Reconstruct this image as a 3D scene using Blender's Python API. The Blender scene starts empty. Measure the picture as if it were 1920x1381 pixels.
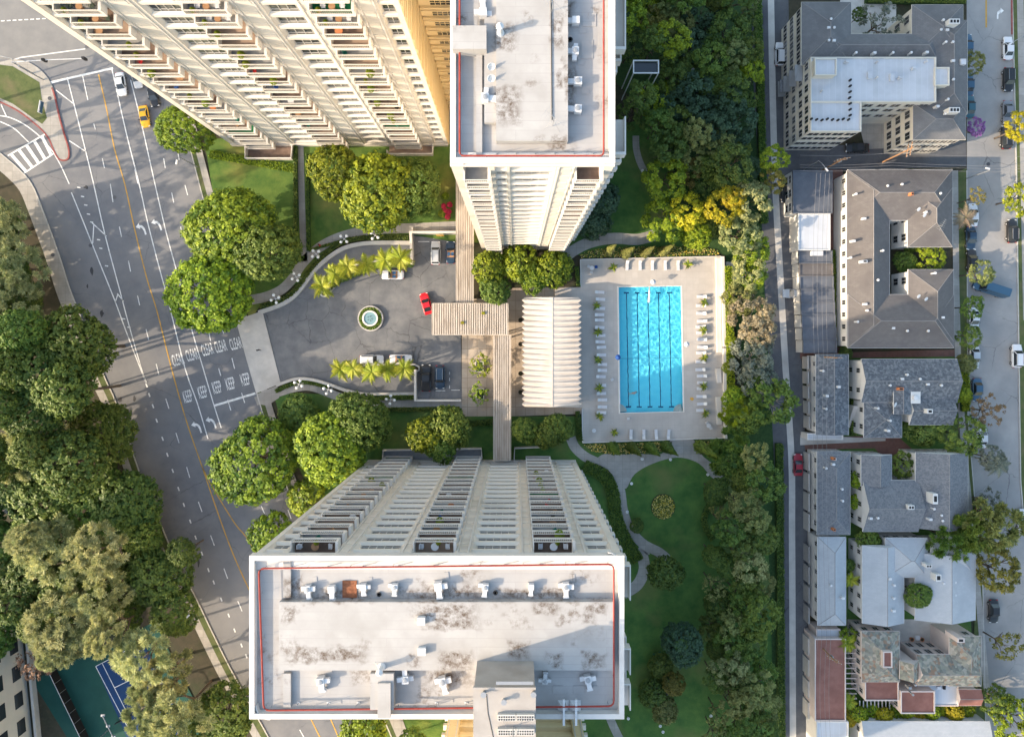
import bpy, math, random
import numpy as np
from mathutils import Vector
R = math.radians
rnd = random.Random(7)
scn = bpy.context.scene
COL = scn.collection
# ---------------------------------------------------------------- camera, sky, sun, exposure
S, H, NX, NY = 0.105, 130.0, 967.0, 636.0      # metres per photo pixel on the ground, camera height, point straight below the camera
cam_d = bpy.data.cameras.new('camera'); cam = bpy.data.objects.new('camera', cam_d); COL.objects.link(cam)
cam.location = (0, 0, H); cam_d.sensor_width = 36.0; cam_d.lens = 36.0 * (H / S) / 1920.0
cam_d.shift_x = -7.0 / 1920; cam_d.shift_y = -54.5 / 1920; cam_d.clip_start = 1; cam_d.clip_end = 3000
scn.camera = cam
SUN_EL, SUN_DIR = R(23.5), Vector((0.957, 0.290))       # SUN_DIR: the way shadows fall on the ground
world = bpy.data.worlds.new('World'); scn.world = world; world.use_nodes = True
wn = world.node_tree.nodes; wl = world.node_tree.links
sky = wn.new('ShaderNodeTexSky'); sky.sky_type = 'NISHITA'; sky.sun_disc = False
sky.sun_elevation = SUN_EL; sky.sun_rotation = math.atan2(-SUN_DIR.x, -SUN_DIR.y) % (2 * math.pi)
sky.air_density = 1.5; sky.dust_density = 3.6; sky.ozone_density = 1.8
bg = wn['Background']; bg.inputs['Strength'].default_value = 0.15
wl.new(sky.outputs['Color'], bg.inputs['Color'])
sun_d = bpy.data.lights.new('sun', 'SUN'); sun = bpy.data.objects.new('sun', sun_d); COL.objects.link(sun)
sun_d.energy = 2.6; sun_d.angle = R(0.6); sun_d.color = (1.0, 0.81, 0.60)
d = Vector((SUN_DIR.x * math.cos(SUN_EL), SUN_DIR.y * math.cos(SUN_EL), -math.sin(SUN_EL)))
sun.rotation_euler = d.to_track_quat('-Z', 'Y').to_euler(); sun.location = (-60, -20, 90)
scn.view_settings.view_transform = 'Standard'; scn.view_settings.look = 'None'
scn.view_settings.exposure = 1.64; scn.view_settings.gamma = 1.0
try:
    scn.cycles.max_bounces = 6; scn.cycles.diffuse_bounces = 3; scn.cycles.transparent_max_bounces = 4
    scn.cycles.use_denoising = True
except Exception: pass

# ---------------------------------------------------------------- helpers
def P(px, py, z=0.0):
    k = S * (H - z) / H
    return Vector(((px - NX) * k, (NY - py) * k, z))
def PL(pts, z=0.0): return [P(a, b, z) for a, b in pts]

def tag(o, label=None, cat=None, group=None, kind=None):
    if label: o['label'] = label
    if cat: o['category'] = cat
    if group: o['group'] = group
    if kind: o['kind'] = kind
    return o
def empty(name, loc=(0, 0, 0), rz=0.0, parent=None):
    o = bpy.data.objects.new(name, None); COL.objects.link(o)
    o.location = loc; o.rotation_euler = (0, 0, rz); o.parent = parent
    o.empty_display_size = 0.2
    return o
def link(name, me, parent=None, loc=(0, 0, 0), rz=0.0, mat=None):
    o = bpy.data.objects.new(name, me); COL.objects.link(o)
    o.location = loc; o.rotation_euler = (0, 0, rz); o.parent = parent
    if mat is not None:
        o.material_slots[0].link = 'OBJECT'; o.material_slots[0].material = MT[mat]
    return o
def copy_tree(o, parent=None):
    c = o.copy(); COL.objects.link(c); c.parent = parent
    for ch in list(o.children): copy_tree(ch, c)
    return c

class MB:
    def __init__(self): self.v = []; self.f = []; self.m = []; self.cm = 0
    def add(self, vs, fs):
        b = len(self.v); self.v += [tuple(x) for x in vs]
        self.f += [tuple(b + i for i in q) for q in fs]; self.m += [self.cm] * len(fs); return self
    def box(self, x0, x1, y0, y1, z0, z1):
        return self.add([(x0, y0, z0), (x1, y0, z0), (x1, y1, z0), (x0, y1, z0), (x0, y0, z1), (x1, y0, z1), (x1, y1, z1), (x0, y1, z1)],
                        [(3, 2, 1, 0), (4, 5, 6, 7), (0, 1, 5, 4), (1, 2, 6, 5), (2, 3, 7, 6), (3, 0, 4, 7)])
    def obox(self, c, ux, L, W, z0, z1):            # box on direction ux (2D), length L, width W
        ux = Vector(ux[:2]).normalized(); uy = Vector((-ux.y, ux.x)); q = []
        for z in (z0, z1):
            for a, b in ((-1, -1), (1, -1), (1, 1), (-1, 1)):
                p = Vector(c[:2]) + ux * (a * L / 2) + uy * (b * W / 2); q.append((p.x, p.y, z))
        return self.add(q, [(3, 2, 1, 0), (4, 5, 6, 7), (0, 1, 5, 4), (1, 2, 6, 5), (2, 3, 7, 6), (3, 0, 4, 7)])
    def prism(self, poly, z0, z1, bottom=False):
        n = len(poly); a = sum(poly[i][0] * poly[(i + 1) % n][1] - poly[(i + 1) % n][0] * poly[i][1] for i in range(n))
        if a < 0: poly = poly[::-1]
        vs = [(p[0], p[1], z0) for p in poly] + [(p[0], p[1], z1) for p in poly]
        fs = [tuple(range(n, 2 * n))] + [(i, (i + 1) % n, n + (i + 1) % n, n + i) for i in range(n)]
        if bottom: fs.append(tuple(range(n - 1, -1, -1)))
        return self.add(vs, fs)
    def sheet(self, poly, z):
        n = len(poly); a = sum(poly[i][0] * poly[(i + 1) % n][1] - poly[(i + 1) % n][0] * poly[i][1] for i in range(n))
        if a < 0: poly = poly[::-1]
        return self.add([(p[0], p[1], z) for p in poly], [tuple(range(n))])
    def band(self, pts, w, z0, z1=None, closed=False):     # strip of width w along a path; with z1 a wall or kerb
        pts = [Vector(p[:2]) for p in pts]; n = len(pts); Lp = []; Rp = []
        for i in range(n):
            a = pts[i - 1] if (i or closed) else pts[i]; b = pts[(i + 1) % n] if (i < n - 1 or closed) else pts[i]
            t = (b - a).normalized(); nn = Vector((-t.y, t.x)) * (w / 2); Lp.append(pts[i] + nn); Rp.append(pts[i] - nn)
        m = n if closed else n - 1
        if z1 is None:
            return self.add([(p.x, p.y, z0) for p in Lp + Rp], [(i, n + i, n + (i + 1) % n, (i + 1) % n) for i in range(m)])
        vs = [(p.x, p.y, z0) for p in Lp + Rp] + [(p.x, p.y, z1) for p in Lp + Rp]; fs = []
        for i in range(m):
            j = (i + 1) % n
            fs += [(2 * n + i, 3 * n + i, 3 * n + j, 2 * n + j), (i, 2 * n + i, 2 * n + j, j), (n + i, n + j, 3 * n + j, 3 * n + i)]
        if not closed: fs += [(0, n, 3 * n, 2 * n), (n - 1, 3 * n - 1, 4 * n - 1, 2 * n - 1)]
        return self.add(vs, fs)
    def tube(self, pts, r, n=6, r1=None):
        pts = [Vector(p) for p in pts]; m = len(pts); vs = []; fs = []
        for i, p in enumerate(pts):
            t = (pts[min(i + 1, m - 1)] - pts[max(i - 1, 0)]).normalized()
            a = t.orthogonal().normalized(); b = t.cross(a)
            rr = r if r1 is None else r + (r1 - r) * i / (m - 1)
            vs += [tuple(p + (a * math.cos(6.2832 * k / n) + b * math.sin(6.2832 * k / n)) * rr) for k in range(n)]
        for i in range(m - 1):
            fs += [(i * n + k, i * n + (k + 1) % n, (i + 1) * n + (k + 1) % n, (i + 1) * n + k) for k in range(n)]
        fs += [tuple(range(n - 1, -1, -1)), tuple((m - 1) * n + k for k in range(n))]
        return self.add(vs, fs)
    def lathe(self, prof, c=(0, 0, 0), n=16):
        vs = []; fs = []; m = len(prof)
        for r, z in prof: vs += [(c[0] + r * math.cos(6.2832 * k / n), c[1] + r * math.sin(6.2832 * k / n), c[2] + z) for k in range(n)]
        for i in range(m - 1): fs += [(i * n + k, i * n + (k + 1) % n, (i + 1) * n + (k + 1) % n, (i + 1) * n + k) for k in range(n)]
        fs += [tuple(range(n - 1, -1, -1)), tuple((m - 1) * n + k for k in range(n))]
        return self.add(vs, fs)
    def mesh(self, name, mats, smooth=False):
        me = bpy.data.meshes.new(name); me.from_pydata(self.v, [], self.f)
        for m in (mats if isinstance(mats, (list, tuple)) else [mats]): me.materials.append(MT[m])
        if isinstance(mats, (list, tuple)): me.polygons.foreach_set('material_index', self.m)
        if smooth: me.polygons.foreach_set('use_smooth', [True] * len(me.polygons))
        me.update(); return me
    def build(self, name, mats, parent=None, loc=(0, 0, 0), rz=0.0, smooth=False):
        return link(name, self.mesh(name, mats, smooth), parent, loc, rz)

def cr(pts, n=6, closed=False):                      # Catmull-Rom through 2D points
    out = []; m = len(pts); g = lambda i: Vector(pts[i % m]) if closed else Vector(pts[max(0, min(m - 1, i))])
    for i in range(m if closed else m - 1):
        a, b, c, e = g(i - 1), g(i), g(i + 1), g(i + 2)
        for k in range(n):
            t = k / n
            out.append(tuple(0.5 * ((2 * b) + (c - a) * t + (2 * a - 5 * b + 4 * c - e) * t * t + (3 * b - a - 3 * c + e) * t ** 3)))
    if not closed: out.append(tuple(pts[-1]))
    return out

# ---------------------------------------------------------------- materials
MT = {}
def M(name, c1, c2=None, scale=0.5, rough=0.85, spec=0.25, metal=0.0, c3=None, scale3=0.08, bump=0.0, bscale=4.0, lo=0.35, hi=0.65, trans=0.0, stretch=None, attr=False, objrand=0.0):
    m = bpy.data.materials.new(name); m.use_nodes = True; MT[name] = m
    nt = m.node_tree; N = nt.nodes; L = nt.links; b = N['Principled BSDF']
    b.inputs['Roughness'].default_value = rough; b.inputs['Metallic'].default_value = metal
    b.inputs['Specular IOR Level'].default_value = spec
    col = None
    geo = N.new('ShaderNodeNewGeometry'); pos = geo.outputs['Position']
    if stretch:
        mp = N.new('ShaderNodeMapping'); mp.inputs['Scale'].default_value = stretch; L.new(pos, mp.inputs['Vector']); pos = mp.outputs['Vector']
    def mixc(fac, a, c):
        x = N.new('ShaderNodeMix'); x.data_type = 'RGBA'; L.new(fac, x.inputs[0])
        if isinstance(a, tuple): x.inputs[6].default_value = (*a, 1)
        else: L.new(a, x.inputs[6])
        x.inputs[7].default_value = (*c, 1); return x.outputs[2]
    def ramp(src, a, c):
        r = N.new('ShaderNodeMapRange'); r.inputs[1].default_value = a; r.inputs[2].default_value = c; L.new(src, r.inputs[0]); return r.outputs[0]
    if c2 is not None:
        if attr:
            at = N.new('ShaderNodeAttribute'); at.attribute_name = 'tint'; f = at.outputs['Fac']
        else:
            nz = N.new('ShaderNodeTexNoise'); nz.inputs['Scale'].default_value = scale; nz.inputs['Detail'].default_value = 7; nz.inputs['Roughness'].default_value = 0.65
            L.new(pos, nz.inputs['Vector']); f = ramp(nz.outputs['Fac'], lo, hi)
        col = mixc(f, c1, c2)
    if c3 is not None:
        n3 = N.new('ShaderNodeTexNoise'); n3.inputs['Scale'].default_value = scale3; n3.inputs['Detail'].default_value = 5
        L.new(pos, n3.inputs['Vector']); col = mixc(ramp(n3.outputs['Fac'], 0.5, 0.72), col if col is not None else c1, c3)
    if objrand:
        oi = N.new('ShaderNodeObjectInfo'); hs = N.new('ShaderNodeHueSaturation')
        L.new(col, hs.inputs['Color'])
        for k, (a, c) in enumerate(((0.5 - 0.035 * objrand, 0.5 + 0.03 * objrand), None, (1 - 0.3 * objrand, 1 + 0.3 * objrand))if 0 else ((0.5 - 0.03 * objrand, 0.5 + 0.03 * objrand), (1 - 0.28 * objrand, 1 + 0.28 * objrand))):
            mr = N.new('ShaderNodeMapRange'); mr.inputs[3].default_value = a; mr.inputs[4].default_value = c
            if k == 0: L.new(oi.outputs['Random'], mr.inputs[0]); L.new(mr.outputs[0], hs.inputs['Hue'])
            else:
                ml = N.new('ShaderNodeMath'); ml.operation = 'MULTIPLY'; ml.inputs[1].default_value = 7.31; fr = N.new('ShaderNodeMath'); fr.operation = 'FRACT'
                L.new(oi.outputs['Random'], ml.inputs[0]); L.new(ml.outputs[0], fr.inputs[0]); L.new(fr.outputs[0], mr.inputs[0]); L.new(mr.outputs[0], hs.inputs['Value'])
        col = hs.outputs['Color']
    if col is None: b.inputs['Base Color'].default_value = (*c1, 1)
    else: L.new(col, b.inputs['Base Color'])
    if bump:
        nb = N.new('ShaderNodeTexNoise'); nb.inputs['Scale'].default_value = bscale; nb.inputs['Detail'].default_value = 4; L.new(pos, nb.inputs['Vector'])
        bp = N.new('ShaderNodeBump'); bp.inputs['Strength'].default_value = bump; bp.inputs['Distance'].default_value = 0.1
        L.new(nb.outputs['Fac'], bp.inputs['Height']); L.new(bp.outputs['Normal'], b.inputs['Normal'])
    if trans:
        tr = N.new('ShaderNodeBsdfTranslucent'); mx = N.new('ShaderNodeMixShader'); mx.inputs[0].default_value = trans
        if col is None: tr.inputs['Color'].default_value = (*c1, 1)
        else: L.new(col, tr.inputs['Color'])
        L.new(b.outputs[0], mx.inputs[1]); L.new(tr.outputs[0], mx.inputs[2]); L.new(mx.outputs[0], N['Material Output'].inputs['Surface'])
    return m
def joints(name, base, dark, w, h, offs=0.5, mortar=0.03, rot=0.0):   # adds fine joint lines to a material's colour
    m = MT[name]; N = m.node_tree.nodes; L = m.node_tree.links; b = N['Principled BSDF']
    br = N.new('ShaderNodeTexBrick'); br.inputs['Scale'].default_value = 1.0; br.inputs['Brick Width'].default_value = w; br.inputs['Row Height'].default_value = h
    br.inputs['Mortar Size'].default_value = mortar; br.offset = offs; br.inputs['Color1'].default_value = (0, 0, 0, 1); br.inputs['Color2'].default_value = (0.35, 0.35, 0.35, 1); br.inputs['Mortar'].default_value = (1, 1, 1, 1)
    geo = N.new('ShaderNodeNewGeometry'); mp = N.new('ShaderNodeMapping'); mp.inputs['Rotation'].default_value = (0, 0, rot)
    L.new(geo.outputs['Position'], mp.inputs['Vector']); L.new(mp.outputs['Vector'], br.inputs['Vector'])
    x = N.new('ShaderNodeMix'); x.data_type = 'RGBA'; L.new(br.outputs['Color'], x.inputs[0])
    src = b.inputs['Base Color'].links[0].from_socket if b.inputs['Base Color'].links else None
    if src: L.new(src, x.inputs[6])
    else: x.inputs[6].default_value = b.inputs['Base Color'].default_value
    x.inputs[7].default_value = (*dark, 1); L.new(x.outputs[2], b.inputs['Base Color'])

def cracks(name, dark, scale=0.25, width=0.012, amt=0.7, warp=1.2):      # hairline cracks and sealed joints
    m = MT[name]; N = m.node_tree.nodes; L = m.node_tree.links; b = N['Principled BSDF']; geo = N.new('ShaderNodeNewGeometry')
    nz = N.new('ShaderNodeTexNoise'); nz.inputs['Scale'].default_value = 0.9; nz.inputs['Detail'].default_value = 5; L.new(geo.outputs['Position'], nz.inputs['Vector'])
    mm = N.new('ShaderNodeVectorMath'); mm.operation = 'MULTIPLY_ADD'; mm.inputs[1].default_value = (warp, warp, 0); L.new(nz.outputs['Color'], mm.inputs[0]); L.new(geo.outputs['Position'], mm.inputs[2])
    vo = N.new('ShaderNodeTexVoronoi'); vo.feature = 'DISTANCE_TO_EDGE'; vo.inputs['Scale'].default_value = scale; L.new(mm.outputs[0], vo.inputs['Vector'])
    r = N.new('ShaderNodeMapRange'); r.inputs[1].default_value = 0; r.inputs[2].default_value = width; r.inputs[3].default_value = amt; r.inputs[4].default_value = 0; L.new(vo.outputs['Distance'], r.inputs[0])
    n2 = N.new('ShaderNodeTexNoise'); n2.inputs['Scale'].default_value = 0.12; L.new(geo.outputs['Position'], n2.inputs['Vector']); r2 = N.new('ShaderNodeMapRange'); r2.inputs[1].default_value = 0.42; r2.inputs[2].default_value = 0.6; L.new(n2.outputs['Fac'], r2.inputs[0])
    e = N.new('ShaderNodeMath'); e.operation = 'MULTIPLY'; L.new(r.outputs[0], e.inputs[0]); L.new(r2.outputs[0], e.inputs[1])
    x = N.new('ShaderNodeMix'); x.data_type = 'RGBA'; L.new(e.outputs[0], x.inputs[0]); L.new(b.inputs['Base Color'].links[0].from_socket, x.inputs[6]); x.inputs[7].default_value = (*dark, 1); L.new(x.outputs[2], b.inputs['Base Color'])
M('soil', (0.035, 0.034, 0.02), (0.06, 0.05, 0.032), 0.8, c3=(0.026, 0.042, 0.015), scale3=0.15)
M('asphalt', (0.132, 0.136, 0.147), (0.178, 0.18, 0.186), 0.35, c3=(0.215, 0.212, 0.21), scale3=0.05, lo=0.3, hi=0.7, bump=0.1, bscale=8)
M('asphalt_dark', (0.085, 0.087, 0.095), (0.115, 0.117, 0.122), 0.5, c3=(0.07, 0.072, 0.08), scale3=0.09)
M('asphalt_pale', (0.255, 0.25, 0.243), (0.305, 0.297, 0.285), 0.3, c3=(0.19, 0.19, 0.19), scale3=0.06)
M('asphalt_mid', (0.165, 0.165, 0.165), (0.205, 0.202, 0.195), 0.3, c3=(0.13, 0.13, 0.13), scale3=0.06)
M('court', (0.12, 0.125, 0.134), (0.172, 0.175, 0.178), 0.45, c3=(0.097, 0.102, 0.112), scale3=0.12)
cracks('court', (0.03, 0.03, 0.033), 0.22, 0.016); cracks('asphalt', (0.035, 0.035, 0.038), 0.1, 0.006, 0.6); cracks('asphalt_pale', (0.06, 0.06, 0.062), 0.12, 0.008, 0.7); cracks('asphalt_dark', (0.03, 0.03, 0.033), 0.2, 0.01, 0.6)
M('concrete', (0.30, 0.285, 0.26), (0.37, 0.35, 0.32), 0.7, c3=(0.25, 0.235, 0.215), scale3=0.2)
joints('concrete', 0, (0.2, 0.19, 0.17), 1.5, 1.5, 0.0, 0.02)
M('concrete_pale', (0.42, 0.40, 0.37), (0.5, 0.48, 0.44), 0.6, c3=(0.36, 0.34, 0.31), scale3=0.2)
M('kerb', (0.38, 0.37, 0.34), (0.46, 0.44, 0.40), 1.2)
M('red_kerb', (0.20, 0.045, 0.042), (0.28, 0.10, 0.09), 1.2)
M('deck', (0.415, 0.385, 0.35), (0.475, 0.44, 0.40), 0.5, c3=(0.375, 0.345, 0.315), scale3=0.12)
joints('deck', 0, (0.37, 0.335, 0.3), 1.2, 1.2, 0.0, 0.015)
M('terrace', (0.40, 0.33, 0.26), (0.47, 0.40, 0.32), 0.5, c3=(0.33, 0.27, 0.21), scale3=0.2)
joints('terrace', 0, (0.25, 0.20, 0.15), 1.9, 1.9, 0.0, 0.04)
M('brickpave', (0.16, 0.065, 0.05), (0.22, 0.10, 0.075), 1.5, c3=(0.12, 0.06, 0.05), scale3=0.3)
joints('brickpave', 0, (0.12, 0.09, 0.08), 0.24, 0.12, 0.5, 0.012)
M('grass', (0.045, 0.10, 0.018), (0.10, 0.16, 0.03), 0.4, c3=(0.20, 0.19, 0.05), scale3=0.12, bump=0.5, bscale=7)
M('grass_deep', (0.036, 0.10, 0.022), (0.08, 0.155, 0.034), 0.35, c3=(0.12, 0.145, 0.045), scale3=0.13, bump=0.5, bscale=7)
M('grass_dry', (0.055, 0.08, 0.025), (0.095, 0.115, 0.04), 0.6, c3=(0.13, 0.115, 0.06), scale3=0.25, bump=0.5, bscale=7)
M('tar', (0.045, 0.045, 0.048), (0.06, 0.06, 0.063), 1.0)
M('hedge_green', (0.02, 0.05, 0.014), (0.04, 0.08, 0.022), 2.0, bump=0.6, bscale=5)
M('paint_white', (0.62, 0.62, 0.6), (0.74, 0.73, 0.7), 2.0, c3=(0.42, 0.42, 0.41), scale3=1.2, rough=0.7)
M('paint_yellow', (0.55, 0.32, 0.06), (0.48, 0.27, 0.05), 2.0, c3=(0.3, 0.2, 0.08), scale3=0.9, rough=0.7)
M('cream', (0.60, 0.56, 0.50), (0.65, 0.61, 0.55), 0.25, c3=(0.50, 0.46, 0.40), scale3=0.12)
M('cream_bounce', (0.70, 0.56, 0.33), (0.74, 0.60, 0.37), 0.3)  # cream with the warm bounce light of sunlit walls painted in as yellow
M('slab_white', (0.58, 0.555, 0.52), (0.63, 0.605, 0.57), 0.5, c3=(0.52, 0.49, 0.45), scale3=0.3)
M('glass_dark', (0.03, 0.036, 0.042), rough=0.08, spec=0.6)
M('glass_room', (0.03, 0.036, 0.04), (0.16, 0.155, 0.14), 0.5, rough=0.15, spec=0.6, lo=0.45, hi=0.6, objrand=1.0)
M('frame_grey', (0.42, 0.41, 0.39), rough=0.5)
M('white_metal', (0.54, 0.545, 0.55), (0.60, 0.60, 0.60), 1.5, rough=0.5, spec=0.4)
M('grey_metal', (0.32, 0.33, 0.34), rough=0.45, metal=0.4)
M('dark_metal', (0.04, 0.04, 0.042), rough=0.5)
M('rail', (0.56, 0.53, 0.48), rough=0.6)
M('red_pipe', (0.24, 0.028, 0.02), (0.30, 0.06, 0.045), 2.0, rough=0.6)
M('rust', (0.16, 0.06, 0.03), (0.3, 0.12, 0.06), 3.0)
M('floor_grey', (0.25, 0.25, 0.25), (0.31, 0.30, 0.29), 1.0)
M('floor_tan', (0.27, 0.19, 0.14), (0.32, 0.235, 0.18), 1.0)
M('floor_pale', (0.40, 0.385, 0.36), (0.46, 0.44, 0.41), 1.0)
M('floor_brown', (0.13, 0.09, 0.07), (0.2, 0.14, 0.11), 1.0)
M('floor_green', (0.01, 0.12, 0.05), (0.012, 0.15, 0.06), 1.0)
M('wood', (0.3, 0.17, 0.09), (0.38, 0.22, 0.12), 2.0)
M('terracotta', (0.45, 0.16, 0.07), (0.5, 0.2, 0.09), 2.0)
M('cushion', (0.6, 0.6, 0.62), rough=0.9)
M('black', (0.02, 0.02, 0.021), rough=0.6)
# ---------------------------------------------------------------- ground, roads, markings
def struct(name, mb, mat, label=None, parent=None):
    o = mb.build(name, mat, parent)
    if parent is None: tag(o, label, None, None, 'structure')
    return o
def XY(pts): return [(P(a, b).x, P(a, b).y) for a, b in pts]
gp = XY([(1158, 538), (1277, 536), (1281, 771), (1161, 774)]); gm = MB(); go = [(-420, 420), (420, 420), (420, -420), (-420, -420)]
for i in range(4): j = (i + 1) % 4; gm.add([(*go[i], -0.06), (*go[j], -0.06), (*gp[j], -0.06), (*gp[i], -0.06)], [(3, 2, 1, 0)])
struct('ground', gm, 'soil', 'brown earth under the whole district')
# boulevard on the left
LE = [(-60, 230), (0, 285), (35, 315), (61, 345), (82, 395), (112, 477), (132, 540), (150, 585), (175, 650), (200, 712), (220, 757), (265, 890), (300, 975), (335, 1057), (365, 1112), (400, 1185), (435, 1255), (485, 1345), (540, 1440), (620, 1560)]
RE = [(262, -260), (283, 0), (305, 85), (330, 180), (360, 295), (380, 372), (412, 490), (447, 617), (467, 690), (492, 775), (518, 855), (547, 940), (585, 1035), (630, 1140), (680, 1255), (732, 1378), (800, 1540)]
LEc, REc = cr(LE, 4), cr(RE, 4)
struct('road', MB().sheet(XY(LEc + REc[::-1] + [(100, -260), (-60, -260)]), 0.0), 'asphalt', 'grey boulevard with many marked lanes on the left')
struct('cross_street', MB().sheet(XY([(-80, -260), (300, -260), (292, 30), (185, 105), (95, 128), (60, 108), (0, 112), (-80, 130)]), 0.012), 'asphalt_mid', 'pale intersection paving in the top left corner')
# traffic island
ISL = cr([(-60, 172), (0, 191), (37, 210), (75, 240), (92, 260), (100, 280), (110, 297), (120, 301), (129, 296), (129, 278), (122, 255), (112, 220), (103, 180), (98, 160), (85, 140), (68, 125), (45, 114), (22, 112), (0, 117), (-60, 122)], 4)
struct('traffic_island', MB().prism(XY(ISL), 0, 0.13), 'concrete', 'paved traffic island with a red kerb by the slip road')
struct('island_lawn', MB().sheet(XY([(-60, 122), (0, 122), (25, 125), (75, 155), (80, 190), (89, 222), (80, 233), (60, 220), (25, 195), (0, 184), (-60, 165)]), 0.15), 'grass_dry', 'grass patch on the traffic island')
struct('red_kerb', MB().band(XY(cr([(0, 191), (37, 210), (75, 240), (92, 260), (101, 281), (110, 297), (120, 301), (129, 296), (129, 278), (122, 255), (112, 220), (103, 180), (98, 165)], 5)), 0.28, 0, 0.17), 'red_kerb', 'red painted kerb round the traffic island')
# left pavement
def off(pts, w):
    v = [Vector(p) for p in pts]; out = []
    for i in range(len(v)):
        t = (v[min(i + 1, len(v) - 1)] - v[max(i - 1, 0)]).normalized(); out.append(tuple(v[i] + Vector((t.y, -t.x)) * w))
    return out
def strip(a, b): return a + b[::-1]
LP = LEc[4:]
struct('kerb', MB().band(XY(off(LP, -1.2)), 0.2, 0, 0.14), 'kerb', 'concrete kerb on the left side of the boulevard')
struct('verge', MB().prism(XY(strip(off(LP, 2.0), off(LP, 14))), 0, 0.11) if 0 else MB().sheet(XY(strip(off(LP, -2.2), off(LP, -13))), 0.10), 'grass_dry', 'grass verge between kerb and pavement on the left')
struct('pavement', MB().sheet(XY(strip(off(LP[:26], -2.2), off(LP[:26], -26))), 0.115), 'concrete', 'wide concrete pavement beside the slip road')
struct('pavement', MB().sheet(XY(strip(off(LP, -13), off(LP, -27))), 0.11), 'concrete', 'concrete pavement under the trees on the left of the boulevard')
# right pavement along the towers
RP = REc[12:]
struct('kerb', MB().band(XY(off(RP, 1.2)), 0.2, 0, 0.14), 'kerb', 'concrete kerb in front of the towers')
struct('verge', MB().sheet(XY(strip(off(RP, 2.2), off(RP, 10))), 0.10), 'grass_dry', 'grass verge in front of the towers')
struct('pavement', MB().sheet(XY(strip(off(RP, 10), off(RP, 22))), 0.11), 'concrete', 'concrete pavement in front of the towers')
# markings
mw = MB(); my = MB()
def line(mb, pts, w=0.16, z=0.03): mb.band(XY(pts), w, z)
for pts in ([(126, 145), (150, 240), (175, 342), (197, 440), (225, 545), (240, 602), (265, 690), (275, 717)],
            [(134, 361), (150, 400), (170, 450), (190, 500), (215, 562), (237, 622), (262, 687), (274, 717)],
            [(210, 130), (237, 250), (261, 345), (277, 417), (297, 495), (317, 570), (347, 690), (370, 755), (390, 822)],
            [(245, 150), (265, 230), (290, 342), (312, 437), (331, 507), (360, 619), (381, 690), (400, 755), (415, 802)],
            [(105, 169), (137, 194)], [(130, 264), (159, 283)], [(172, 362 + 55), (200, 443)], [(176, 422), (174, 456)], [(220, 550), (232, 565)], [(221, 552), (216, 567)],
            [(100, 285), (115, 312), (130, 345)], [(90, 158), (212, 127)], [(0, 120), (40, 108), (160, 92)]):
    line(mw, cr(pts, 3) if len(pts) > 3 else pts, 0.2)
line(mw, [(402, 760), (479, 737)], 0.42); line(mw, [(90, 156), (212, 128)], 0.4, 0.034)
dash = [(155, 142, 165, 188), (176, 232, 179, 243), (192, 297, 196, 315), (224, 425, 228, 444), (241, 489, 245, 509), (258, 554, 262, 572), (274, 617, 279, 637), (293, 682, 298, 702), (311, 747, 317, 766), (330, 811, 336, 830), (350, 875, 356, 895), (372, 940, 379, 959), (395, 1003, 402, 1022), (420, 1065, 427, 1084), (446, 1126, 454, 1145), (475, 1190, 483, 1208), (207, 345, 212, 379),
        (277, 172, 279, 182), (291, 232, 295, 251), (307, 297, 310, 315), (322, 361, 326, 380), (339, 425, 342, 445), (391, 619, 395, 639), (410, 690, 414, 704), (427, 749, 433, 769),
        (334, 287, 336, 300), (347, 347, 352, 366), (417, 617, 420, 626), (435, 671, 440, 691), (453, 736, 459, 755), (540, 955, 546, 972), (253, 318, 259, 345), (490, 948, 496, 962), (562, 1367, 570, 1381)]
for a, b, c, e in dash: line(mw, [(a, b), (c, e)], 0.17)
for a, b in [(275, 722), (280, 740), (287, 761), (294, 788), (305, 822), (314, 852), (324, 882), (335, 916), (345, 946), (357, 977), (367, 1007), (379, 1037), (391, 1068), (401, 1091), (415, 1123), (429, 1153), (440, 1181), (453, 1209), (462, 1229), (476, 1256), (490, 1285)]:
    line(mw, [(a - 1.3, b - 3.6), (a + 1.3, b + 3.6)], 0.26)
for a, b in [(148, 352), (155, 369), (161, 385), (166, 402), (172, 417), (185, 450), (189, 466), (200, 499), (232, 598), (242, 614)]:
    line(mw, [(a - 3, b - 1), (a + 3, b)], 0.22)
for i in range(10): line(mw, [(-20 + i * 11, 41 - i * 0.6), (-13 + i * 11, 40.6 - i * 0.6)], 0.2, 0.034)
for pts in ([(0, 217), (20, 221), (45, 233), (68, 250), (80, 262), (100, 285)], [(0, 228), (25, 240), (45, 258), (55, 268)], [(2, 196), (12, 218)]): line(mw, cr(pts, 4), 0.22)
# zebra crossing on the slip road
line(mw, [(15, 292), (84, 252)], 0.3); line(mw, [(45, 325), (101, 288)], 0.3)
for t in (0.08, 0.29, 0.5, 0.71, 0.92):
    line(mw, [(15 + 69 * t, 292 - 40 * t), (45 + 56 * t, 325 - 37 * t)], 0.62, 0.034)
def arrow(px, py, rot):                                   # left-turn arrow
    pts = [(0.75, -1.55), (0.35, -1.55), (0.33, -0.6), (0.1, 0.15), (-0.35, 0.45), (-0.35, 0.05), (-1.25, 0.75), (-0.35, 1.45), (-0.35, 1.0), (0.25, 0.75), (0.65, 0.1), (0.75, -0.7)]
    c = P(px, py); cs, sn = math.cos(rot), math.sin(rot)
    mw.sheet([(c.x + (x * cs - y * sn) * 0.85, c.y + (x * sn + y * cs) * 0.85) for x, y in pts], 0.034)
for a in ((266, 429), (295, 421), (370, 800), (397, 791)): arrow(*a, R(16))
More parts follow.
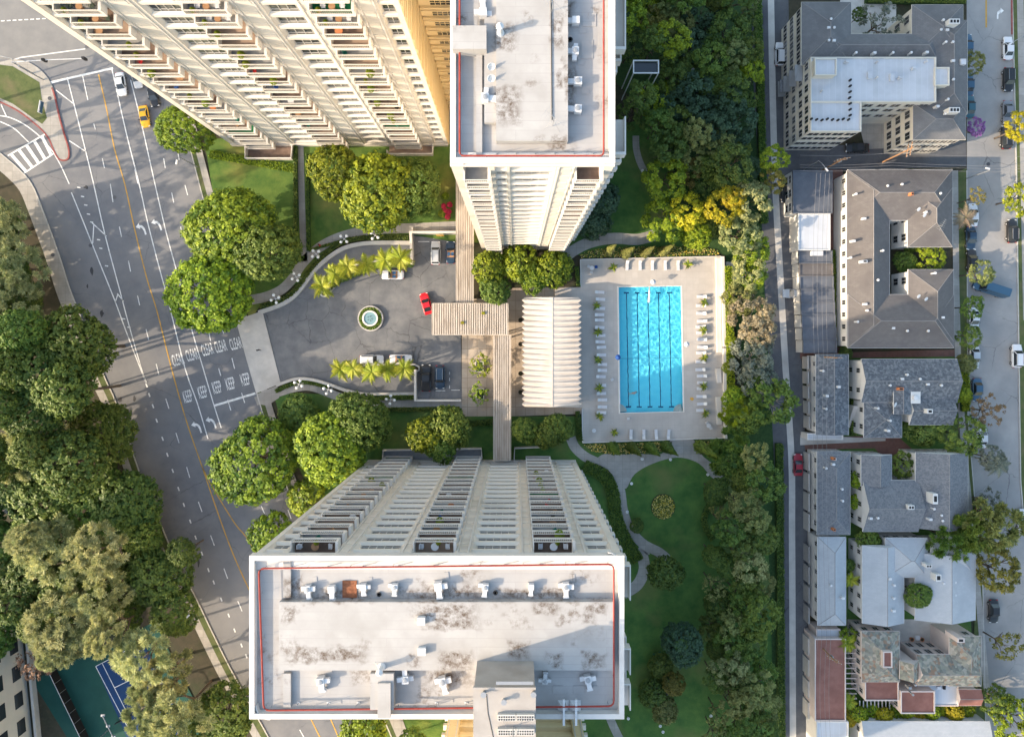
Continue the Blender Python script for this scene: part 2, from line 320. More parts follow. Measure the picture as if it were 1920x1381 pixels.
for pts in ([(185, 140), (200, 205), (215, 280), (234, 345), (252, 427), (275, 520), (295, 585), (321, 688), (350, 790), (380, 877), (410, 965), (436, 1035), (465, 1100), (520, 1215), (582, 1345), (640, 1460)],
            [(380, 877), (400, 915), (440, 980), (472, 1022), (530, 1140), (570, 1240), (619, 1345), (640, 1395)]):
    line(my, cr(pts, 4), 0.22)
struct('lane_markings', mw, 'paint_white', 'white lane lines, dashes, arrows and crossing on the boulevard')
struct('centre_line', my, 'paint_yellow', 'yellow centre lines of the boulevard')
def word(txt, px, py, rot, w, h, label):
    cu = bpy.data.curves.new('road_lettering', 'FONT'); cu.body = txt; cu.align_x = 'CENTER'; cu.align_y = 'CENTER'; cu.size = 1.0; cu.offset = 0.012; cu.space_character = 1.08; cu.materials.append(MT['paint_white'])
    o = bpy.data.objects.new('road_lettering', cu); COL.objects.link(o); c = P(px, py); o.location = (c.x, c.y, 0.036); o.rotation_euler = (0, 0, rot); o.scale = (w / (0.68 * len(txt)), h / 0.72, 1); tag(o, label, None, None, 'structure')
for i, (a, b) in enumerate([(334, 675), (360, 666), (389, 656), (414, 650), (442, 645)]):
    word('CLEAR', a, b, R(15), 2.5, 2.3, 'the word CLEAR painted on the boulevard, number %d from its yellow line' % (i + 1))
for i, (a, b) in enumerate([(352, 744), (380, 736), (407, 727), (432, 720), (460, 712)]):
    word('KEEP', a, b, R(15), 2.1, 2.4, 'the word KEEP painted on the boulevard, number %d from its yellow line' % (i + 1))
# ---------------------------------------------------------------- estate grounds
struct('lawn', MB().sheet(XY([(383, 260), (850, 260), (905, 455), (860, 455), (770, 440), (660, 440), (590, 490), (560, 530), (490, 570), (470, 600), (440, 540), (412, 440)]), 0.09), 'grass', 'sunlit lawn under the ficus trees north of the court')
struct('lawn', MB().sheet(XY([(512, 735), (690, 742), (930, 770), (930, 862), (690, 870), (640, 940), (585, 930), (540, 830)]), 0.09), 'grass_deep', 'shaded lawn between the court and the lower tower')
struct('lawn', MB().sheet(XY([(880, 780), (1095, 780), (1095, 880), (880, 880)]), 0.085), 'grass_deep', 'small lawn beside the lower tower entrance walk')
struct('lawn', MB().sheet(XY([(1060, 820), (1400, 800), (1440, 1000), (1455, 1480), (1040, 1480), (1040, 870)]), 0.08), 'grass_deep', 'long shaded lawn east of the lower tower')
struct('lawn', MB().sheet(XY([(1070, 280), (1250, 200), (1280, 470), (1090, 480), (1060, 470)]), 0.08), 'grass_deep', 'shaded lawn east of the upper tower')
struct('lawn', MB().sheet(XY([(590, 1300), (900, 1300), (900, 1480), (760, 1480), (740, 1400)]), 0.07), 'grass', 'lawn behind the lower tower')
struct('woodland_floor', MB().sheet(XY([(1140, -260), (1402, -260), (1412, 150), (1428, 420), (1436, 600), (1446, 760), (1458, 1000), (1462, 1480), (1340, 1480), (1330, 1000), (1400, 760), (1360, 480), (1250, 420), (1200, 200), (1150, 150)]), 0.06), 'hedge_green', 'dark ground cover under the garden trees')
def path(pts, w, label, mat='concrete', n=5, z=0.13):
    return struct('path', MB().band(XY(cr(pts, n)), w, z), mat, label)
path([(563, 262), (565, 330), (568, 430), (571, 490)], 1.25, 'straight concrete path down the sunlit lawn')
path([(472, 562), (500, 556), (528, 543), (549, 522), (565, 497), (590, 471), (620, 452), (660, 438), (710, 430), (770, 428), (855, 424)], 1.9, 'curving concrete path north of the court')
path([(480, 752), (520, 736), (560, 725), (590, 726), (640, 745), (690, 757), (780, 757), (866, 757)], 1.7, 'curving concrete path south of the court')
path([(1060, 482), (1075, 470), (1100, 457), (1130, 449), (1160, 447), (1195, 449), (1230, 440)], 2.2, 'curving path past the cypresses north of the pool')
path([(1192, 255), (1193, 280), (1200, 305), (1212, 328), (1225, 345)], 1.3, 'thin garden path east of the upper tower')
path([(1070, 820), (1078, 838), (1098, 856), (1130, 872), (1152, 892), (1163, 920), (1168, 955), (1180, 990), (1205, 1018), (1235, 1034), (1252, 1048)], 1.9, 'curving garden path beside the round flower bed')
struct('path', MB().sheet(XY(cr([(1120, 862), (1135, 850), (1180, 849), (1240, 850), (1258, 824), (1300, 824), (1318, 855), (1358, 885), (1338, 897), (1310, 868), (1270, 857), (1225, 868), (1190, 888), (1174, 915), (1162, 905), (1145, 880)], 4, True)), 0.124), 'concrete', 'paved fork of garden paths south of the pool')
path([(1168, 1112), (1195, 1095), (1208, 1065), (1204, 1035), (1215, 1028)], 2.2, 'path curving round to the lower tower', z=0.118)
path([(1138, 1330), (1150, 1360), (1170, 1400)], 1.6, 'short path at the bottom edge beside the lower tower')
path([(742, 1330), (760, 1381), (770, 1410)], 1.4, 'path behind the lower tower near the boulevard')
# motor court
COURT = [(486, 585), (530, 571), (556, 553), (574, 531), (592, 507), (617, 484), (644, 467), (672, 459), (706, 457), (771, 457), (771, 438), (862, 438), (866, 750), (780, 750), (690, 739), (656, 733), (640, 728), (615, 719), (585, 712), (555, 711), (520, 721)]
struct('motor_court', MB().sheet(XY(COURT), 0.05), 'court', 'grey asphalt motor court between the towers')
struct('driveway_apron', MB().sheet(XY([(443, 600), (486, 585), (520, 721), (481, 737)]), 0.15), 'concrete_pale', 'pale concrete driveway apron at the court entrance')
struct('driveway_edge', MB().band(XY([(488, 586), (522, 720)]), 1.1, 0.165), 'concrete_pale', 'pale concrete strip across the court entrance')
struct('terrace', MB().sheet(XY([(866, 560), (985, 560), (1100, 555), (1100, 775), (960, 780), (866, 780)]), 0.11), 'terrace', 'tan paved terrace between court and pavilion')
struct('terrace', MB().sheet(XY([(955, 540), (1092, 538), (1092, 560), (955, 562)]), 0.14), 'terrace', 'tan paving north of the folded roof pavilion')
struct('pavement', MB().sheet(XY([(483, 738), (520, 722), (524, 745), (502, 760), (490, 758)]), 0.115), 'concrete', 'paved corner with a tiled square at the court entrance')
pk = MB()
for a in ([(784, 453), (805, 453)], [(812, 447), (832, 447)], [(843, 697), (843, 702)], [(843, 708), (843, 714)], [(843, 722), (843, 728)], [(846, 731), (862, 731)], [(817, 732), (835, 732)]): line(pk, a, 0.12, 0.07)
struct('bay_markings', pk, 'paint_white', 'white parking bay lines in the motor court')
# pool deck
DECK = [(1087, 487), (1352, 481), (1357, 820), (1092, 829), (1091, 765), (1040, 762), (1040, 540), (1088, 538)]
dk = MB(); dp = XY(DECK); pool = XY([(1158, 538), (1277, 536), (1281, 771), (1161, 774)])
# deck as a ring round the pool basin, built from quads
o4 = XY([(1088, 487), (1352, 481), (1357, 820), (1092, 829)])
for i in range(4):
    j = (i + 1) % 4; dk.add([(*o4[i], 0.3), (*o4[j], 0.3), (*pool[j], 0.3), (*pool[i], 0.3)], [(3, 2, 1, 0)])
    dk.add([(*o4[i], 0.0), (*o4[j], 0.0), (*o4[j], 0.3), (*o4[i], 0.3)], [(0, 1, 2, 3)])
struct('pool_deck', dk, 'deck', 'pale sand coloured pool deck')
struct('pool_deck', MB().prism(XY([(1040, 541), (1089, 539), (1091.5, 764), (1040, 762)]), 0.0, 0.28), 'deck', 'pool deck beside the folded roof pavilion')
# right hand alley, cross lane and street
AL = [(1410, -260), (1440, 90), (1452, 330), (1462, 500), (1478, 760), (1490, 1000), (1494, 1200), (1497, 1480)]
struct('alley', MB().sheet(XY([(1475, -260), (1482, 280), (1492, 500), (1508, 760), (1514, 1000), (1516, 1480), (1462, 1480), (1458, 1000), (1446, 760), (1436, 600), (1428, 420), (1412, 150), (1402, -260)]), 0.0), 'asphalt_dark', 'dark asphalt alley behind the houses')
struct('alley_gutter', MB().band(XY(cr([(1442, -260), (1447, 90), (1453, 330), (1462, 500), (1473, 690), (1484, 860), (1485, 1000), (1486, 1200), (1487, 1480)], 4)), 1.25, 0.02), 'concrete_pale', 'pale concrete gutter strip along the alley')
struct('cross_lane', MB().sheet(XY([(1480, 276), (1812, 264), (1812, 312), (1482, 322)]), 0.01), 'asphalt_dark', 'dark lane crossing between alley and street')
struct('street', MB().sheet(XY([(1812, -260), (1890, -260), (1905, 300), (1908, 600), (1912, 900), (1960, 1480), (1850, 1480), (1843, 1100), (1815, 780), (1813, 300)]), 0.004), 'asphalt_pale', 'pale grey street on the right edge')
struct('verge', MB().sheet(XY([(1892, -260), (2000, -260), (2000, 1480), (1962, 1480), (1914, 900), (1910, 600), (1906, 300)]), 0.1), 'grass_dry', 'grass strip on the far side of the street')
struct('pavement', MB().band(XY([(1907, -260), (1918, 300), (1924, 600)]), 1.3, 0.12), 'concrete', 'pavement at the right edge of the picture')
struct('kerb', MB().band(XY([(1891, -260), (1905, 300), (1909, 600), (1913, 900), (1961, 1480)]), 0.18, 0, 0.14), 'kerb', 'kerb on the far side of the street')
struct('red_kerb', MB().band(XY([(1895, -260), (1897, 65)]), 0.22, 0, 0.16), 'red_kerb', 'red painted kerb at the top right')
struct('verge', MB().sheet(XY([(1790, 325), (1812, 315), (1814, 780), (1842, 1100), (1848, 1480), (1820, 1480), (1828, 1100), (1795, 800)]), 0.1), 'grass_dry', 'planted strip between houses and street')
struct('pavement', MB().band(XY([(1790, 320), (1792, 520), (1796, 700), (1812, 900), (1835, 1130), (1850, 1300), (1862, 1480)]), 1.2, 0.125), 'concrete', 'narrow pavement in front of the houses')
struct('kerb', MB().band(XY([(1812, 320), (1814, 780), (1828, 950), (1842, 1100), (1850, 1480)]), 0.18, 0, 0.14), 'kerb', 'kerb in front of the houses')
struct('brick_walk', MB().sheet(XY([(1545, 318), (1580, 318), (1590, 660), (1800, 655), (1800, 668), (1500, 672), (1500, 660), (1560, 655)]), 0.05), 'brickpave', 'red brick walk beside the flat carport roofs')
struct('brick_walk', MB().sheet(XY([(1505, 820), (1680, 815), (1720, 850), (1690, 900), (1640, 840), (1510, 843)]), 0.05), 'brickpave', 'red brick walk between the grey roofed houses')
struct('yard', MB().sheet(XY([(1560, 660), (1800, 660), (1830, 1400), (1560, 1400)]), 0.02), 'grass_deep', 'planted yard ground between the houses')
struct('patio', MB().sheet(XY([(1660, 1160), (1760, 1160), (1770, 1215), (1680, 1220)]), 0.06), 'concrete_pale', 'pale patio behind the slate roofed house')
struct('lane_edge', MB().sheet(XY([(1500, 815), (1660, 822), (1660, 826), (1500, 834)]), 0.07), 'concrete_pale', 'pale wall-side walk between garages')
sm = MB()
c0 = [(0, -1.6), (0.35, -1.6), (0.4, -0.5), (0.9, 0.1), (0.9, -0.3), (1.7, 0.45), (0.9, 1.2), (0.9, 0.75), (0.1, 0.2), (0, -0.6)]
q = P(1869, 24); sm.sheet([(q.x + x * 0.8, q.y + y * 0.8) for x, y in c0], 0.03)
struct('lane_markings', sm, 'paint_white', 'white right-turn arrow on the street')
struct('centre_line', MB().band(XY([(1848, -260), (1849, 52)]), 0.3, 0.03), 'paint_yellow', 'yellow centre line at the top of the street')
# tennis court bottom left
tc = P(245, 1310)
struct('tennis_surround', MB().sheet(XY([(60, 1275), (290, 1165), (420, 1420), (200, 1500)]), 0.06), 'court_green' if 'court_green' in MT else (M('court_green', (0.010, 0.055, 0.042), (0.014, 0.066, 0.05), 0.4, c3=(0.015, 0.078, 0.058), scale3=0.15) and 'court_green'), 'green tennis court surround under the pines')
M('court_blue', (0.007, 0.035, 0.10), (0.009, 0.042, 0.12), 0.5)
struct('tennis_court', MB().sheet(XY([(180, 1248), (268, 1202), (370, 1400), (260, 1430)]), 0.08), 'court_blue', 'blue tennis court under the pines')
tl = MB()
for a in ([(180, 1248), (268, 1202)], [(180, 1248), (250, 1381), (275, 1430)], [(192, 1242), (262, 1381), (285, 1425)], [(215, 1288), (262, 1265)], [(262, 1275), (310, 1370)], [(330, 1345), (350, 1381)]): line(tl, a, 0.12, 0.1)
struct('court_lines', tl, 'paint_white', 'white lines of the tennis court')
struct('courtyard', MB().sheet(XY([(1575, -10), (1680, -10), (1680, 66), (1575, 66)]), 0.06), 'concrete_pale', 'pale paved courtyard of the apartment block')
struct('driveway', MB().sheet(XY([(1600, 190), (1668, 190), (1672, 278), (1622, 280)]), 0.05), 'concrete', 'concrete drive under the apartment block')
for i, (a, b, rx, ry_, lab) in enumerate(((172, 507, 3, 9, 'left lane beside the long white line'), (164, 536, 2, 4, 'left lane below the long smear'), (191, 587, 4, 7, 'left lane by the dark round tree'), (162, 351, 5, 4, 'slip lane above the chevrons'), (372, 1050, 3, 12, 'left lane near the bottom trees'), (225, 750, 4, 5, 'left lane beside the pavement gap'), (252, 747, 3, 6, 'second lane beside the dashes'), (357, 1017, 4, 7, 'left lane near the double yellow line'))):
    c = P(a, b); r = random.Random(i); pts = [(c.x + rx * S * math.cos(t * 0.6283) * r.uniform(0.5, 1.2), c.y + ry_ * S * math.sin(t * 0.6283) * r.uniform(0.5, 1.2)) for t in range(10)]
    struct('tar_patch', MB().sheet(pts, 0.02), 'tar', 'dark tar patch on the %s' % lab)
# ---------------------------------------------------------------- towers
M('roof_white', (0.345, 0.335, 0.325), (0.395, 0.385, 0.375), 0.35, c3=(0.30, 0.287, 0.272), scale3=0.25, rough=0.7)
joints('roof_white', 0, (0.32, 0.31, 0.30), 14.0, 0.95, 0.3, 0.025)
def stain(name, mask, amount=1.0, scale=1.3, lo=0.56, hi=0.68):   # mildew patches with a shape of their own
    m = MT[name]; N = m.node_tree.nodes; L = m.node_tree.links; b = N['Principled BSDF']; geo = N.new('ShaderNodeNewGeometry')
    def nz(s, dt, a, c):
        n = N.new('ShaderNodeTexNoise'); n.inputs['Scale'].default_value = s; n.inputs['Detail'].default_value = dt; n.inputs['Roughness'].default_value = 0.7
        L.new(geo.outputs['Position'], n.inputs['Vector']); r = N.new('ShaderNodeMapRange'); r.inputs[1].default_value = a; r.inputs[2].default_value = c; L.new(n.outputs['Fac'], r.inputs[0]); return r.outputs[0]
    a = nz(0.22, 2, mask, mask + 0.1); c = nz(scale, 9, lo, hi); e = N.new('ShaderNodeMath'); e.operation = 'MULTIPLY'; L.new(a, e.inputs[0]); L.new(c, e.inputs[1])
    g = N.new('ShaderNodeMath'); g.operation = 'MULTIPLY'; g.inputs[1].default_value = amount; L.new(e.outputs[0], g.inputs[0])
    x = N.new('ShaderNodeMix'); x.data_type = 'RGBA'; L.new(g.outputs[0], x.inputs[0]); L.new(b.inputs['Base Color'].links[0].from_socket, x.inputs[6])
    x.inputs[7].default_value = (0.10, 0.065, 0.04, 1); L.new(x.outputs[2], b.inputs['Base Color'])
def stain_patches(name, rects, zr, amt=0.95, scale=1.6):    # where mildew and rust have settled: beside the units and in low spots
    m = MT[name]; N = m.node_tree.nodes; L = m.node_tree.links; b = N['Principled BSDF']; geo = N.new('ShaderNodeNewGeometry'); sx = N.new('ShaderNodeSeparateXYZ')
    nw = N.new('ShaderNodeTexNoise'); nw.inputs['Scale'].default_value = 0.8; nw.inputs['Detail'].default_value = 4; L.new(geo.outputs['Position'], nw.inputs['Vector'])
    mm = N.new('ShaderNodeVectorMath'); mm.operation = 'MULTIPLY_ADD'; mm.inputs[1].default_value = (1.6, 1.6, 0); L.new(nw.outputs['Color'], mm.inputs[0]); L.new(geo.outputs['Position'], mm.inputs[2]); L.new(mm.outputs[0], sx.inputs[0]); tot = None
    def mth(op, a, c=None):
        q = N.new('ShaderNodeMath'); q.operation = op
        for k, v in enumerate((a, c)):
            if v is None: continue
            if isinstance(v, (int, float)): q.inputs[k].default_value = v
            else: L.new(v, q.inputs[k])
        return q.outputs[0]
    for (a, c, e, f) in rects:
        p, q = P(a, e, zr), P(c, f, zr); cx, cy, hx, hy = (p.x + q.x) / 2 + 0.8, (p.y + q.y) / 2 + 0.8, (q.x - p.x) / 2, (p.y - q.y) / 2
        dx = mth('DIVIDE', mth('ABSOLUTE', mth('SUBTRACT', sx.outputs[0], cx)), hx + 0.25); dy = mth('DIVIDE', mth('ABSOLUTE', mth('SUBTRACT', sx.outputs[1], cy)), hy + 0.25)
        r = N.new('ShaderNodeMapRange'); r.inputs[1].default_value = 1.15; r.inputs[2].default_value = 0.55; L.new(mth('MAXIMUM', dx, dy), r.inputs[0]); tot = r.outputs[0] if tot is None else mth('MAXIMUM', tot, r.outputs[0])
    n = N.new('ShaderNodeTexNoise'); n.inputs['Scale'].default_value = scale; n.inputs['Detail'].default_value = 10; n.inputs['Roughness'].default_value = 0.75; L.new(geo.outputs['Position'], n.inputs['Vector'])
    r = N.new('ShaderNodeMapRange'); r.inputs[1].default_value = 0.40; r.inputs[2].default_value = 0.62; r.inputs[4].default_value = amt; L.new(n.outputs['Fac'], r.inputs[0])
    x = N.new('ShaderNodeMix'); x.data_type = 'RGBA'; L.new(mth('MULTIPLY', tot, r.outputs[0]), x.inputs[0]); L.new(b.inputs['Base Color'].links[0].from_socket, x.inputs[6]); x.inputs[7].default_value = (0.085, 0.055, 0.035, 1); L.new(x.outputs[2], b.inputs['Base Color'])
stain('roof_white', 0.58, 0.7, 1.5, 0.46, 0.64)
stain_patches('roof_white', [(537, 552, 1135, 1160), (775, 895, 1132, 1150), (800, 895, 1155, 1172), (545, 690, 1212, 1232), (826, 886, 1218, 1250), (770, 786, 1226, 1246), (535, 565, 1085, 1122), (590, 700, 1110, 1122), (745, 910, 1106, 1121), (925, 1080, 1108, 1120), (1000, 1045, 1130, 1144), (1100, 1134, 1128, 1144), (1094, 1114, 1150, 1162), (955, 990, 1200, 1226), (1028, 1052, 1224, 1242), (1093, 1132, 1222, 1242), (800, 880, 1262, 1285)], 58.0)
stain_patches('roof_white', [(930, 966, 50, 96), (932, 975, 168, 232), (1038, 1050, 30, 92), (1042, 1052, 138, 168), (1062, 1076, 0, 30), (1062, 1078, 118, 192), (1035, 1060, 262, 276), (860, 870, 20, 60)], 63.5)
M('roof_beige', (0.315, 0.29, 0.265), (0.36, 0.335, 0.31), 0.5, c3=(0.27, 0.245, 0.22), scale3=0.3)
FH = 2.95
def win_mesh(name, W, s, mat='cream'):
    # one storey of a window bay: recessed wall with a projecting sloped sill, splayed ends
    d = 0.36; m = MB(); y = lambda v: s * v
    e = min(0.55, W * 0.14)
    vs = [(0, y(0), 0.2), (W, y(0), 0.2), (W, y(0), 0.72), (0, y(0), 0.72), (e, y(-d), 1.0), (W - e, y(-d), 1.0), (0, y(-d), 0), (W, y(-d), 0), (0, y(-d), 1.0), (W, y(-d), 1.0)]
    m.add(vs, [(0, 1, 2, 3), (3, 2, 5, 4), (6, 7, 1, 0), (3, 4, 8), (2, 9, 5)])
    # wall round the glass
    m.add([(0, y(-d), 1.0), (e, y(-d), 1.0), (e, y(-d), 2.55), (0, y(-d), FH), (W, y(-d), 1.0), (W - e, y(-d), 1.0), (W - e, y(-d), 2.55), (W, y(-d), FH)],
          [(0, 1, 2, 3), (4, 7, 6, 5), (2, 6, 7, 3)])
    # splayed reveals at both ends
    m.add([(0, y(0.02), 0.72), (0, y(0.02), FH + 0.2), (e * 0.75, y(-d + 0.01), FH + 0.2), (e * 0.75, y(-d + 0.01), 1.0)], [(0, 1, 2, 3)])
    m.add([(W, y(0.02), 0.72), (W, y(0.02), FH + 0.2), (W - e * 0.75, y(-d + 0.01), FH + 0.2), (W - e * 0.75, y(-d + 0.01), 1.0)], [(0, 1, 2, 3)])
    wall = m.mesh(name, mat)
    g = MB(); g.add([(e, y(-d - 0.03), 1.0), (W - e, y(-d - 0.03), 1.0), (W - e, y(-d - 0.03), 2.55), (e, y(-d - 0.03), 2.55)], [(0, 1, 2, 3)])
    f = MB(); n = max(2, int(round((W - 2 * e) / 0.95)))
    for i in range(n + 1):
        u = e + (W - 2 * e) * i / n; f.box(u - 0.04, u + 0.04, min(y(-d - 0.05), y(-d + 0.04)), max(y(-d - 0.05), y(-d + 0.04)), 1.0, 2.55)
    f.box(e, W - e, min(y(-d - 0.05), y(-d + 0.04)), max(y(-d - 0.05), y(-d + 0.04)), 1.45, 1.52)
    return wall, g.mesh('pane', 'glass_room'), f.mesh('window_frame', 'frame_grey')
FLOORS = ['floor_grey', 'floor_tan', 'floor_pale', 'floor_grey', 'floor_brown', 'floor_pale', 'floor_tan', 'floor_grey', 'floor_green']
def bal_mesh(W, s, dep=1.1, rec=1.15, fin=1):
    y = lambda a, b: (min(s * a, s * b), max(s * a, s * b))
    sl = MB(); sl.box(0, W, *y(-rec, dep), -0.2, 0.0); sl.box(0, W, *y(dep - 0.1, dep + 0.03), -0.26, 0.22)
    fl = MB(); fl.box(0.12, W - 0.12, *y(-rec + 0.02, dep - 0.12), 0.0, 0.03)
    rl = MB(); rl.box(0, W, *y(dep - 0.1, dep), 1.0, 1.1); n = int(W / 0.22)
    for i in range(1, n): rl.box(i * W / n - 0.025, i * W / n + 0.025, *y(dep - 0.07, dep - 0.03), 0.2, 1.0)
    fw = MB(); fw.box(W - 0.2, W + 0.12, *y(-rec, dep + 0.05), 0.0, 1.25) if fin > 0 else fw.box(-0.12, 0.2, *y(-rec, dep + 0.05), 0.0, 1.25)
    tw = MB(); tw.box(-0.06, 0.08, *y(-rec, dep), 0.0, 1.12) if fin > 0 else tw.box(W - 0.08, W + 0.06, *y(-rec, dep), 0.0, 1.12)
    dr = MB(); dr.box(0.3, W - 0.3, *y(-rec - 0.06, -rec + 0.03), 0.05, 2.3)
    fr = MB()
    fr.box(W / 2 - 0.05, W / 2 + 0.05, *y(-rec - 0.06, -rec + 0.07), 0.05, 2.35)
    return dict(slab=sl.mesh('slab', 'slab_white'), floor=fl.mesh('floor_finish', 'floor_grey'), railing=rl.mesh('railing', 'rail'), side_wall=fw.mesh('side_wall', 'slab_white'), side_screen=tw.mesh('side_screen', 'slab_white'), glass_door=dr.mesh('glass_door', 'glass_dark'), door_frame=fr.mesh('door_frame', 'frame_grey'))
def facade(tw, yw, s, items, z0, nfl, ztop, wall='cream', seed=1, fin=1):
    rr = random.Random(seed)
    for it in items:
        k, u0, u1 = it[0], it[1], it[2]
        if k == 'w':
            a, g, f = win_mesh('window', u1 - u0, s, wall)
            for i in range(nfl):
                o = link('window', a, tw, (u0, yw, z0 + i * FH)); link('pane', g, o); link('window_frame', f, o)
        elif k == 'b':
            b = bal_mesh(u1 - u0, s, fin=fin)
            ys = (min(yw - s * 1.28, yw - s * 1.19), max(yw - s * 1.28, yw - s * 1.19))
            bw = MB(); bw.box(u0, u1, *ys, z0, ztop); bw.build('recess_wall', wall, tw)
            for i in range(nfl):
                o = link('balcony', b['slab'], tw, (u0, yw, z0 + i * FH)); fl = link('floor_finish', b['floor'], o, mat=FLOORS[rr.randrange(len(FLOORS))] if rr.random() < 0.8 else 'floor_brown')
                for q in ('railing', 'side_wall', 'side_screen', 'glass_door', 'door_frame'): link(q, b[q], o)
        elif k == 'p':
            d0 = it[3] if len(it) > 3 else 0.08
            m = MB(); ys = (min(yw - s * 1.2, yw + s * d0), max(yw - s * 1.2, yw + s * d0)); m.box(u0, u1, *ys, z0 - 0.4, ztop); m.build('pier', wall, tw)
            w = u1 - u0
            if w > 1.3:      # raised ribs either side of a broad pier, and panel joints
                r = MB()
                for a in (u0 + w * 0.16, u1 - w * 0.16): r.box(a - 0.09, a + 0.09, min(yw + s * d0, yw + s * (d0 + 0.12)), max(yw + s * d0, yw + s * (d0 + 0.12)), z0, ztop - 0.05)
                r.build('rib', 'slab_white', tw)
                j = MB(); j.box(u0 + w * 0.25, u1 - w * 0.25, min(yw + s * d0, yw + s * (d0 + 0.05)), max(yw + s * d0, yw + s * (d0 + 0.05)), z0 + 0.5, z0 + 1.9)
                j = j.mesh('panel', wall)
                for i in range(nfl): link('panel', j, tw, (0, 0, i * FH))
gx = lambda px: (px - NX) * S
gy = lambda py: (NY - py) * S
def items_from(spec):                                   # spec in ground pixels; gaps between bays become piers
    out = []
    for i, (k, a, b) in enumerate(spec):
        out.append((k, gx(a), gx(b)))
        if i + 1 < len(spec) and spec[i + 1][1] - b > 0.5: out.append(('p', gx(b), gx(spec[i + 1][1])))
    return out
# ---- lower (south) tower
ZS = 57.8
yN = gy(863.5); x0, x1 = gx(691), gx(1079); yS = gy(1027)
st = tag(empty('apartment_tower', ((x0 + x1) / 2, (yN + yS) / 2, 0)), 'cream apartment tower at the bottom of the photo, white roof ringed by red pipe', 'tower')
st.location = (0, 0, 0)
MB().box(x0 + 0.02, x1 - 0.02, yS, yN - 1.3, 0, ZS - 0.3).build('wall', 'cream', st)
specS = [('w', 697, 719), ('b', 725, 775), ('w', 790, 844), ('b', 857, 902), ('w', 919, 972), ('b', 986, 1030), ('w', 1043, 1071)]
facade(st, yN, 1, [('p', x0, gx(697))] + items_from(specS) + [('p', gx(1071), x1)], 1.2, 19, ZS - 0.4, seed=3)
MB().box(x0, x1, yN - 0.9, yN + 0.25, 0, 1.15).build('plinth', 'cream', st)
MB().box(x0 - 0.05, x1 + 0.05, yN - 1.25, yN + 0.12, ZS - 0.42, ZS + 0.0).build('cornice', 'slab_white', st)
# roof slab, parapet
def roof_ring(tw, zr, px0, px1, py0, py1, hp, wp, name='parapet'):
    a, b = P(px0, py0, zr), P(px1, py1, zr)
    m = MB(); X0, X1, Y1, Y0 = a.x, b.x, a.y, b.y
    m.box(X0, X1, Y1 - wp, Y1, zr - 0.5, zr + hp); m.box(X0, X1, Y0, Y0 + wp, zr - 0.5, zr + hp)
    m.box(X0, X0 + wp, Y0 + wp, Y1 - wp, zr - 0.5, zr + hp); m.box(X1 - wp, X1, Y0 + wp, Y1 - wp, zr - 0.5, zr + hp)
    m.build(name, 'slab_white', tw)
    MB().box(X0 + wp, X1 - wp, Y0 + wp, Y1 - wp, zr - 0.6, zr - 0.25).build('roof_deck', 'roof_white', tw)
    return X0, X1, Y0, Y1
SR = roof_ring(st, ZS, 471, 1169, 1038, 1342, 0.55, 0.55)
ZD = ZS + 0.75
def roof_box(tw, name, px0, px1, py0, py1, zb, zt, mat='roof_white'):
    a, b = P(px0, py0, zt), P(px1, py1, zt)
    return MB().box(a.x, b.x, b.y, a.y, zb, zt).build(name, mat, tw)
roof_box(st, 'raised_deck', 523, 1150, 1128, 1256, ZS - 0.3, ZD)
roof_box(st, 'stair_block', 694, 738, 1262, 1330, ZS - 0.3, ZS + 0.9)
MB().box(P(712, 1300, ZS).x, P(736, 1300, ZS).x, P(0, 1334, ZS).y, P(0, 1270, ZS).y, ZS + 0.88, ZS + 1.15).build('stair_hatch', 'roof_white', st)
roof_box(st, 'kerb_ledge', 531, 545, 1048, 1120, ZS - 0.3, ZS + 0.15)
roof_box(st, 'kerb_ledge', 531, 545, 1262, 1325, ZS - 0.3, ZS + 0.15)
# red pipe round the roof
def red_loop(tw, pts, z, posts=26):
    q = [tuple(P(a, b, z)) for a, b in pts]
    MB().tube(q + [q[0]], 0.1, 6).build('fire_pipe', 'red_pipe', tw)
    ph = MB(); n = len(q)
    for i in range(0, n, 2): ph.tube([(q[i][0], q[i][1], z - 0.9), (q[i][0], q[i][1], z)], 0.04, 5)
    ph.build('pipe_stand', 'grey_metal', tw)
def rrect(a, b, c, e, r, m=9):
    pts = []
    for (cx, cy, t0) in ((c - r, b + r, -90), (c - r, e - r, 0), (a + r, e - r, 90), (a + r, b + r, 180)):
        for k in range(4): t = R(t0 + 30 * k); pts.append((cx + r * math.cos(t), cy + r * math.sin(t)))
    out = []
    for i in range(len(pts)):
        p, q = pts[i], pts[(i + 1) % len(pts)]; L = math.hypot(q[0] - p[0], q[1] - p[1]); k = max(1, int(L / 40))
        out += [(p[0] + (q[0] - p[0]) * t / k, p[1] + (q[1] - p[1]) * t / k) for t in range(k)]
    return out
red_loop(st, [(x + (y - 1200) * 0.035 * (1 if x < 800 else 0.02) - 0, y + (820 - x) * 0.012) for x, y in rrect(490, 1061, 1151, 1327, 10)], ZS + 0.75)
# rounded corner rails
for (cx, cy, t0) in ((500, 1070, 180), (1140, 1062, 270), (1140, 1318, 0), (506, 1322, 90)):
    pts = [P(cx + 26 * math.cos(R(t0 + k * 9)), cy + 26 * math.sin(R(t0 + k * 9)), ZS + 0.3) for k in range(11)]
    MB().band(pts, 0.12, ZS - 0.25, ZS + 0.32).build('corner_kerb', 'slab_white', st)
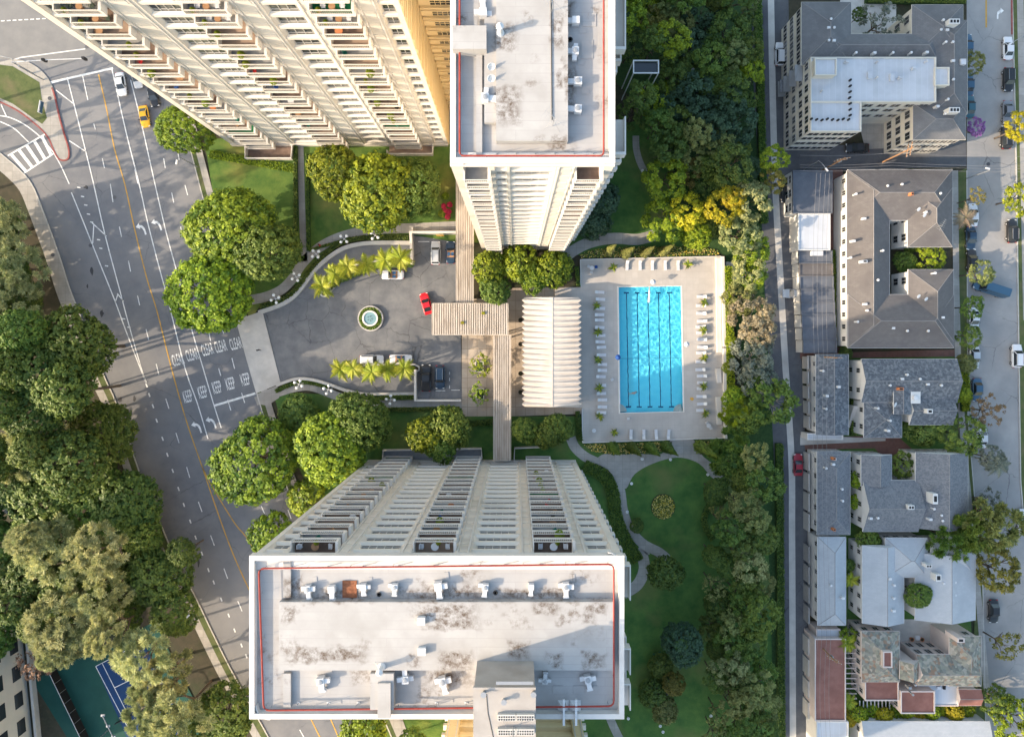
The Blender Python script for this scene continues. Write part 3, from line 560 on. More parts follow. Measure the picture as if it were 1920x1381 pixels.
# penthouse and link running south
ZP = 63.9
pa, pb = P(889, 0, ZP).x, P(1003, 0, ZP).x; py1 = P(0, 1232, ZS).y
ph = tag(empty('lift_house', (0, 0, 0)), 'beige lift house standing on the roof of the lower tower', 'lift house')
MB().box(pa, pb, gy(1345), py1, ZS - 0.3, ZP).build('wall', 'roof_beige', ph)
MB().box(pa - 0.08, pb + 0.08, gy(1345), py1 + 0.08, ZP, ZP + 0.12).build('roof_sheet', 'roof_beige', ph)
MB().box(pa - 0.08, pb + 0.08, py1 - 0.12, py1 + 0.1, ZP + 0.12, ZP + 0.3).build('parapet', 'roof_beige', ph)
for (px, py) in ((950, 1345), (950, 1372), (985, 1345), (985, 1372)):
    a = P(px, py, 64.4); b = MB(); b.box(a.x - 0.9, a.x + 0.9, a.y - 0.32, a.y + 0.32, 64.02, 64.4); b.build('vent_block', 'concrete_pale', ph)
    c = MB()
    for i in range(7):
        for j in range(2): c.box(a.x - 0.8 + i * 0.24, a.x - 0.66 + i * 0.24, a.y - 0.24 + j * 0.26, a.y - 0.1 + j * 0.26, 64.4, 64.42)
    c.build('vent_hole', 'black', ph)
m = MB(); a = P(962, 1360, 64.0); m.tube([a, a + Vector((0, 0, 3.0))], 0.05, 6); m.tube([a + Vector((-1.2, -0.3, 2.4)), a + Vector((1.2, 0.4, 2.6))], 0.03, 5); m.tube([a + Vector((0, 0, 2.9)), a + Vector((-1.1, 0.8, 0))], 0.02, 4); m.tube([a + Vector((0, 0, 2.9)), a + Vector((1.1, 1.0, 0))], 0.02, 4)
m.build('aerial_mast', 'grey_metal', ph)
for px, py in ((907, 1296), (1000, 1296), (945, 1310)):
    a = P(px, py, 64.0); MB().lathe([(0.16, 0), (0.16, 0.5), (0.3, 0.52), (0.3, 0.62)], a, 8).build('vent_cap', 'grey_metal', ph)
MB().tube([P(912, 1300, 64.0), P(915, 1335, 64.0), P(925, 1381, 64.0)], 0.06, 5).build('cable', 'dark_metal', ph)
MB().box(P(930, 0, 64.0).x, P(1000, 0, 64.0).x, P(0, 1282, 64.0).y, P(0, 1276, 64.0).y, 64.05, 64.1).build('hatch', 'grey_metal', ph)
MB().box(gx(930), gx(984), gy(1325), yS - 0.02, 0, ZS - 0.35).build('link_shaft', 'cream', ph)
# south wing beyond the link (only its foot shows)
sw = tag(empty('apartment_wing', (0, 0, 0)), 'cream wing, yellow bounce light in its colour, glimpsed below the lower tower roof', 'building wing')
wx0, wx1, wy = gx(846), gx(1084), gy(1318)
MB().box(wx0, wx1, gy(1500), wy - 1.0, 0, ZS).build('wall', 'cream_bounce', sw)
facade(sw, wy, 1, [('p', wx0, gx(868), 0.5), ('p', gx(935), gx(978)), ('p', gx(1066), wx1, 0.5)], 0.5, 12, 38, 'cream_bounce')
for i in range(12):
    for a, c in ((868, 935), (978, 1066)): MB().box(gx(a), gx(c), wy - 1.05, wy - 0.15, 0.9 + i * FH, 1.7 + i * FH).build('band_course', 'cream_bounce', sw)
for i in range(6):
    for xx in (wx0 - 0.7, wx1 - 0.1): MB().box(xx, xx + 0.8, wy - 0.6, wy + 0.3, 1.2 + i * FH, 2.0 + i * FH).build('balcony_end', 'cream', sw)
# east side balconies of the lower tower
def side_balcony(tw, px, py0, py1, z, sgn=1, w=2.0):
    a = P(px, py0, z); b = P(px, py1, z); y1, y0 = a.y, b.y
    o = MB().box(a.x - 0.1, a.x + w, y0, y1, z - 0.2, z).build('balcony', 'slab_white', tw)
    m = MB(); m.box(a.x + w - 0.12, a.x + w, y0, y1, z, z + 1.1); m.box(a.x, a.x + w - 0.12, y0, y0 + 0.5, z, z + 1.1); m.build('parapet', 'slab_white', o)
    MB().box(a.x, a.x + w - 0.12, y0 + 0.5, y1, z, z + 0.02).build('floor_finish', 'floor_brown' if z > 58 else 'floor_grey', o)
for i in range(19):
    z = 1.2 + i * FH; X = x1
    o = MB().box(X - 0.1, X + 1.25, yN - 5.6, yN - 1.6, z - 0.2, z).build('balcony', 'slab_white', st)
    m = MB(); m.box(X + 1.12, X + 1.25, yN - 5.6, yN - 1.6, z, z + 1.1); m.box(X, X + 1.12, yN - 1.75, yN - 1.6, z, z + 1.1); m.build('parapet', 'slab_white', o)
    for yy in (11.0, 15.0):
        o = MB().box(X - 0.1, X + 1.25, yN - yy - 3, yN - yy, z - 0.2, z).build('balcony', 'slab_white', st)
        m = MB(); m.box(X + 1.12, X + 1.25, yN - yy - 3, yN - yy, z, z + 1.1); m.box(X, X + 1.12, yN - yy - 0.15, yN - yy, z, z + 1.1); m.build('parapet', 'slab_white', o)
# ---- upper tower: south wing
ZN = 63.0
un = tag(empty('apartment_tower', (0, 0, 0)), 'cream apartment tower at the top of the photo with balconied west wing', 'tower')
kN = H / (H - ZN)
nx0, nx1 = gx(904), gx(1062.5); ny = gy(467.5); ntop = gy(-80)
MB().box(nx0 + 0.02, nx1 - 0.02, ny + 1.3, ntop, 0, ZN - 0.3).build('wall', 'cream', un)
specN = [('b', 915.5, 941), ('w', 946, 958), ('w', 961, 1006), ('b', 1027, 1053)]
facade(un, ny, -1, [('p', nx0, gx(915.5))] + items_from(specN) + [('p', gx(1053), nx1)], 0.9, 21, ZN - 0.4, seed=5)
MB().box(nx0 - 0.05, nx1 + 0.05, ny - 0.12, ny + 1.25, ZN - 0.42, ZN).build('cornice', 'slab_white', un)
NR = roof_ring(un, ZN, 845, 1152, -120, 308, 0.55, 0.55)
roof_box(un, 'raised_deck', 930, 1065, -100, 264, ZN - 0.3, ZN + 0.95)
roof_box(un, 'stair_block', 848, 912, 48, 92, ZN - 0.3, ZN + 1.6)
roof_box(un, 'kerb_ledge', 893, 904, 97, 290, ZN - 0.3, ZN + 0.18)
roof_box(un, 'kerb_ledge', 908, 930, -60, 230, ZN - 0.3, ZN + 0.5)
red_loop(un, rrect(862, -110, 1132, 292, 7), ZN + 0.75)
for (cx, cy, t0) in ((1128, 285, 0), (869, 285, 90)):
    pts = [P(cx + 22 * math.cos(R(t0 + k * 9)), cy + 22 * math.sin(R(t0 + k * 9)), ZN + 0.3) for k in range(11)]
    MB().band(pts, 0.12, ZN - 0.25, ZN + 0.32).build('corner_kerb', 'slab_white', un)
for i in range(21):
    z = 0.9 + i * FH; X = nx1
    for yy, L in ((1.6, 4.0), (12.6, 7.0), (24, 5)):
        o = MB().box(X - 0.1, X + 1.5, ny + yy, ny + yy + L, z - 0.2, z).build('balcony', 'slab_white', un)
        m = MB(); m.box(X + 1.36, X + 1.5, ny + yy, ny + yy + L, z, z + 1.1); m.box(X, X + 1.36, ny + yy, ny + yy + 0.3, z, z + 1.1); m.build('parapet', 'slab_white', o)
# west wing with the big sunlit facade
wy = gy(272); wx0, wx1 = gx(436.5), gx(841)
MB().box(wx0 + 0.02, wx1 - 0.02, wy + 1.3, wy + 16, 0, ZN - 0.3).build('wall', 'cream', un)
MB().box(wx0, wx1, wy + 0.3, wy + 16, ZN - 0.3, ZN).build('roof_deck', 'roof_white', un)
specW = [('w', 446, 466), ('b', 469, 520), ('w', 557, 602), ('b', 608, 656), ('w', 689, 730), ('b', 744, 792), ('w', 817, 835)]
facade(un, wy, -1, [('p', wx0, gx(446))] + items_from(specW) + [('p', gx(835), wx1)], 1.2, 20, ZN - 0.4, seed=9)
MB().box(wx0, wx1, wy - 0.3, wy + 0.9, 0, 1.15).build('plinth', 'cream', un)
# recess between the wings: end wall and back wall with stepped bands
rb = gy(203)
MB().box(wx1, nx0, rb, rb + 9, 0, ZN - 0.3).build('recess_back_wall', 'cream_bounce', un)
for i in range(21):
    z = 0.9 + i * FH
    m = MB(); m.box(wx1, wx1 + 0.16, wy - 0.02, rb, z - 0.2, z + 0.75); m.box(wx1, nx0 + 0.0, rb - 0.35, rb, z - 0.2, z + 0.75); m.build('band_course', 'cream_bounce', un)
    m = MB(); m.box(wx1 + 0.16, wx1 + 0.28, wy, rb - 0.35, z + 0.1, z + 0.3); m.box(wx1 + 0.28, nx0, rb - 0.55, rb - 0.35, z + 0.1, z + 0.3); m.build('ledge', 'cream_bounce', un)
    w = MB(); w.box(wx1 + 1.6, wx1 + 5.2, rb - 0.06, rb + 0.02, z + 1.0, z + 2.4); w = w.build('window', 'glass_room', un)
    f = MB()
    for k in range(6): f.box(wx1 + 1.6 + k * 0.72 - 0.04, wx1 + 1.6 + k * 0.72 + 0.04, rb - 0.1, rb, z + 1.0, z + 2.4)
    f.box(wx1 + 1.6, wx1 + 5.2, rb - 0.1, rb, z + 1.66, z + 1.74); f.build('window_frame', 'cream_bounce', w)
MB().box(wx1, wx1 + 0.04, wy, rb, 0, ZN - 0.3).build('end_wall', 'cream_bounce', un)
# ---------------------------------------------------------------- vegetation
def foliage(name, c1, c2, tr=0.25): M(name, c1, c2, rough=0.55, spec=0.3, attr=True, trans=tr, objrand=0.6)
foliage('leaf_ficus', (0.045, 0.10, 0.008), (0.27, 0.33, 0.018))
foliage('leaf_dark', (0.042, 0.088, 0.016), (0.165, 0.215, 0.036))
foliage('leaf_mid', (0.05, 0.105, 0.016), (0.185, 0.25, 0.038))
foliage('leaf_pine', (0.17, 0.215, 0.075), (0.62, 0.61, 0.29))
foliage('leaf_olive', (0.1, 0.13, 0.036), (0.3, 0.31, 0.095))
foliage('leaf_pale', (0.12, 0.16, 0.05), (0.40, 0.41, 0.17))
foliage('leaf_silver', (0.08, 0.105, 0.08), (0.22, 0.24, 0.18))
foliage('leaf_yellow', (0.22, 0.2, 0.008), (0.52, 0.43, 0.02))
foliage('leaf_lime', (0.08, 0.145, 0.01), (0.36, 0.42, 0.02))
foliage('leaf_blue', (0.024, 0.06, 0.032), (0.085, 0.145, 0.07))
foliage('leaf_beige', (0.16, 0.12, 0.07), (0.34, 0.27, 0.18))
foliage('leaf_purple', (0.2, 0.06, 0.24), (0.42, 0.2, 0.48))
foliage('leaf_rust', (0.16, 0.09, 0.05), (0.30, 0.19, 0.11))
foliage('leaf_autumn', (0.1, 0.1, 0.018), (0.26, 0.22, 0.04))
foliage('frond', (0.12, 0.17, 0.012), (0.42, 0.44, 0.03))
foliage('flower_mix', (0.55, 0.38, 0.01), (0.75, 0.62, 0.25), 0.1)
M('bark', (0.10, 0.075, 0.055), (0.16, 0.125, 0.095), 3.0)
M('bark_pale', (0.36, 0.32, 0.27), (0.44, 0.40, 0.34), 3.0)

def quads(name, p, n, t, ls, asp, tint, mat, rng):
    N = len(p); b = np.cross(n, t); L = ls[:, None]
    v = np.stack([p - t * L - b * L * asp, p + t * L * 0.6 - b * L * asp, p + t * L + b * L * asp * 0.6, p - t * L * 0.5 + b * L * asp], 1).reshape(-1, 3)
    me = bpy.data.meshes.new(name); me.vertices.add(4 * N); me.loops.add(4 * N); me.polygons.add(N)
    me.vertices.foreach_set('co', v.astype(np.float32).ravel()); me.loops.foreach_set('vertex_index', np.arange(4 * N, dtype=np.int32))
    me.polygons.foreach_set('loop_start', np.arange(0, 4 * N, 4, dtype=np.int32)); me.polygons.foreach_set('loop_total', np.full(N, 4, dtype=np.int32))
    at = me.attributes.new('tint', 'FLOAT', 'POINT'); at.data.foreach_set('value', np.repeat(np.clip(tint, 0, 1), 4).astype(np.float32))
    me.materials.append(MT[mat]); me.update(); me.validate(); return me
def unit(a): return a / (np.linalg.norm(a, axis=1, keepdims=True) + 1e-9)
def crown(seed, nlobe, lobe_r, nclump, clump_r, nleaf, leaf, asp=0.6, zmin=-0.35, radial=False, spread=0.6, layer=0.0):
    g = np.random.default_rng(seed)
    i = np.arange(nlobe); ph = i * 2.39996 + g.uniform(0, 6); z = zmin + (1 - zmin) * (i + 0.5) / nlobe; z = np.clip(z + g.normal(0, 0.06, nlobe), -0.6, 1)
    rr = np.sqrt(np.maximum(0, 1 - z * z)); lob = np.stack([rr * np.cos(ph), rr * np.sin(ph), z], 1) * spread * g.uniform(0.8, 1.18, (nlobe, 1))
    lob[0:2] *= 0.3
    k = g.integers(0, nlobe, nclump); dr = unit(unit(g.normal(size=(nclump, 3))) + 0.9 * unit(lob[k]) + np.array([0, 0, 0.25]))
    lr = lobe_r * g.uniform(0.75, 1.15, nlobe)
    c = lob[k] + dr * (lr[k] * g.uniform(0.62, 1.0, nclump))[:, None]
    cr_ = clump_r * g.uniform(0.7, 1.3, nclump); ct = np.clip(g.normal(0.42, 0.22, nclump) + 0.12 * (c[:, 2]), 0, 1)
    kk = np.repeat(np.arange(nclump), nleaf); n = len(kk)
    u = unit(g.normal(size=(n, 3))); rad = g.uniform(0, 1, n) ** 0.45
    p = c[kk] + u * (cr_[kk] * rad)[:, None] * np.array([1, 1, 0.8])
    if radial:
        t = unit(u + 0.5 * dr[kk] + 0.25 * g.normal(size=(n, 3))); nn = unit(np.cross(t, g.normal(size=(n, 3))))
    else:
        nn = unit(u * 0.7 + dr[kk] * 0.5 + np.array([0, 0, 0.35]) + 0.45 * g.normal(size=(n, 3))); t = unit(np.cross(nn, g.normal(size=(n, 3))))
    ti = ct[kk] + g.normal(0, 0.16, n)
    return quads('crown', p, nn, t, leaf * g.uniform(0.65, 1.3, n), asp, ti, 'leaf_mid', g)
def dome_crown(seed, nclump, clump_r, nleaf, leaf, asp=0.6, lump=0.12, zmin=-0.35):    # rounded dense crown with scalloped outline
    g = np.random.default_rng(seed); i = np.arange(nclump); z = zmin + (1 - zmin) * (i + 0.5) / nclump; ph = i * 2.39996 + g.normal(0, 0.12, nclump); q = np.sqrt(np.maximum(0, 1 - z * z))
    dr = unit(np.stack([q * np.cos(ph), q * np.sin(ph), z], 1) + g.normal(0, 0.05, (nclump, 3))); K = unit(g.normal(size=(14, 3))); am = g.uniform(-1, 1, 14); lm = (np.exp(6 * (dr @ K.T - 1)) * am).sum(1)
    rad = np.clip(0.88 + lump * lm, 0.62, 1.02) * np.where(g.uniform(size=nclump) < 0.25, g.uniform(0.6, 0.8, nclump), g.uniform(0.92, 1.03, nclump)); c = dr * rad[:, None]
    cr_ = clump_r * g.uniform(0.65, 1.35, nclump); ct = np.clip(g.normal(0.4, 0.25, nclump) + 0.08 * z, 0, 1); kk = np.repeat(i, nleaf); n = len(kk); u = unit(g.normal(size=(n, 3)))
    p = c[kk] + u * (cr_[kk] * g.uniform(0, 1, n) ** 0.45)[:, None]; nn = unit(u * 0.6 + dr[kk] * 0.6 + np.array([0, 0, 0.3]) + 0.45 * g.normal(size=(n, 3))); t = unit(np.cross(nn, g.normal(size=(n, 3))))
    return quads('crown', p, nn, t, leaf * g.uniform(0.65, 1.3, n), asp, ct[kk] + g.normal(0, 0.15, n), 'leaf_mid', g)
def cone_crown(seed, n, leaf, taper=1.0):
    g = np.random.default_rng(seed); z = g.uniform(0, 1, n) ** 1.25; r = np.where(z < 0.12, z / 0.12 * 0.8 + 0.2, (1 - (z - 0.12) / 0.88) ** taper) * (0.85 + 0.15 * np.sin(z * 40 + g.uniform(0, 6, n)))
    a = g.uniform(0, 6.2832, n); r = r * g.uniform(0.75, 1.02, n); p = np.stack([r * np.cos(a), r * np.sin(a), z * 2 - 1], 1)
    o = np.stack([np.cos(a), np.sin(a), np.full(n, 0.5)], 1); nn = unit(o + 0.5 * g.normal(size=(n, 3))); t = unit(np.cross(nn, g.normal(size=(n, 3))))
    return quads('crown', p, nn, t, leaf * g.uniform(0.6, 1.3, n), 0.6, g.normal(0.45, 0.2, n), 'leaf_mid', g)
CR = {'dome': [dome_crown(10 + i, 540, 0.088, 24, 0.034, lump=0.21) for i in range(4)],
      'broad': [dome_crown(15 + i, 420, 0.10, 26, 0.038, lump=0.3) for i in range(4)],
      'fine': [crown(130 + i, 22, 0.32, 210, 0.11, 28, 0.036, spread=0.7) for i in range(3)],
      'small': [dome_crown(30 + i, 190, 0.14, 24, 0.055, lump=0.2) for i in range(3)],
      'loose': [crown(50 + i, 15, 0.36, 130, 0.15, 30, 0.05, spread=0.7) for i in range(4)],
      'pine': [crown(70 + i, 24, 0.28, 170, 0.115, 90, 0.06, 0.16, radial=True, spread=0.72, zmin=-0.2) for i in range(4)],
      'sparse': [crown(90 + i, 14, 0.36, 70, 0.14, 16, 0.05, spread=0.7) for i in range(2)],
      'cone': [cone_crown(100 + i, 2600, 0.12) for i in range(2)],
      'conifer': [crown(110 + i, 18, 0.30, 120, 0.13, 60, 0.085, 0.22, radial=True, spread=0.75) for i in range(2)]}
def trunk_mesh(seed, nl=6):
    r = random.Random(seed); m = MB(); m.tube([(0, 0, 0), (0.02, 0.01, 0.35), (0.0, 0.03, 0.7)], 0.055, 7, 0.035)
    for i in range(nl):
        a = 6.2832 * i / nl + r.uniform(-0.4, 0.4); L = r.uniform(0.35, 0.75); z0 = r.uniform(0.4, 0.65)
        e = Vector((math.cos(a) * L, math.sin(a) * L, z0 + r.uniform(0.15, 0.3))); s = Vector((0, 0.02, z0)); mid = (s + e) / 2 + Vector((r.uniform(-.06, .06), r.uniform(-.06, .06), 0.03))
        m.tube([s, mid, e], 0.028, 5, 0.010)
        for q in (-1, 1):
            e2 = mid + Vector((math.cos(a + q * 0.7) * L * 0.4, math.sin(a + q * 0.7) * L * 0.4, r.uniform(0.05, 0.18))); m.tube([mid, e2], 0.015, 4, 0.006)
    return m
TRK = [trunk_mesh(i).mesh('trunk', 'bark', True) for i in range(3)]
TRKP = [trunk_mesh(i + 5, 8).mesh('trunk', 'bark_pale', True) for i in range(2)]
tree_n = [0]
ORD = ['first', 'second', 'third', 'fourth', 'fifth', 'sixth', 'seventh', 'eighth', 'ninth', 'tenth'] + ['%dth' % i if i % 10 not in (1, 2, 3) or i in (11, 12, 13) else '%d%s' % (i, {1: 'st', 2: 'nd', 3: 'rd'}[i % 10]) for i in range(11, 80)]
def tree(shape, mat, px, py, r, h, label, group=None, name='tree', cat='tree', ry=1.0, rz=None, vs=0.42, pale=False):
    # crown centre seen at photo pixel (px, py); r = crown radius in photo pixels; h = height of its top in metres
    i = tree_n[0]; tree_n[0] += 1; rr = random.Random(i * 13 + 5); ry *= rr.uniform(0.9, 1.1)
    rm = r * S * 0.92; hz = min(rm * (0.85 if shape != 'cone' else 1.0), h * vs) if shape not in ('cone',) else h / 2
    zc = h - hz; c = P(px, py, zc); rm = r * S * (H - zc) / H
    o = empty(name, (c.x, c.y, 0)); tag(o, label, cat, group)
    me = CR[shape][i % len(CR[shape])]
    cw = link('crown', me, o, (0, 0, zc), rz if rz is not None else rr.uniform(0, 6.28), mat=mat); cw.scale = (rm, rm * ry, hz)
    t = link('trunk', (TRKP if pale else TRK)[i % 2], o, (0, 0, 0), rr.uniform(0, 6.28)); t.scale = (rm * 1.0, rm * 1.0, max(0.5, (zc + hz * 0.3)))
    if pale: cw.location.z += 0
    return o
def trees(lst, desc, group, axis=1, where='from the top'):
    lst = sorted(lst, key=lambda t: t[3] if axis else t[2])
    for i, t in enumerate(lst):
        kw = dict(t[5]) if len(t) > 5 and isinstance(t[5], dict) else {}
        lab = desc + ((', %s %s' % (ORD[i], where)) if len(lst) > 1 else '')
        tree(t[0], t[1], t[2], t[3], t[4], kw.pop('h', 9), kw.pop('label', lab), group, **kw)
hh = lambda v, **k: dict(h=v, **k)
# ficus trees round the court
fic = [('dome', 'leaf_ficus', 344, 243, 45, hh(10, ry=1.2, label='bright ficus tree at the street corner of the west wing')),
       ('dome', 'leaf_ficus', 430, 428, 86, hh(12, label='large dark ficus tree between the boulevard and the sunlit lawn')), ('dome', 'leaf_mid', 500, 470, 62, hh(11, label='dark green ficus tree overhanging the curved path')),
       ('dome', 'leaf_lime', 402, 548, 84, hh(12, label='brightest lime green ficus tree left of the court entrance')),
       ('dome', 'leaf_ficus', 628, 325, 56, hh(11, label='ficus tree nearest the path on the sunlit lawn')), ('dome', 'leaf_ficus', 712, 358, 84, hh(12, label='largest ficus tree in front of the west wing')), ('dome', 'leaf_mid', 772, 345, 62, hh(10, label='ficus tree next to the red flower patch')),
       ('dome', 'leaf_ficus', 479, 863, 82, hh(11, label='round yellow green ficus tree beside the boulevard below the court')),
       ('dome', 'leaf_ficus', 622, 835, 80, hh(12, label='tall ficus tree in front of the lower tower corner')), ('dome', 'leaf_mid', 672, 790, 62, hh(11, label='dark ficus tree hanging over the path south of the court')),
       ('small', 'leaf_ficus', 800, 815, 36, hh(8, label='small glossy tree left of the pair on the shaded lawn')), ('small', 'leaf_mid', 845, 800, 40, hh(8, label='small glossy tree right of the pair on the shaded lawn')), ('small', 'leaf_mid', 828, 838, 30, hh(7, label='small glossy tree nearest the lower tower on the shaded lawn')),
       ('small', 'leaf_ficus', 578, 938, 40, hh(9, label='small ficus at the corner of the lower tower facade')), ('small', 'leaf_ficus', 508, 1003, 42, hh(10, label='ficus half hidden by the lower tower roof corner')),
       ('small', 'leaf_mid', 560, 775, 40, hh(5, label='low green shrub mass beside the court entrance path')),
       ('small', 'leaf_ficus', 678, 1372, 48, hh(9, label='ficus behind the lower tower at the bottom edge')), ('small', 'leaf_mid', 775, 1395, 30, hh(7, label='small tree behind the lower tower near the bounce-tinted wing'))]
trees(fic, '', 'ficus trees round the towers')
trees([('small', 'leaf_ficus', 918, 500, 34, hh(8)), ('small', 'leaf_mid', 926, 540, 30, hh(7)), ('small', 'leaf_ficus', 975, 495, 36, hh(8)), ('small', 'leaf_ficus', 1000, 520, 28, hh(7)), ('small', 'leaf_ficus', 1040, 502, 36, hh(8))], 'clipped bright green tree at the foot of the upper tower', 'clipped trees at the upper tower', 0, 'from the left')
trees([('small', 'leaf_mid', 984, 808, 26, hh(6)), ('small', 'leaf_mid', 1026, 815, 26, hh(6)), ('small', 'leaf_mid', 1048, 802, 28, hh(6))], 'round clipped tree between lower tower and pool', 'round trees by the lower tower', 0, 'from the left')
# grove left of the boulevard
dk = [(150, 650, 72), (80, 690, 70), (120, 735, 60), (195, 812, 72), (130, 870, 68), (240, 945, 74), (170, 960, 66), (90, 930, 64), (300, 1080, 60), (265, 1010, 48), (20, 1130, 62), (330, 1150, 42), (420, 1345, 62), (30, 900, 56), (345, 1035, 30), (15, 690, 50), (60, 1060, 50)]
gl_ = random.Random(5)
for _ in range(900):
    y = gl_.uniform(400, 1400); lim = np.interp(y, [345, 477, 585, 712, 890, 1057, 1185, 1345], [10, 50, 85, 120, 185, 255, 320, 400]) - 20; x = gl_.uniform(-30, lim); r = gl_.uniform(38, 56)
    if 1180 < y and x < 330 and y > 1120 + (330 - x) * 0.25: continue
    if all((x - q[0]) ** 2 + (y - q[1]) ** 2 > (0.62 * (r + q[2])) ** 2 for q in dk): dk.append((x, y, r))
trees([('broad', 'leaf_dark' if i % 3 else 'leaf_mid', a, b, r, hh(7 + (i % 2) if b < 600 else (9 + (i * 5) % 3) if a > 155 else (19 + (i * 5) % 4) if b < 900 else 11 + (i * 5) % 5)) for i, (a, b, r) in enumerate(dk)], 'dark broadleaf tree in the grove left of the boulevard', 'dark trees of the left grove')
pn = [(15, 420, 50), (30, 500, 55), (25, 575, 55), (45, 640, 45), (75, 800, 62), (35, 850, 50), (110, 835, 40), (190, 1030, 55), (95, 1030, 55), (60, 1010, 45), (190, 1110, 62), (125, 1170, 66), (205, 1185, 50), (110, 1215, 40), (270, 1225, 52), (310, 1270, 58), (275, 1330, 48), (330, 1350, 55)]
trees([('pine', 'leaf_pine', a, b, r, hh(10 if b < 660 else 14 + (i * 7) % 5, ry=0.8 + (i % 3) * 0.15)) for i, (a, b, r) in enumerate(pn)], 'pale olive pine in the grove left of the boulevard', 'pines of the left grove')
trees([('sparse', 'leaf_rust', 72, 1242, 34, hh(9, label='leafless pinkish brown tree beside the tennis court fence', pale=True))], '', None)
trees([('loose', 'leaf_dark', -120, 660, 60, hh(18)), ('sparse', 'leaf_dark', -160, 480, 60, hh(18)), ('sparse', 'leaf_dark', -130, 330, 55, hh(17)), ('sparse', 'leaf_dark', -230, 250, 70, hh(24)), ('sparse', 'leaf_dark', -240, 560, 75, hh(25)), ('sparse', 'leaf_dark', -170, 150, 70, hh(20)), ('sparse', 'leaf_dark', -310, 420, 80, hh(28)), ('sparse', 'leaf_dark', -330, 640, 80, hh(28)), ('sparse', 'leaf_dark', -330, 210, 80, hh(28))], 'tall tree just outside the left edge', 'trees outside the left edge')
# garden woodland right of the towers
wd = random.Random(21); wood = []
def fill(n, xr, yr, rr, pal, hr, md):
    k = 0
    for _ in range(n * 30):
        x, y = wd.uniform(*xr), wd.uniform(*yr); r = wd.uniform(*rr)
        if (x - 1212) ** 2 + (y - 126) ** 2 < (r * 0.8 + 24) ** 2: continue
        if all((x - q[2]) ** 2 + (y - q[3]) ** 2 > (md * (r + q[4])) ** 2 for q in wood):
            sh, mt = wd.choice(pal); wood.append((sh, mt, x, y, r, hh(wd.uniform(*hr)))); k += 1
            if k >= n: break
for t in [('loose', 'leaf_lime', 1250, 415, 42, 9), ('loose', 'leaf_yellow', 1290, 400, 36, 11), ('loose', 'leaf_yellow', 1352, 388, 36, 13), ('loose', 'leaf_yellow', 1375, 372, 26, 13), ('dome', 'leaf_lime', 1305, 440, 34, 8), ('loose', 'leaf_lime', 1245, 335, 42, 11),
          ('loose', 'leaf_pale', 1405, 375, 38, 13), ('loose', 'leaf_pale', 1385, 440, 42, 10), ('dome', 'leaf_dark', 1330, 350, 40, 8), ('dome', 'leaf_dark', 1320, 425, 34, 7), ('loose', 'leaf_lime', 1410, 470, 36, 8), ('loose', 'leaf_pale', 1400, 505, 36, 8),
          ('loose', 'leaf_lime', 1412, 520, 26, 7), ('loose', 'leaf_olive', 1385, 565, 32, 7), ('loose', 'leaf_beige', 1412, 592, 42, 9), ('loose', 'leaf_beige', 1425, 625, 32, 8), ('loose', 'leaf_silver', 1410, 672, 44, 9), ('loose', 'leaf_silver', 1420, 710, 36, 8), ('loose', 'leaf_mid', 1442, 748, 48, 10),
          ('small', 'leaf_mid', 1395, 780, 34, 7), ('small', 'leaf_lime', 1378, 745, 24, 6), ('loose', 'leaf_autumn', 1450, 340, 24, 12), ('loose', 'leaf_lime', 1450, 300, 26, 12)]:
    wood.append((t[0], t[1], t[2], t[3], t[4], hh(t[5], pale=(t[1] in ('leaf_beige', 'leaf_silver') or t[2] == 1442))))
dkp = [('broad', 'leaf_dark'), ('loose', 'leaf_mid'), ('loose', 'leaf_blue'), ('loose', 'leaf_olive'), ('loose', 'leaf_mid'), ('loose', 'leaf_olive'), ('loose', 'leaf_autumn'), ('loose', 'leaf_dark'), ('loose', 'leaf_blue'), ('loose', 'leaf_dark'), ('loose', 'leaf_lime')]
fill(20, (1230, 1375), (150, 330), (26, 44), dkp, (8, 14), 0.5)
fill(34, (1175, 1385), (-20, 215), (26, 46), dkp, (8, 15), 0.5)
fill(7, (1385, 1408), (0, 330), (18, 28), dkp, (7, 12), 0.5)
fill(30, (1368, 1432), (850, 1400), (24, 40), [('loose', 'leaf_mid'), ('broad', 'leaf_dark'), ('loose', 'leaf_mid'), ('loose', 'leaf_olive'), ('loose', 'leaf_pale'), ('loose', 'leaf_olive'), ('loose', 'leaf_dark')], (8, 14), 0.5)
fill(10, (1335, 1380), (900, 1400), (20, 34), [('loose', 'leaf_dark'), ('sparse', 'leaf_olive'), ('dome', 'leaf_dark')], (6, 10), 0.55)
up = [t for t in wood if t[3] < 340]; mid = [t for t in wood if 340 <= t[3] < 800]; low = [t for t in wood if t[3] >= 800]
NM = {'leaf_pale': 'light olive', 'leaf_dark': 'dark green', 'leaf_mid': 'mid green', 'leaf_blue': 'blue green', 'leaf_olive': 'olive green', 'leaf_lime': 'lime green', 'leaf_yellow': 'golden yellow', 'leaf_pine': 'pale olive', 'leaf_beige': 'beige flowering', 'leaf_silver': 'silver grey', 'leaf_autumn': 'brownish'}
for part, where in ((up, 'woodland beside the upper tower'), (mid, 'tree belt between pool and alley'), (low, 'woodland beside the lower lawn')):
    for mt in sorted(set(t[1] for t in part)):
        trees([t for t in part if t[1] == mt], '%s tree in the %s' % (NM[mt], where), 'trees of the ' + where)
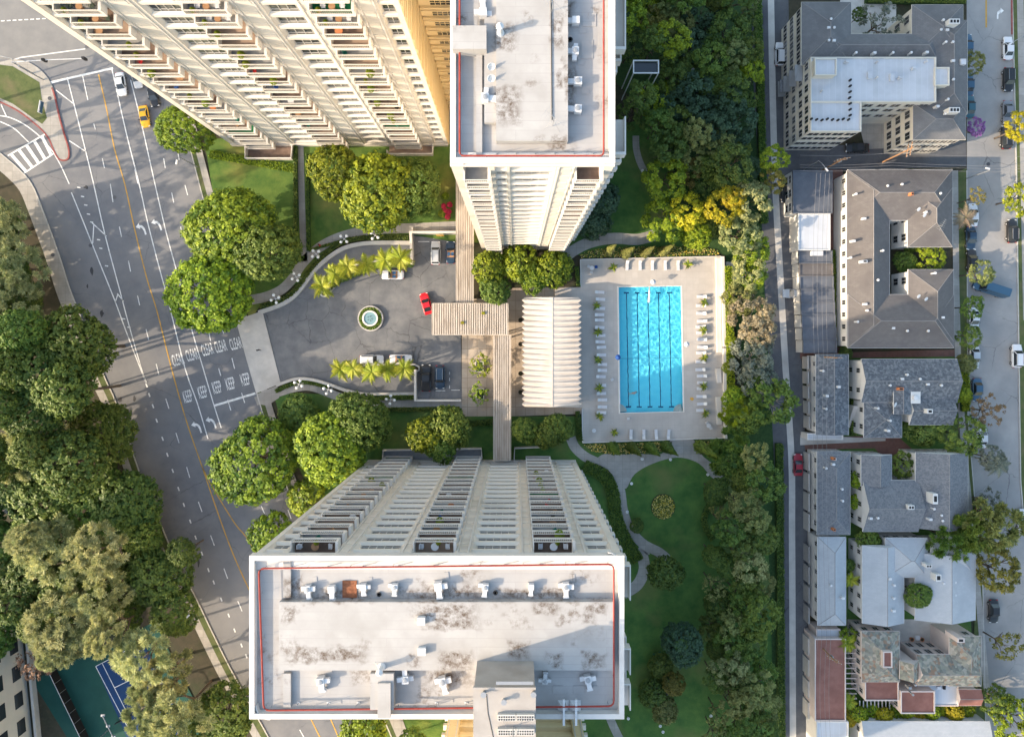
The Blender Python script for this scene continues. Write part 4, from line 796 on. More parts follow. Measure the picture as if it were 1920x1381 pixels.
# single garden trees
for a in [('small', 'leaf_blue', 1132, 375, 32, 8, 'dark blue green shrub at the foot of the upper tower'), ('small', 'leaf_blue', 1112, 418, 30, 6, 'lower blue green shrub beside the upper tower facade'),
          ('small', 'leaf_dark', 1251, 1073, 34, 8, 'round dark tree where the garden path ends'), ('dome', 'leaf_blue', 1278, 1205, 42, 10, 'large blue grey tree alone on the lower lawn'),
          ('small', 'leaf_autumn', 1262, 1282, 22, 6, 'small yellow brown tree by the garden shed'), ('small', 'leaf_dark', 1222, 1300, 26, 5, 'dark shrub left of the garden shed'), ('small', 'leaf_olive', 1245, 1330, 26, 5, 'olive shrub below the garden shed'), ('small', 'leaf_dark', 1240, 1250, 24, 4, 'dark shrub below the blue grey tree'),
          ('conifer', 'leaf_lime', 1378, 775, 26, 7, 'feathery lime green tree by the pool wall corner'), ('conifer', 'leaf_mid', 1362, 850, 40, 8, 'feathery green tree at the corner south of the pool'), ('small', 'leaf_lime', 1372, 640, 12, 5, 'narrow lime shrub behind the pool wall'), ('small', 'leaf_lime', 1366, 690, 12, 5, 'second narrow lime shrub behind the pool wall'),
          ('small', 'leaf_dark', 1195, 985, 14, 2, 'low shrub between garden path and lower tower')]:
    trees([(a[0], a[1], a[2], a[3], a[4], hh(a[5], label=a[6]))], '', None)
# street and yard trees on the right
for a in [('fine', 'leaf_purple', 1829, 240, 19, 8, 'purple flowering jacaranda on the street corner'), ('sparse', 'leaf_autumn', 1831, 370, 17, 7, 'thin autumn coloured street tree by the long hip roof'), ('fine', 'leaf_olive', 1838, 512, 26, 8, 'olive street tree beside the blue van'), ('fine', 'leaf_mid', 1822, 575, 22, 7, 'green street tree below the blue van'),
          ('fine', 'leaf_mid', 1815, 630, 24, 6, 'green street tree beside the silver car'), ('fine', 'leaf_lime', 1908, 372, 30, 8, 'bright yellow green tree at the right edge'), ('fine', 'leaf_yellow', 1912, 240, 30, 9, 'golden tree at the right edge by the black car'), ('fine', 'leaf_olive', 1822, 118, 22, 8, 'grey green street tree by the apartment block'),
          ('fine', 'leaf_mid', 1798, 815, 44, 8, 'broad green tree between the grey roofed houses'), ('small', 'leaf_dark', 1735, 800, 34, 6, 'dark tree behind the wavy shingle house'), ('sparse', 'leaf_rust', 1852, 770, 30, 7, 'bare pinkish street tree'), ('fine', 'leaf_silver', 1858, 858, 26, 7, 'pale spiky tree on the street verge'),
          ('conifer', 'leaf_olive', 1862, 985, 50, 12, 'large shaggy conifer beside the street'), ('conifer', 'leaf_mid', 1780, 1010, 40, 10, 'shaggy conifer over the pale grey roof'), ('conifer', 'leaf_mid', 1822, 1000, 36, 11, 'shaggy conifer between two houses'), ('fine', 'leaf_autumn', 1868, 1068, 44, 10, 'yellow olive street tree below the conifers'),
          ('dome', 'leaf_mid', 1722, 1114, 28, 9, 'round green tree in the pale house courtyard'), ('sparse', 'leaf_autumn', 1882, 1208, 30, 8, 'thin street tree by the slate roofed house'), ('fine', 'leaf_lime', 1905, 1350, 46, 9, 'bright yellow green tree in the bottom right corner'), ('fine', 'leaf_mid', 1865, 1310, 32, 7, 'green street tree near the bottom right corner'),
          ('sparse', 'leaf_silver', 1650, 42, 40, 9, 'pale tree in the apartment block courtyard'), ('small', 'leaf_dark', 1612, 28, 14, 5, 'clipped dark shrub in the apartment block courtyard'), ('fine', 'leaf_lime', 1742, 483, 28, 5, 'sunlit shrub in the hip roof courtyard'), ('small', 'leaf_mid', 1698, 490, 22, 4, 'green shrub in the hip roof courtyard corner'),
          ('small', 'leaf_mid', 1708, 458, 14, 3, 'small shrub at the top of the hip roof courtyard'), ('small', 'leaf_lime', 1610, 900, 18, 5, 'lime green tree behind the middle garage'), ('small', 'leaf_lime', 1606, 940, 15, 4, 'lower lime green shrub behind the middle garage'), ('fine', 'leaf_mid', 1690, 870, 26, 6, 'tree between the two grey gabled houses'),
          ('small', 'leaf_mid', 1630, 1012, 22, 6, 'shrub at the back of the pale grey house'), ('small', 'leaf_dark', 1590, 1060, 12, 4, 'shrub in the gap by the pale garage'), ('small', 'leaf_lime', 1806, 740, 16, 4, 'yellow green hedge tree by the wavy shingle house'), ('small', 'leaf_dark', 1585, 660, 14, 3, 'dark shrub at the end of the flat carports'),
          ('fine', 'leaf_lime', 1590, 1190, 16, 5, 'sunny palm-like shrub beside the red roof garage'), ('sparse', 'leaf_silver', 1850, 940, 24, 6, 'pale thin street tree by the gabled house'), ('small', 'leaf_olive', 1810, 680, 20, 5, 'olive shrub on the street verge'), ('small', 'leaf_mid', 1800, 960, 14, 3, 'low shrub at the corner of the gabled house')]:
    trees([(a[0], a[1], a[2], a[3], a[4], hh(a[5], label=a[6]))], '', None)
for i in range(11):
    tree('small', 'leaf_lime' if i % 3 else 'leaf_yellow', 1590 + i * 22, 1345 - (i % 3) * 5 - i * 1.2, 17, 4 + (i % 2), 'sunny yellow green hedge shrub below the slate roofed house, %s from the alley' % ORD[i], 'hedge below the slate roofed house', name='shrub', cat='shrub')
# cypresses
for i, (a, b) in enumerate([(1139, 474), (1172, 479), (1208, 478), (1243, 475)]):
    tree('cone', 'leaf_olive', a + 8, b - 8, 11, 10, 'clipped cypress north of the pool, %s from the left' % ORD[i], 'cypresses by the pool', 'cypress_tree', 'cypress')
for i, (a, b) in enumerate([(1146, 836), (1184, 838), (1218, 838), (1250, 837), (1318, 838)]):
    tree('cone', 'leaf_mid', a + 8, b + 7, 12 if i < 4 else 14, 10 if i < 4 else 13, 'clipped cypress south of the pool, %s from the left' % ORD[i], 'cypresses by the pool', 'cypress_tree', 'cypress')
# palms
def frond_mesh(seed, L=1.0):
    r = random.Random(seed); m = MB(); n = 9; pr = None; pts = []
    for i in range(n + 1):
        t = i / n; pts.append(Vector((L * t * (1 - 0.12 * t * t), 0, L * (0.42 * t - 0.62 * t * t))))
    m.tube(pts, 0.014, 4, 0.004)
    for i in range(1, n + 1):
        p = pts[i]; t = i / n; w = 0.27 * L * math.sin(math.pi * min(0.96, 0.18 + t * 0.85)) + 0.03
        for s in (-1, 1):
            for k in (0, 0.5):
                b = p - (pts[i] - pts[i - 1]) * k; e = b + Vector((0.13 * L, s * w, -0.10 * L + r.uniform(-.03, .03))); q = Vector((0.035 * L, 0, 0))
                m.add([b - q, b + q, e], [(0, 1, 2)])
    me = m.mesh('frond', 'frond'); at = me.attributes.new('tint', 'FLOAT', 'POINT'); at.data.foreach_set('value', [min(1, max(0, r.gauss(0.5, 0.25))) for _ in me.vertices]); return me
FR = [frond_mesh(i) for i in range(3)]
ptrunk = MB().tube([(0, 0, 0), (0.01, 0, 0.5), (0, 0, 1)], 0.16, 8, 0.11).mesh('trunk', 'bark_pale', True)
shaft = MB().lathe([(0.11, 0), (0.14, 0.3), (0.07, 0.9)], n=8).mesh('crownshaft', 'leaf_lime', True)
def palm(px, py, h, L, label, group, nf=11, seed=0, mat='frond'):
    c = P(px, py, h); o = empty('palm_tree', (c.x, c.y, 0)); tag(o, label, 'palm', group); r = random.Random(seed + 77)
    t = link('trunk', ptrunk, o); t.scale = (1, 1, h - 0.6); link('crownshaft', shaft, o, (0, 0, h - 0.75))
    for i in range(nf):
        f = link('frond', FR[i % 3], o, (0, 0, h), 6.2832 * i / nf + r.uniform(-0.25, 0.25), mat=mat); s = L * r.uniform(0.8, 1.15); f.scale = (s, s, s); f.rotation_euler.y = r.uniform(-0.5, 0.25)
for i, (a, b) in enumerate([(604, 537), (628, 513), (652, 500), (688, 497), (722, 487), (752, 485)]):
    palm(a, b, 6.5 + (i % 3) * 0.7, 2.7, 'yellow green palm in the upper court planter, %s from the left' % ORD[i], 'court palms', seed=i)
for i, (a, b) in enumerate([(638, 692), (662, 690), (697, 697), (726, 692), (758, 690)]):
    palm(a, b, 6.0 + (i % 3) * 0.6, 2.5, 'yellow green palm in the lower court planter, %s from the left' % ORD[i], 'court palms', seed=20 + i)
palm(1382, 770, 5, 2.4, 'bright palm beside the pool wall corner', None, seed=41); palm(1810, 408, 5, 2.6, 'spiky bare palm at the hip roof corner by the street', None, 14, seed=42, mat='leaf_beige')
palm(1590, 1205, 4.5, 2.2, 'palm beside the red roof garage', None, seed=43); palm(1592, 1315, 3.5, 1.9, 'palm at the pergola by the red roof garage', None, seed=44)
palm(1870, 868, 6, 2.6, 'pale palm leaning over the street verge', None, 13, seed=45, mat='leaf_silver'); palm(1595, 1085, 4, 1.8, 'small palm in the gap behind the pale garage', None, seed=46)
# ---------------------------------------------------------------- pool
M('pool_tile', (0.14, 0.70, 0.86), (0.18, 0.76, 0.90), 0.8)
M('pool_line', (0.012, 0.085, 0.22)); M('coping', (0.62, 0.58, 0.52), (0.68, 0.64, 0.58), 1.0)
wm = bpy.data.materials.new('pool_water'); wm.use_nodes = True; MT['pool_water'] = wm
N = wm.node_tree.nodes; L = wm.node_tree.links; N.remove(N['Principled BSDF'])
gl = N.new('ShaderNodeBsdfGlass'); gl.inputs['Roughness'].default_value = 0.0; gl.inputs['IOR'].default_value = 1.33; gl.inputs['Color'].default_value = (0.93, 0.99, 1.0, 1)
L.new(gl.outputs[0], N['Material Output'].inputs['Surface'])
bs = MB(); pz = -1.1
bs.add([(*p, 0.3) for p in pool] + [(*p, pz) for p in pool], [(7, 6, 5, 4) if 0 else (4, 5, 6, 7)] + [(i, 4 + i, 4 + (i + 1) % 4, (i + 1) % 4) for i in range(4)])
struct('pool_basin', bs, 'pool_tile', 'bright blue basin of the swimming pool')
cp = MB().band(pool, 0.35, 0.3, 0.34, True); struct('pool_coping', cp, 'coping', 'pale coping round the swimming pool')
def water_mesh():
    g = np.random.default_rng(3); nu, nv = 130, 260; u, v = np.meshgrid(np.linspace(0, 1, nu), np.linspace(0, 1, nv)); q = [np.array(p) for p in pool]
    x = (q[0][0]*(1-u)+q[1][0]*u)*(1-v)+(q[3][0]*(1-u)+q[2][0]*u)*v; y = (q[0][1]*(1-u)+q[1][1]*u)*(1-v)+(q[3][1]*(1-u)+q[2][1]*u)*v; z = np.full_like(x, 0.2)
    for k in range(26):
        a = g.uniform(0, 6.28); lam = g.uniform(0.55, 1.9); z += 0.0036 * lam * np.sin((x*np.cos(a)+y*np.sin(a))*6.28/lam + g.uniform(0, 6.28))
    vs = np.stack([x, y, z], -1).reshape(-1, 3).tolist(); fs = [(j*nu+i, (j+1)*nu+i, (j+1)*nu+i+1, j*nu+i+1) for j in range(nv-1) for i in range(nu-1)]
    m = MB(); m.add(vs, fs); return m
wo = water_mesh().build('pool_water', 'pool_water', smooth=True); tag(wo, 'clear rippled water of the swimming pool', None, None, 'structure')
wo.cycles.is_caustics_caster = True
sun_d.cycles.is_caustics_light = True
bpy.data.objects['pool_basin'].cycles.is_caustics_receiver = True

def PP(px, py): return P(967 + (px - 967) * (H - pz) / H, 636 + (py - 636) * (H - pz) / H)
for i, x in enumerate((1174, 1194, 1214, 1234, 1254)):
    m = MB(); a = P(x, 549, pz); b = P(x + 4, 762, pz); m.band([a, b], 0.17, pz + 0.01)
    m.band([a + Vector((-0.5, 0, 0)), a + Vector((0.5, 0, 0))], 0.28, pz + 0.014); m.band([b + Vector((-0.5, 0, 0)), b + Vector((0.5, 0, 0))], 0.28, pz + 0.014)
    struct('lane_line', m, 'pool_line', 'dark lane line on the pool floor, %s from the left' % ORD[i])
tag(MB().tube([P(1161, 672, 0.22), P(1280, 671, 0.22)], 0.03, 5).build('pool_rope', 'pool_line'), 'dark rope stretched across the pool', 'rope')
for i, (x, y) in enumerate(((1165, 768), (1275, 768))):
    o = empty('pool_steps', P(x, y)); tag(o, 'white steps in the %s corner of the pool' % ('lower left', 'lower right')[i], 'steps'); s = 1 if i == 0 else -1
    for k in range(3):
        r = 1.5 - 0.4 * k; pts = [(0, 0)] + [(s * r * math.cos(R(15 * t)), r * math.sin(R(15 * t))) for t in range(7)]
        MB().prism([(p[0] - s * 0.35, p[1] - 0.4) for p in pts], pz, pz + 0.33 * (k + 1)).build('tread', 'coping', o)
# loungers
def lounger():
    o = empty('sun_lounger')
    f = MB(); f.box(-0.3, 0.3, -0.95, 0.35, 0.28, 0.34); f.build('seat_frame', 'white_metal', o)
    b = MB(); b.add([(-0.3, 0.35, 0.28), (0.3, 0.35, 0.28), (0.3, 0.95, 0.62), (-0.3, 0.95, 0.62), (-0.3, 0.35, 0.35), (0.3, 0.35, 0.35), (0.3, 0.93, 0.69), (-0.3, 0.93, 0.69)], [(3, 2, 1, 0), (4, 5, 6, 7), (0, 1, 5, 4), (1, 2, 6, 5), (2, 3, 7, 6), (3, 0, 4, 7)]); b.build('backrest', 'white_metal', o)
    for i in range(4):
        m = MB(); x, y = (-0.27, 0.27)[i % 2], (-0.85, 0.3)[i // 2]; m.box(x - 0.03, x + 0.03, y - 0.03, y + 0.03, 0, 0.28); m.build('leg', 'white_metal', o)
    m = MB()
    for i in range(6): m.box(-0.27, 0.27, -0.9 + i * 0.2, -0.76 + i * 0.2, 0.34, 0.37)
    m.box(-0.27, 0.27, -0.93, -0.9, 0.335, 0.36); m.build('sling', 'cushion', o)
    return o
LG = lounger(); lg_used = [0]
def put(px, py, rz, label, group):
    o = LG if not lg_used[0] else copy_tree(LG); lg_used[0] = 1; c = P(px, py); o.location = (c.x, c.y, 0.3); o.rotation_euler = (0, 0, rz); tag(o, label, 'sun lounger', group)
ly = [345 + v / 4 for v in (812, 865, 933, 980, 1020, 1075, 1135, 1182, 1223, 1280, 1350)] + [690 + v / 4 for v in (15, 62, 128, 187, 235, 287, 330)]
for i, y in enumerate(ly): put(1124 + (y - 548) * 0.02 + rnd.uniform(-2, 2), y, R(90) + rnd.uniform(-.06, .06), 'white sun lounger left of the pool, %s from the top' % ORD[i], 'loungers left of the pool')
ly = [345 + v / 4 for v in (845, 912, 970, 1028, 1070, 1115, 1165, 1222, 1265, 1330)] + [690 + v / 4 for v in (10, 57, 108, 150, 210, 265, 313)]
for i, y in enumerate(ly): put(1313 + rnd.uniform(-2, 2), y, R(-90) + rnd.uniform(-.06, .06), 'white sun lounger right of the pool, %s from the top' % ORD[i], 'loungers right of the pool')
for i, x in enumerate((1175, 1199, 1222, 1246, 1270)): put(x, 498, R(0) + rnd.uniform(-.08, .08), 'white sun lounger above the pool, %s from the left' % ORD[i], 'loungers above the pool')
for i, x in enumerate((1182, 1206, 1229, 1252)): put(x, 813, R(180) + rnd.uniform(-.12, .12), 'white sun lounger below the pool, %s from the left' % ORD[i], 'loungers below the pool')
# potted palms
pot = MB().lathe([(0.26, 0), (0.34, 0.5), (0.3, 0.5), (0.28, 0.42)], n=10).mesh('pot', 'terracotta', True)
for i, (a, b) in enumerate([(1150, 501), (1291, 496), (1119, 572), (1321, 566), (1122, 622), (1320, 619), (1122, 675), (1321, 671), (1124, 727), (1320, 724), (1124, 780), (1324, 775), (1152, 810)]):
    c = P(a, b, 1.2); o = empty('potted_palm', (c.x, c.y, 0.3)); tag(o, 'potted palm on the pool deck, %s from the top' % ORD[i], 'potted plant', 'potted palms on the pool deck'); link('pot', pot, o)
    for k in range(8): f = link('frond', FR[k % 3], o, (0, 0, 0.7), k * 0.79 + rnd.uniform(-.3, .3), mat='leaf_mid' if k % 2 else 'frond'); s = rnd.uniform(0.85, 1.25); f.scale = (s, s, s); f.rotation_euler.y = rnd.uniform(-0.6, 0.1)
# umbrellas, tables, chairs
M('umbrella_cloth', (0.6, 0.63, 0.68), rough=0.9); M('blue_cloth', (0.03, 0.09, 0.3), rough=0.9); M('green_cloth', (0.02, 0.16, 0.12), rough=0.9)
def umbrella(px, py, z, label, cl='umbrella_cloth', r=0.55):
    c = P(px, py, z); o = empty('parasol', (c.x, c.y, z)); tag(o, label, 'parasol'); MB().tube([(0, 0, 0), (0, 0, 2.3)], 0.03, 6).build('pole', 'white_metal', o)
    MB().lathe([(0.3, 0), (0.3, 0.08), (0.06, 0.12)], n=10).build('base', 'grey_metal', o)
    MB().lathe([(r * 0.9, 1.75), (r, 1.8), (r * 0.5, 2.15), (0.03, 2.4)], n=8).build('canopy', cl, o)
umbrella(1221, 530, 0.3, 'grey parasol at the top edge of the pool'); umbrella(1283, 645, 0.3, 'small parasol right of the pool'); umbrella(1156, 669, 0.3, 'blue parasol at the left edge of the pool', 'blue_cloth')
def table(px, py, z, label, r=0.45, mat='white_metal', h=0.72):
    c = P(px, py, z); o = empty('table', (c.x, c.y, z)); tag(o, label, 'table'); MB().lathe([(r, h - 0.04), (r, h)], n=14).build('table_top', mat, o); MB().lathe([(0.25, 0), (0.04, 0.05), (0.04, h - 0.04)], n=8).build('pedestal', mat, o)
def chair(px, py, z, rz, label, mat='white_metal', group=None):
    c = P(px, py, z); o = empty('chair', (c.x, c.y, z), rz); tag(o, label, 'chair', group); MB().box(-0.24, 0.24, -0.24, 0.24, 0.4, 0.46).build('seat', mat, o); MB().box(-0.24, 0.24, 0.2, 0.26, 0.46, 0.9).build('backrest', mat, o)
    for i in range(4): x, y = (-0.2, 0.2)[i % 2], (-0.2, 0.2)[i // 2]; MB().box(x - 0.02, x + 0.02, y - 0.02, y + 0.02, 0, 0.4).build('leg', mat, o)
    for x in (-0.25, 0.25): MB().box(x - 0.03, x + 0.03, -0.2, 0.22, 0.62, 0.66).build('arm', mat, o)
table(1109, 503, 0.3, 'white table in the top left corner of the pool deck')
for i, (a, b, t) in enumerate(((1103, 500, 70), (1108, 511, 190), (1117, 501, -80))): chair(a, b, 0.3, R(t), 'pool deck chair in the top left corner, %s from the left' % ORD[i], 'white_metal' if i < 2 else 'blue_cloth')
table(1327, 797, 0.3, 'white table in the lower right corner of the pool deck'); 
for i, (a, b, t) in enumerate(((1324, 792, 30), (1331, 801, 200))): chair(a, b, 0.3, R(t), 'pool deck chair in the lower right corner, %s from the left' % ORD[i])
table(1113, 806, 0.3, 'white table in the lower left corner of the pool deck', 0.4); chair(1147, 711, 0.3, R(35), 'lone chair at the left edge of the pool'); table(1296, 747, 0.3, 'small table right of the pool with dark things on it', 0.32, 'paint_yellow'); chair(1177, 784, 0.3, R(0), 'lifeguard chair below the pool')
# deck walls
def wall(pts, w, z1, label, mat='cream', z0=0.0, name='wall', closed=False):
    o = MB().band(XY(pts), w, z0, z1, closed).build(name, mat); tag(o, label, 'wall'); return o
wall([(1352, 482), (1355, 650)], 0.5, 1.3, 'white wall on the right of the pool deck, upper half', 'slab_white')
wall([(1355, 652), (1357.5, 820)], 0.5, 1.3, 'white wall on the right of the pool deck, lower half', 'slab_white')
for i, (a, b) in enumerate(((484, 660), (690, 717), (743, 795))): wall([(1345, a), (1347, b)], 0.9, 0.75, 'long white bench against the pool wall, %s from the top' % ORD[i], 'slab_white', 0.3, 'bench_wall')
wall([(1087.5, 487), (1351, 481)], 0.15, 0.5, 'low white edge above the pool deck', 'slab_white'); wall([(1092, 829), (1356, 820)], 0.15, 0.5, 'low white edge below the pool deck', 'slab_white'); wall([(1088, 488), (1088.5, 538)], 0.15, 0.5, 'low white edge at the top left of the pool deck', 'slab_white')
wall([(1091, 766), (1092, 828)], 0.15, 0.5, 'low white edge at the lower left of the pool deck', 'slab_white')
struct('pad', MB().prism(XY([(1360, 491), (1392, 492), (1393, 520), (1380, 530), (1362, 528)]), 0, 0.3), 'concrete_pale', 'small pale pad beside the pool wall')
# water spout
o = tag(MB().tube([P(1218, 538, 0.5), P(1217.5, 545, 1.0), P(1217, 556, 0.9), P(1216.5, 566, 0.25)], 0.1, 6, 0.22).build('water_spout', 'paint_white'), 'white jet of water falling into the pool', 'water jet')
# people
M('skin', (0.45, 0.26, 0.18)); M('shirt_red', (0.5, 0.03, 0.03)); M('shirt_dark', (0.03, 0.03, 0.035))
def person(loc, rz, label, mat, swim=False):
    J = dict(pelvis=(0, 0, .95), chest=(0, 0, 1.3), neck=(0, 0, 1.5), head=(0, .03, 1.66), top=(0, .03, 1.76), ls=(-.2, 0, 1.42), le=(-.27, .05, 1.13), lh=(-.25, .18, .9), rs=(.2, 0, 1.42), re=(.27, -.06, 1.13), rh=(.26, -.02, .86), lk=(-.1, .12, .5), lf=(-.1, .02, .06), lt=(-.1, .18, .04), rk=(.1, -.04, .5), rf=(.1, -.22, .1), rt=(.1, -.06, .04), lhip=(-.1, 0, .9), rhip=(.1, 0, .9))
    if swim: J.update(lh=(-.3, .1, 1.75), le=(-.3, .05, 1.6), rh=(.4, .1, 1.0))
    nm = list(J); ed = [('pelvis', 'chest'), ('chest', 'neck'), ('neck', 'head'), ('head', 'top'), ('chest', 'ls'), ('ls', 'le'), ('le', 'lh'), ('chest', 'rs'), ('rs', 're'), ('re', 'rh'), ('pelvis', 'lhip'), ('lhip', 'lk'), ('lk', 'lf'), ('lf', 'lt'), ('pelvis', 'rhip'), ('rhip', 'rk'), ('rk', 'rf'), ('rf', 'rt')]
    rad = dict(pelvis=.15, chest=.16, neck=.06, head=.1, top=.07, ls=.07, le=.05, lh=.04, rs=.07, re=.05, rh=.04, lk=.065, lf=.045, lt=.035, rk=.065, rf=.045, rt=.035, lhip=.1, rhip=.1)
    me = bpy.data.meshes.new('person'); me.from_pydata([J[n] for n in nm], [(nm.index(a), nm.index(b)) for a, b in ed], []); me.materials.append(MT[mat])
    o = link('person', me, None, loc, rz); md = o.modifiers.new('skin', 'SKIN'); o.modifiers.new('sub', 'SUBSURF').render_levels = 1
    for i, n in enumerate(nm): sv = me.skin_vertices[0].data[i]; sv.radius = (rad[n], rad[n] * 0.8); sv.use_root = (i == 0)
    hr = MB().lathe([(0.02, 0.13), (0.1, 0.1), (0.125, 0.03), (0.12, -0.04)][::-1], (0, 0.01, 1.68), 10).build('hair', 'black', o, smooth=True)
    tag(o, label, 'person'); return o
person(P(602, 461) + Vector((0, 0, 0.13)), R(-50), 'person in a red top walking on the curved path above the court', 'shirt_red')
person(P(488, 656) + Vector((0, 0, 0.08)), R(40), 'person in dark clothes crossing the court entrance', 'shirt_dark')
w = person(P(1178, 738, 0.1), R(100), 'swimmer face down in the lower left of the pool', 'skin', True); w.rotation_euler = (R(-90), 0, R(-80)); w.location.z = 0.12
# ---------------------------------------------------------------- court furniture
wall(cr([(487, 586), (530, 571), (556, 553), (574, 531), (592, 507), (617, 484), (644, 467), (672, 459), (706, 456), (771, 456)], 5), 0.75, 0.75, 'long curved pale wall above the court', 'concrete_pale')
wall(cr([(520, 722), (555, 710), (585, 711), (615, 719), (640, 728), (657, 733), (690, 738), (780, 737)], 5), 0.55, 0.7, 'long curved pale wall below the court', 'concrete_pale')
wall([(772.5, 437), (774.5, 497)], 0.45, 1.9, 'cream wall on the left of the upper parking enclosure'); wall([(771, 438), (856, 438)], 0.4, 2.0, 'cream wall behind the upper parking enclosure')
wall([(780.5, 692), (780.5, 750)], 0.4, 1.6, 'cream wall on the left of the lower parking enclosure'); wall([(779, 749.5), (865, 749.5)], 0.35, 1.3, 'cream wall below the lower parking enclosure'); wall([(774, 436), (774, 428)], 0.3, 0.8, 'short wall stub by the curved path')
def planter(outline, label, n=26, sd=0):
    o = empty('planter'); tag(o, label, 'planter'); MB().prism(XY(outline), 0, 0.55).build('soil', 'soil', o); MB().band(XY(outline), 0.28, 0, 0.72, True).build('rim', 'concrete_pale', o); return o
planter(cr([(603, 551), (608, 545), (622, 528), (640, 511), (660, 500), (690, 492), (730, 489), (771, 488), (771, 497), (730, 498), (695, 501), (668, 509), (648, 521), (630, 536), (616, 552), (608, 556)], 3, True), 'curved palm planter above the court')
planter(cr([(640, 688), (700, 684), (778, 683), (778, 698), (700, 701), (652, 698)], 3, True), 'palm planter below the court')
for i in range(22):
    t = i / 21; x = 612 + 158 * t; y = 545 - 50 * min(1, t * 1.6) ** 0.7 - (0 if t < .6 else 0); tree('small', 'leaf_mid', x, y + 1, 6, 1.3, 'low green shrub in the upper court planter, %s from the left' % ORD[i], 'planter shrubs', 'shrub', 'shrub')
for i in range(16):
    tree('small', 'leaf_lime' if i % 2 else 'leaf_mid', 646 + i * 8.4, 692 + (i % 3) * 2, 6, 1.4, 'low green shrub in the lower court planter, %s from the left' % ORD[i], 'planter shrubs', 'shrub', 'shrub')
def hedge(pts, w, h, label, mat='leaf_dark', dens=70):
    q = XY(pts); n = len(q); P2 = [Vector(p) for p in q]; seg = [(P2[i + 1] - P2[i]).length for i in range(n - 1)]; tot = sum(seg); g = np.random.default_rng(int(tot * 100) % 9999); N_ = int(tot * w * dens)
    out = np.zeros((N_, 3)); cum = np.cumsum([0] + seg); s = g.uniform(0, tot, N_); k = np.clip(np.searchsorted(cum, s, side='right') - 1, 0, n - 2)
    A = np.array([[p.x, p.y] for p in P2]); d_ = (A[k + 1] - A[k]) / np.array(seg)[k][:, None]; nn = np.stack([-d_[:, 1], d_[:, 0]], 1); lat = g.uniform(-0.5, 0.5, N_) * w
    out[:, :2] = A[k] + d_ * (s - cum[k])[:, None] + nn * lat[:, None]; out[:, 2] = h * g.uniform(0.55, 1.02, N_) ** 0.5
    nrm = unit(np.concatenate([nn * lat[:, None] / w, np.full((N_, 1), 0.6)], 1) + 0.5 * g.normal(size=(N_, 3))); t = unit(np.cross(nrm, g.normal(size=(N_, 3))))
    o = empty('hedge'); tag(o, label, 'hedge'); link('foliage', quads('foliage', out, nrm, t, np.full(N_, 0.14), 0.7, g.normal(0.45, 0.25, N_), mat, g), o)
    MB().band(q, w * 0.85, 0, h * 0.8).build('stems', 'hedge_green', o)
hedge(cr([(490, 575), (532, 562), (560, 540), (580, 512), (605, 483), (640, 456), (690, 446), (768, 447)], 4), 0.95, 0.9, 'dark clipped hedge behind the curved court wall')
hedge(cr([(518, 733), (555, 718), (590, 718), (615, 726)], 4), 0.8, 0.6, 'low hedge in the lower court bed', 'leaf_mid'); hedge([(694, 745), (778, 744)], 0.9, 0.9, 'dark hedge below the lower ramp'); hedge([(700, 767), (862, 765)], 0.8, 0.9, 'dark hedge along the shaded lawn')
hedge([(556, 275), (556, 480)], 0.8, 0.9, 'dark hedge left of the straight path'); hedge([(578, 290), (580, 470)], 0.7, 0.9, 'dark hedge right of the straight path'); hedge([(660, 447), (580, 470)], 0.5, 0.7, 'dark hedge at the lawn corner')
hedge([(395, 290), (555, 318)], 1.6, 0.7, 'loose sunny hedge below the west wing', 'leaf_lime'); hedge([(875, 793), (925, 790)], 1.2, 0.8, 'clipped hedge below the tan terrace'); hedge([(1082, 770), (1088, 825)], 0.9, 0.9, 'dark hedge at the left of the pool deck'); hedge([(1080, 500), (1084, 538)], 0.7, 0.9, 'small hedge at the top left of the pool deck', 'leaf_mid')
hedge(cr([(1095, 872), (1130, 890), (1148, 920), (1155, 970), (1172, 1010), (1195, 1050)], 4), 2.6, 0.8, 'planted bank between lower tower and garden path', 'leaf_mid')
hedge(cr([(1365, 900), (1335, 935), (1318, 975), (1335, 1010)], 4), 1.2, 0.8, 'dark hedge at the edge of the round lawn'); hedge([(1362, 500), (1368, 810)], 1.6, 1.5, 'lime green hedge behind the pool wall', 'leaf_lime'); hedge([(1418, 0), (1430, 420)], 1.4, 1.3, 'hedge along the upper alley', 'leaf_mid'); hedge([(1458, 830), (1462, 1381)], 1.4, 1.3, 'hedge along the lower alley', 'leaf_dark')
hedge([(1620, 2), (1805, 4)], 1.5, 1.2, 'hedge above the apartment block', 'leaf_mid'); hedge([(1558, 470), (1566, 650)], 0.7, 1.4, 'thin hedge beside the flat carport roofs', 'leaf_mid'); hedge([(1597, 680), (1596, 815)], 0.9, 1.2, 'thin hedge between garage and wavy shingle house', 'leaf_mid'); hedge([(1803, 680), (1806, 770)], 1.6, 1.2, 'hedge in front of the wavy shingle house', 'leaf_lime')
